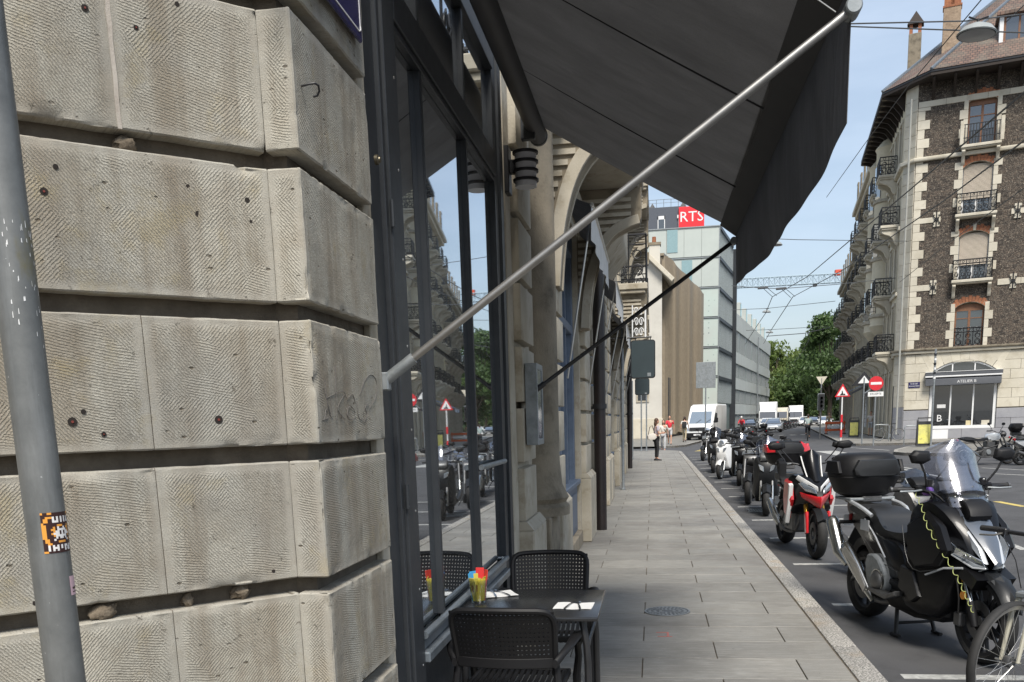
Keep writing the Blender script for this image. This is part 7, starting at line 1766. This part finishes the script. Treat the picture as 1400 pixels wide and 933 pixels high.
def truck(loc, az, label, w, h, col, roofd=True):
    t = empty('box_truck', loc, rad(90-az), label=label, cat='truck', group='trucks waiting down the street')
    MB().box(-4.5, 1.0, -w/2, w/2, .9, h).build('cargo_box', col, t, bevel=.03)
    MB().loft([[(x, -w*.46, z) for x, z in ((1.1, .5), (2.9, .5), (2.95, 1.3), (2.6, 2.4), (1.1, 2.5))], [(x, w*.46, z) for x, z in ((1.1, .5), (2.9, .5), (2.95, 1.3), (2.6, 2.4), (1.1, 2.5))]]).build('cab', col, t, bevel=.06)
    if roofd: MB().loft([[(2.4, -w*.4, 2.42), (1.1, -w*.45, h), (1.1, -w*.45, 2.5)], [(2.4, w*.4, 2.42), (1.1, w*.45, h), (1.1, w*.45, 2.5)]]).build('wind_deflector', col, t)
    MB().loft([[(2.96, -w*.42, 1.40), (2.96, w*.42, 1.40), (2.66, w*.42, 2.28), (2.66, -w*.42, 2.28)], [(2.9, -w*.42, 1.40), (2.9, w*.42, 1.40), (2.6, w*.42, 2.28), (2.6, -w*.42, 2.28)]]).build('windscreen', M['pane'], t)
    MB().box(2.9, 3.0, -w*.4, w*.4, .7, 1.1).build('grille', M['blackmetal'], t); MB().box(2.7, 3.02, -w*.46, w*.46, .4, .66).build('bumper', M['galv'], t)
    for s in (-1, 1):
        for x in (2.1, -2.8): wheel(t, x, .42, .28, .2, 6, M['galv'], False, y=s*(w/2-.16))
        MB().box(2.6, 2.75, s*(w/2+.05), s*(w/2+.25), 1.5, 2.1).build('mirror', M['plastic'], t); MB().box(2.93, 3.0, s*w*.30, s*w*.42, .72, .9).build('headlight', M['lens'], t)
for px, Y, w, h, lab, c in ((1050, 130, 2.4, 3.6, 'largest white box truck with roof deflector behind the silver car', 'white'), (1068, 142, 2.0, 2.9, 'narrow grey truck just right of the largest white one', 'ashlar'), (1074, 165, 2.3, 2.9, 'pale blue-white van-like truck in the middle of the far queue', 'silver'), (1088, 158, 2.3, 3.3, 'white box truck straight ahead with dark windscreen', 'white')):
    p = atY(px, 567, Y); truck((p.x, Y, ZR), 188, lab, w, h, M[c])
for k, (px, Y, c, lab) in enumerate(((1100, 150, 'white', 'white car at the right end of the far queue, first one'), (1112, 140, 'satin', 'dark car parked at the right kerb far down the street'), (1106, 175, 'silver', 'pale car deep in the far queue'), (1128, 135, 'white', 'white car parked on the far right behind the traffic light'))):
    p = atY(px, 570, Y); car((p.x, Y, ZR), 188, lab, M[c], group='cars far down the street')
for k in range(6):
    Y = 104+k*5.5; p = atY(1058+k*4.5, 575, Y); moto('naked', (p.x, Y), 250, ['dark motorcycle far down the street, nearest of the line at the left kerb', 'dark motorcycle in the far line, second one', 'dark motorcycle in the far line, third one', 'dark motorcycle in the far line, fourth one', 'dark motorcycle in the far line, fifth one', 'last dark motorcycle in the far line before the trucks'][k], M['satin'], M['gun'], group='motorcycles far down the street')
# ================================================================== PEOPLE
def person(loc, az, label, shirt, legs, hair, h=1.7, pose='stand', shoes=None, short=False, hairlen=.0, bag=None, cap=None, z=0.):
    t = empty('person', (loc[0], loc[1], z), rad(90-az), label=label, cat='person')
    s = h/1.7; J = {}
    st_ = {'stand': (.02, .02, 0), 'walk': (.22, -.26, .10), 'ride': (.25, .1, 0)}[pose]
    J['pel'] = (0, 0, .93); J['sp'] = (0, 0, 1.12); J['ch'] = (.01, 0, 1.30); J['nk'] = (.0, 0, 1.44); J['hd'] = (.015, 0, 1.50)
    lean_ = .0
    if pose == 'ride': J['sp'] = (.10, 0, 1.10); J['ch'] = (.22, 0, 1.26); J['nk'] = (.32, 0, 1.38); J['hd'] = (.36, 0, 1.43)
    legs_ = {}
    for sd, f in ((1, st_[0]), (-1, st_[1])):
        hip = (0, sd*.09, .90)
        if pose == 'ride': kn = (.38, sd*.10, .78 if sd > 0 else .60); an = (.22, sd*.11, .40 if sd > 0 else .22)
        else:
            kn = (f*.55+.03, sd*.095, .50); an = (f-(.06 if f < 0 else 0), sd*.09, .09+(.05 if f < -.1 else 0))
        legs_[sd] = (hip, kn, an, (an[0]+.13, sd*.10, max(.03, an[2]-.06)))
    arms = {}
    c = J['ch']
    for sd in (1, -1):
        sh = (c[0], sd*.18, c[2]+.08)
        if pose == 'ride': el = (c[0]+.16, sd*.25, c[2]-.16); wr = (c[0]+.38, sd*.26, c[2]-.20)
        elif pose == 'walk': q = -.16 if sd > 0 else .16; el = (c[0]+q*.6, sd*.24, 1.12); wr = (c[0]+q+.08, sd*.25, .90)
        else: el = (c[0]+.02, sd*.23, 1.10); wr = (c[0]+.24, sd*.10, 1.12) if bag else (.06, sd*.24, .86)
        arms[sd] = (sh, el, wr)
    def skin(name, chains, mat, parent, lvl=1):
        vs = []; es = []; rs = []; idx = {}
        for ch_ in chains:
            prev = None
            for p, r in ch_:
                k = tuple(round(q, 4) for q in p)
                if k not in idx: idx[k] = len(vs); vs.append(tuple(q*s for q in p)); rs.append(r*s)
                if prev is not None and prev != idx[k]: es.append((prev, idx[k]))
                prev = idx[k]
        me = bpy.data.meshes.new(name); me.from_pydata(vs, es, []); o = bpy.data.objects.new(name, me); COL.objects.link(o); o.parent = parent
        sk = o.modifiers.new('skin', 'SKIN'); sk.use_smooth_shade = True
        lay = me.skin_vertices[0] if me.skin_vertices else None
        for i, r in enumerate(rs): lay.data[i].radius = (r, r)
        lay.data[0].use_root = True
        sd_ = o.modifiers.new('sub', 'SUBSURF'); sd_.levels = sd_.render_levels = lvl
        dg = bpy.context.evaluated_depsgraph_get(); me2 = bpy.data.meshes.new_from_object(o.evaluated_get(dg)); bpy.data.objects.remove(o)
        o2 = bpy.data.objects.new(name, me2); COL.objects.link(o2); o2.parent = parent; me2.materials.clear(); me2.materials.append(mat)
        me2.polygons.foreach_set('use_smooth', [True]*len(me2.polygons)); return o2
    tor = [(J['pel'], .10), (J['sp'], .095), (J['ch'], .11), (J['nk'], .05), (J['hd'], .05)]
    ch_ = [tor]
    for sd in (1, -1):
        hip, kn, an, toe = legs_[sd]; ch_.append([(J['pel'], .10), (hip, .075), (kn, .052), (an, .036), (toe, .03)])
        sh, el, wr = arms[sd]; ch_.append([(J['ch'], .11), (sh, .052), (el, .036), (wr, .026)])
    skin('body', ch_, M['skin'], t)
    # head with nose, ears, eyes and mouth
    hx_, hz_ = J['hd'][0]+.015, J['hd'][2]+.11
    m = MB(); m.ball((hx_*s, 0, hz_*s), (.093*s, .074*s, .118*s), 14, 10); m.v = [(x+(.012*s if z < (hz_-.04)*s and x > hx_*s else 0), y*(1-.25*max(0, ((hz_-.02)*s-z)/(.12*s))), z) for x, y, z in m.v]
    hd = m.build('head', M['skin'], t)
    MB().add([((hx_+.085)*s, -.012*s, (hz_-.03)*s), ((hx_+.085)*s, .012*s, (hz_-.03)*s), ((hx_+.115)*s, 0, (hz_-.028)*s), ((hx_+.088)*s, 0, (hz_+.02)*s)], [(0, 1, 2), (0, 2, 3), (1, 3, 2), (0, 3, 1)]).build('nose', M['skin'], hd)
    for q in (-1, 1): MB().ball(((hx_+.078)*s, q*.03*s, (hz_+.012)*s), .009*s, 6, 5).build('eye', M['blackmetal'], hd); MB().ball((hx_*s, q*.076*s, hz_*s), (.018*s, .008*s, .028*s), 6, 5).build('ear', M['skin'], hd)
    MB().box((hx_+.078)*s, (hx_+.088)*s, -.02*s, .02*s, (hz_-.062)*s, (hz_-.056)*s).build('mouth', flat('lips', (.35, .10, .09), .5), hd)
    m = MB(); m.ball(((hx_-.018)*s, 0, (hz_+.025)*s), (.094*s, .084*s, .112*s), 14, 10)
    if hairlen: m.ball(((hx_-.06)*s, 0, (hz_-.10)*s), (.06*s, .085*s, hairlen*s), 12, 8)
    m.build('hair', hair, t)
    if cap: MB().ball(((hx_-.008)*s, 0, (hz_+.05)*s), (.108*s, .092*s, .098*s), 14, 8).build('helmet', cap, t)
    # hands
    for sd in (1, -1):
        sh, el, wr = arms[sd]; d = (Vector(wr)-Vector(el)).normalized(); w_ = Vector(wr); sidev = d.cross(Vector((0, 1, 0))).normalized() if abs(d.y) < .9 else Vector((0, 0, 1))
        hch = [[(tuple(w_), .024), (tuple(w_+d*.045), .03), (tuple(w_+d*.085), .028)]]
        hnd = MB().ball(tuple((w_+d*.05)*s), (.034*s, .022*s, .045*s), 8, 6).build('hand', M['skin'], t)
        for k in range(4): b = w_+d*.085+sidev*(.018*(k-1.5)); MB().tube([tuple(b*s), tuple((b+d*.035)*s), tuple((b+d*(.055+.006*(k in (1, 2)))+Vector((0, -sd*.012, 0)))*s)], .0085*s, 5).build('finger', M['skin'], hnd)
        b = w_+d*.03+sidev*.03; MB().tube([tuple(b*s), tuple((b+d*.03+sidev*.02)*s), tuple((b+d*.05+sidev*.02)*s)], .009*s, 5).build('thumb', M['skin'], hnd)
    # clothes
    up = [[(J['pel'], .118), (J['sp'], .118), (J['ch'], .132), ((J['nk'][0], 0, J['nk'][2]-.035), .062)]]
    for sd in (1, -1):
        sh, el, wr = arms[sd]; e2 = tuple(Vector(sh).lerp(Vector(el), .75)) if short else el; q = [(J['ch'], .132), (sh, .068), (e2, .052)]
        if not short: q.append((tuple(Vector(el).lerp(Vector(wr), .85)), .038))
        up.append(q)
    skin('shirt', up, shirt, t)
    lw = []
    for sd in (1, -1):
        hip, kn, an, toe = legs_[sd]; q = [(J['pel'], .116), (hip, .095), (tuple(Vector(hip).lerp(Vector(kn), .95)), .068)]
        if legs[1] == 'long': q += [(kn, .064), (tuple(Vector(kn).lerp(Vector(an), .92)), .052)]
        lw.append(q)
        MB().loft([[((toe[0]+x)*s, (toe[1]+y*w2)*s, (toe[2]-.03+zz*hh)*s) for y, zz in ((-1, 0), (-.8, 1), (.8, 1), (1, 0))] for x, w2, hh in ((-.20, .035, .07), (-.12, .04, .085), (-.02, .045, .055), (.06, .035, .04))]).build('shoe', shoes or M['blackmetal'], t, bevel=.008)
    skin('trousers' if legs[1] == 'long' else 'shorts', lw, legs[0], t)
    return t
greyp = flat('grey_shirt', (.34, .33, .34), .8); redp = flat('red_shirt', (.62, .03, .05), .8); khaki = flat('khaki_cloth', (.36, .30, .20), .8); blk = flat('black_cloth', (.016, .016, .018), .8); teal = flat('grey_green_shirt', (.30, .36, .34), .8); pale = flat('pale_cloth', (.60, .56, .50), .8); lgrey = flat('light_grey_shorts', (.42, .42, .42), .8)
brn = flat('brown_hair', (.07, .035, .02), .6)
p = atZ(897, 630); wmn = person((p.x, p.y), 70, 'woman in grey top and black trousers standing with a cream shoulder bag', flat('lilac_grey_top', (.42, .38, .42), .8), (blk, 'long'), brn, 1.62, 'stand', short=True, hairlen=.14, bag=True)
bg_ = empty('shoulder_bag', (p.x-.16, p.y-.22, 0), rad(20), label='cream shoulder bag worn by the standing woman', cat='bag'); m = MB(); puff(m, [(-.17, .80), (-.19, 1.05), (.15, 1.08), (.19, .84)], .07, .1); m.build('bag_body', pale, bg_); tubep(bg_, 'strap', [(-.15, 0, 1.04), (-.05, .12, 1.30), (.08, .22, 1.38), (.14, .06, 1.06)], .014, M['hair'])
ph = MB().box(-.006, .006, -.035, .035, -.07, .07).build('mobile_phone', M['blackmetal'], bevel=.004); ph.location = (p.x+.34, p.y+.05, 1.17); ph.rotation_euler = (0, rad(-35), rad(20)); tag(ph, 'black mobile phone in the hands of the standing woman', 'phone')
person((.55, 50.5), 185, 'dark haired person in a pale top walking up just behind the standing woman', pale, (lgrey, 'long'), M['hair'], 1.66, 'walk', short=True, hairlen=.16, z=ZR)
person(atZ(915, 606, 0)[:2] if False else (1.05, 59.5), 185, 'man in a red T-shirt and light shorts walking toward the camera past the slatted building', redp, (lgrey, 'short'), M['hair'], 1.8, 'walk', short=True)
person((2.15, 64.5), 8, 'person in white top, black backpack and khaki trousers walking away beside the van', pale, (khaki, 'long'), M['hair'], 1.72, 'walk', short=True)
bpk = empty('backpack', (2.12, 64.28, 0), 0, label='small black backpack on the person walking beside the van', cat='backpack'); MB().box(-.15, .15, -.10, .08, .98, 1.40).build('pack_body', blk, bpk, bevel=.05, seg=2)
def rider(p, az, lab, shirt, cap, legs):
    b = bicycle((p[0], p[1], ZR), az, 'bicycle ridden by the '+lab, M['gun']); d = Vector((sin(rad(az)), cos(rad(az)))); person((p[0]-d.x*.26, p[1]-d.y*.26), az, lab, shirt, (legs, 'long'), M['hair'], 1.74, 'ride', cap=cap, z=ZR+.06)
p = atY(1105, 567, 64); rider((p.x, 64), 10, 'cyclist in a grey green shirt seen from behind on the road', teal, None, blk)
p = atY(1014, 567, 82); rider((p.x, 82), 190, 'cyclist in a red top and white helmet riding toward the camera', redp, M['white'], blk)
p = atZ(1153, 592, 0); person((p.x*.62+5.3, 68), 200, 'person in a pale top and grey shorts standing under the striped awning across the street', pale, (lgrey, 'short'), brn, 1.7, 'stand', short=True)
p = atY(1133, 590, 85); person((p.x, 85), 188, 'person in khaki walking on the far pavement behind the traffic light', khaki, (khaki, 'long'), M['hair'], 1.72, 'walk')
# ================================================================== STREET FURNITURE ACROSS THE ROAD
def post_at(px, py, Y, h, r, name, label, cat, mat=None, z=0.):
    p = atY(px, py, Y); t = empty(name, (p.x, Y, z), label=label, cat=cat); MB().tube([(0, 0, 0), (0, 0, h)], r, 12).build('post', mat or M['galv'], t); return t
t = post_at(1196, 560, 47, 3.3, .035, 'no_entry_sign', 'round red no entry sign with a small white plate below, across the road', 'road sign')
MB().lathe([(0, -.02), (.34, -.02), (.34, .0), (0, .0)], (0, -.04, 3.0), 'y', 36).build('sign_disc', flat('traffic_red', (.58, .02, .03), .4), t); MB().box(-.25, .25, -.066, -.0605, 2.94, 3.06).build('white_bar', M['white'], t); MB().box(-.36, .36, -.05, -.035, 2.38, 2.60).build('sub_plate', M['white'], t); text('EXCEPTE', .13, M['blackmetal'], t, (0, -.053, 2.5), (rad(90), 0, 0), 'plate_text', .002)
MB().tube([(-.5, 0, 2.55), (0, 0, 2.9)], .025, 6).build('side_arm', M['galv'], t)
t = post_at(1151, 560, 58, 2.6, .04, 'roadworks_sign', 'triangular roadworks warning sign with red border on a red and white post', 'road sign', M['white'])
for k in range(2): MB().tube([(0, 0, .2+k*.9), (0, 0, .65+k*.9)], .07, 12).build('red_band', flat('traffic_red_b', (.58, .02, .03), .5), t)
tri = lambda k: [(-.45*k, 2.60+.26*(1-k)), (.45*k, 2.60+.26*(1-k)), (0, 3.38-.52*(1-k))]
MB().prism(tri(1), 'y', -.05, -.03).build('sign_triangle', flat('traffic_red_c', (.58, .02, .03), .4), t, bevel=.01); MB().prism(tri(.70), 'y', -.056, -.0505).build('sign_face', M['white'], t)
m = MB(); m.prism([(-.16, 2.70), (.17, 2.70), (.12, 2.80), (.05, 2.76), (.02, 2.86), (-.02, 2.98), (-.06, 2.96), (-.05, 2.84), (-.12, 2.76)], 'y', -.062, -.0565); m.build('digger_pictogram', M['blackmetal'], t)
t = post_at(1180, 560, 50, 3.4, .035, 'triangle_sign', 'dark reverse of a triangular sign beside the no entry sign', 'road sign'); MB().prism([(-.62, 3.0), (.62, 3.0), (0, 3.72)], 'y', .03, .05).build('sign_plate', M['blackmetal'], t, bevel=.01); MB().prism([(-.3, 3.12), (.3, 3.12), (0, 3.5)], 'y', .0, .029).build('sign_inner', M['white'], t); MB().prism([(-.05, 2.4), (.6, 2.65), (.6, 2.8), (-.05, 2.55)], 'y', .03, .05).build('cross_plate', M['blackmetal'], t)
t = post_at(1122, 560, 62, 3.3, .05, 'traffic_light', 'traffic light on a pole with a pedestrian signal, across the junction on the right', 'traffic light', M['gun'])
MB().box(-.17, .17, -.2, .05, 1.9, 2.9).build('signal_housing', M['blackmetal'], t, bevel=.03); MB().box(-.2, .2, -.05, -.02+.08, 1.86, 2.94).build('backing_board', M['galv'], t)
for z in (2.65, 2.4, 2.15): MB().lathe([(.08, -.3), (.09, -.2), (0, -.2)], (0, 0, z), 'y', 16).build('lamp_hood', M['plastic'], t)
MB().prism([(-.35, 4.0), (.35, 4.0), (0, 3.45)], 'y', -.03, .0).build('give_way_plate', M['ashlar'], t); MB().tube([(0, 0, 3.3), (0, 0, 3.9)], .04, 8).build('upper_post', M['galv'], t)
t = post_at(1275, 560, 43.6, 4.3, .045, 'striped_post', 'tall slim post with black and white bands beside the yellow board', 'post')
for k in range(6): MB().tube([(0, 0, 3.0+k*.2), (0, 0, 3.1+k*.2)], .055, 10).build('band', M['blackmetal'] if k % 2 else M['white'], t)
def aboard(px, Y, lab, z=0.):
    p = atY(px, 600, Y); t = empty('advertising_board', (p.x, Y, z), rad(-12), label=lab, cat='sign', group='yellow pavement boards')
    fr_ = M['blackmetal']
    for s, sl in ((-1, 1), (1, -1)):
        m = MB(); m.loft([[(-.33, s*.22, .05), (.33, s*.22, .05), (.33, s*.22+.03, .05), (-.33, s*.22+.03, .05)], [(-.33, s*.04, 1.15), (.33, s*.04, 1.15), (.33, s*.04+.03, 1.15), (-.33, s*.04+.03, 1.15)]]); m.build('board', fr_, t, bevel=.01)
    m = MB(); m.loft([[(-.25, -.228, .16), (.25, -.228, .16), (.25, -.222, .16), (-.25, -.222, .16)], [(-.25, -.072, 1.0), (.25, -.072, 1.0), (.25, -.066, 1.0), (-.25, -.066, 1.0)]]); m.build('poster', pmat('yellow_poster_%d' % px, (.60, .56, .12), (.50, .48, .16), 3, .6, stain=(.12, .10, .08), sscale=5), t)
    MB().tube([(-.28, 0, 1.15), (-.28, 0, 1.3), (.28, 0, 1.3), (.28, 0, 1.15)], .03, 8).build('handle', fr_, t)
aboard(1263, 44, 'yellow pavement board in a black frame standing on the island by the striped post'); aboard(1167, 64, 'yellow pavement board farther away by the two end-on bicycles')
def hoop(px, py, Y, lab):
    p = atY(px, py, Y); t = tag(MB().tube([(p.x-.4, Y, 0), (p.x-.4, Y, .85), (p.x-.32, Y, .93), (p.x+.32, Y, .93), (p.x+.4, Y, .85), (p.x+.4, Y, 0)], .025, 8).build('bicycle_stand', M['galv']), lab, 'bicycle stand', 'hoop bicycle stands')
hoop(1248, 600, 46.5, 'steel hoop bicycle stand left of the yellow board on the island'); hoop(1205, 595, 54, 'steel hoop bicycle stand behind the old road bicycle')
t = post_at(1220, 560, 53.5, 3.0, .03, 'thin_post', 'thin dark post beside the old road bicycle at the building corner', 'post', M['blackmetal'])
# striped sun awning, menu board, barrier
FX8 = lambda t_, o, z: Vector((14.04, 57, 0))+Vector(D8)*t_-Vector(D8n)*o+Vector((0, 0, z))
sa = empty('striped_awning', FX8(17, 0, 3), rad(90-7.7), label='blue and white striped awning over the pavement on the right side', cat='awning')
bl_ = flat('awning_blue', (.06, .22, .50), .8)
for k in range(10):
    u = k*.45; MB().add([(u, 0, .9), (u+.45, 0, .9), (u+.45, 2.1, .0), (u, 2.1, .0), (u, 0, .88), (u+.45, 0, .88), (u+.45, 2.1, -.02), (u, 2.1, -.02)], [(0, 1, 2, 3), (4, 7, 6, 5), (0, 4, 5, 1), (3, 2, 6, 7), (0, 3, 7, 4), (1, 5, 6, 2)]).add([(u, 2.1, -.02), (u+.45, 2.1, -.02), (u+.45, 2.11, -.3), (u, 2.11, -.3)], [(0, 1, 2, 3)]).build('cloth_stripe', [bl_, M['white'], M['satin']][k % 3 if k % 3 < 2 else (2 if k == 5 else 1)], sa)
MB().tube([(0, 2.1, 0), (4.5, 2.1, 0)], .03, 6).build('front_bar', M['galv'], sa)
sb_ = empty('dark_parasol_awning', FX8(11, 0, 2.9), rad(90-7.7), label='dark awning with a white triangle end over a doorway on the right side', cat='awning'); MB().prism([(0, 1.0), (0, .85), (1.7, .0), (1.7, .12)], 'x', 0, 3.4).build('canopy', M['awning'], sb_)
for o in KIDS[sb_.name]: pass
mbd = empty('menu_board', FX8(13, .5, 0), rad(90-7.7), label='tall white panel covered in notices by the doorway on the right side', cat='notice board'); MB().box(-.5, .5, -.03, .03, .6, 3.3).build('panel', M['paper'], mbd)
for k in range(8): MB().box(-.4, .4*random.random(), .031, .034, .9+k*.28, .96+k*.28).build('notice_line', M['gun'], mbd)
br_ = empty('roadworks_barrier', FX8(20, 2.2, 0), rad(0), label='orange and white plastic roadworks barrier on the far right pavement', cat='barrier')
org = flat('barrier_orange', (.65, .12, .03), .6)
for k in range(3): MB().box(-.8, .8, -.03, .03, .25+k*.28, .42+k*.28).build('rail', org if k % 2 == 0 else M['white'], br_, bevel=.01)
for x in (-.7, .7): MB().box(x-.04, x+.04, -.05, .05, 0, 1.05).build('post', org, br_); MB().box(x-.1, x+.1, -.3, .3, 0, .08).build('foot', M['rubber'], br_)
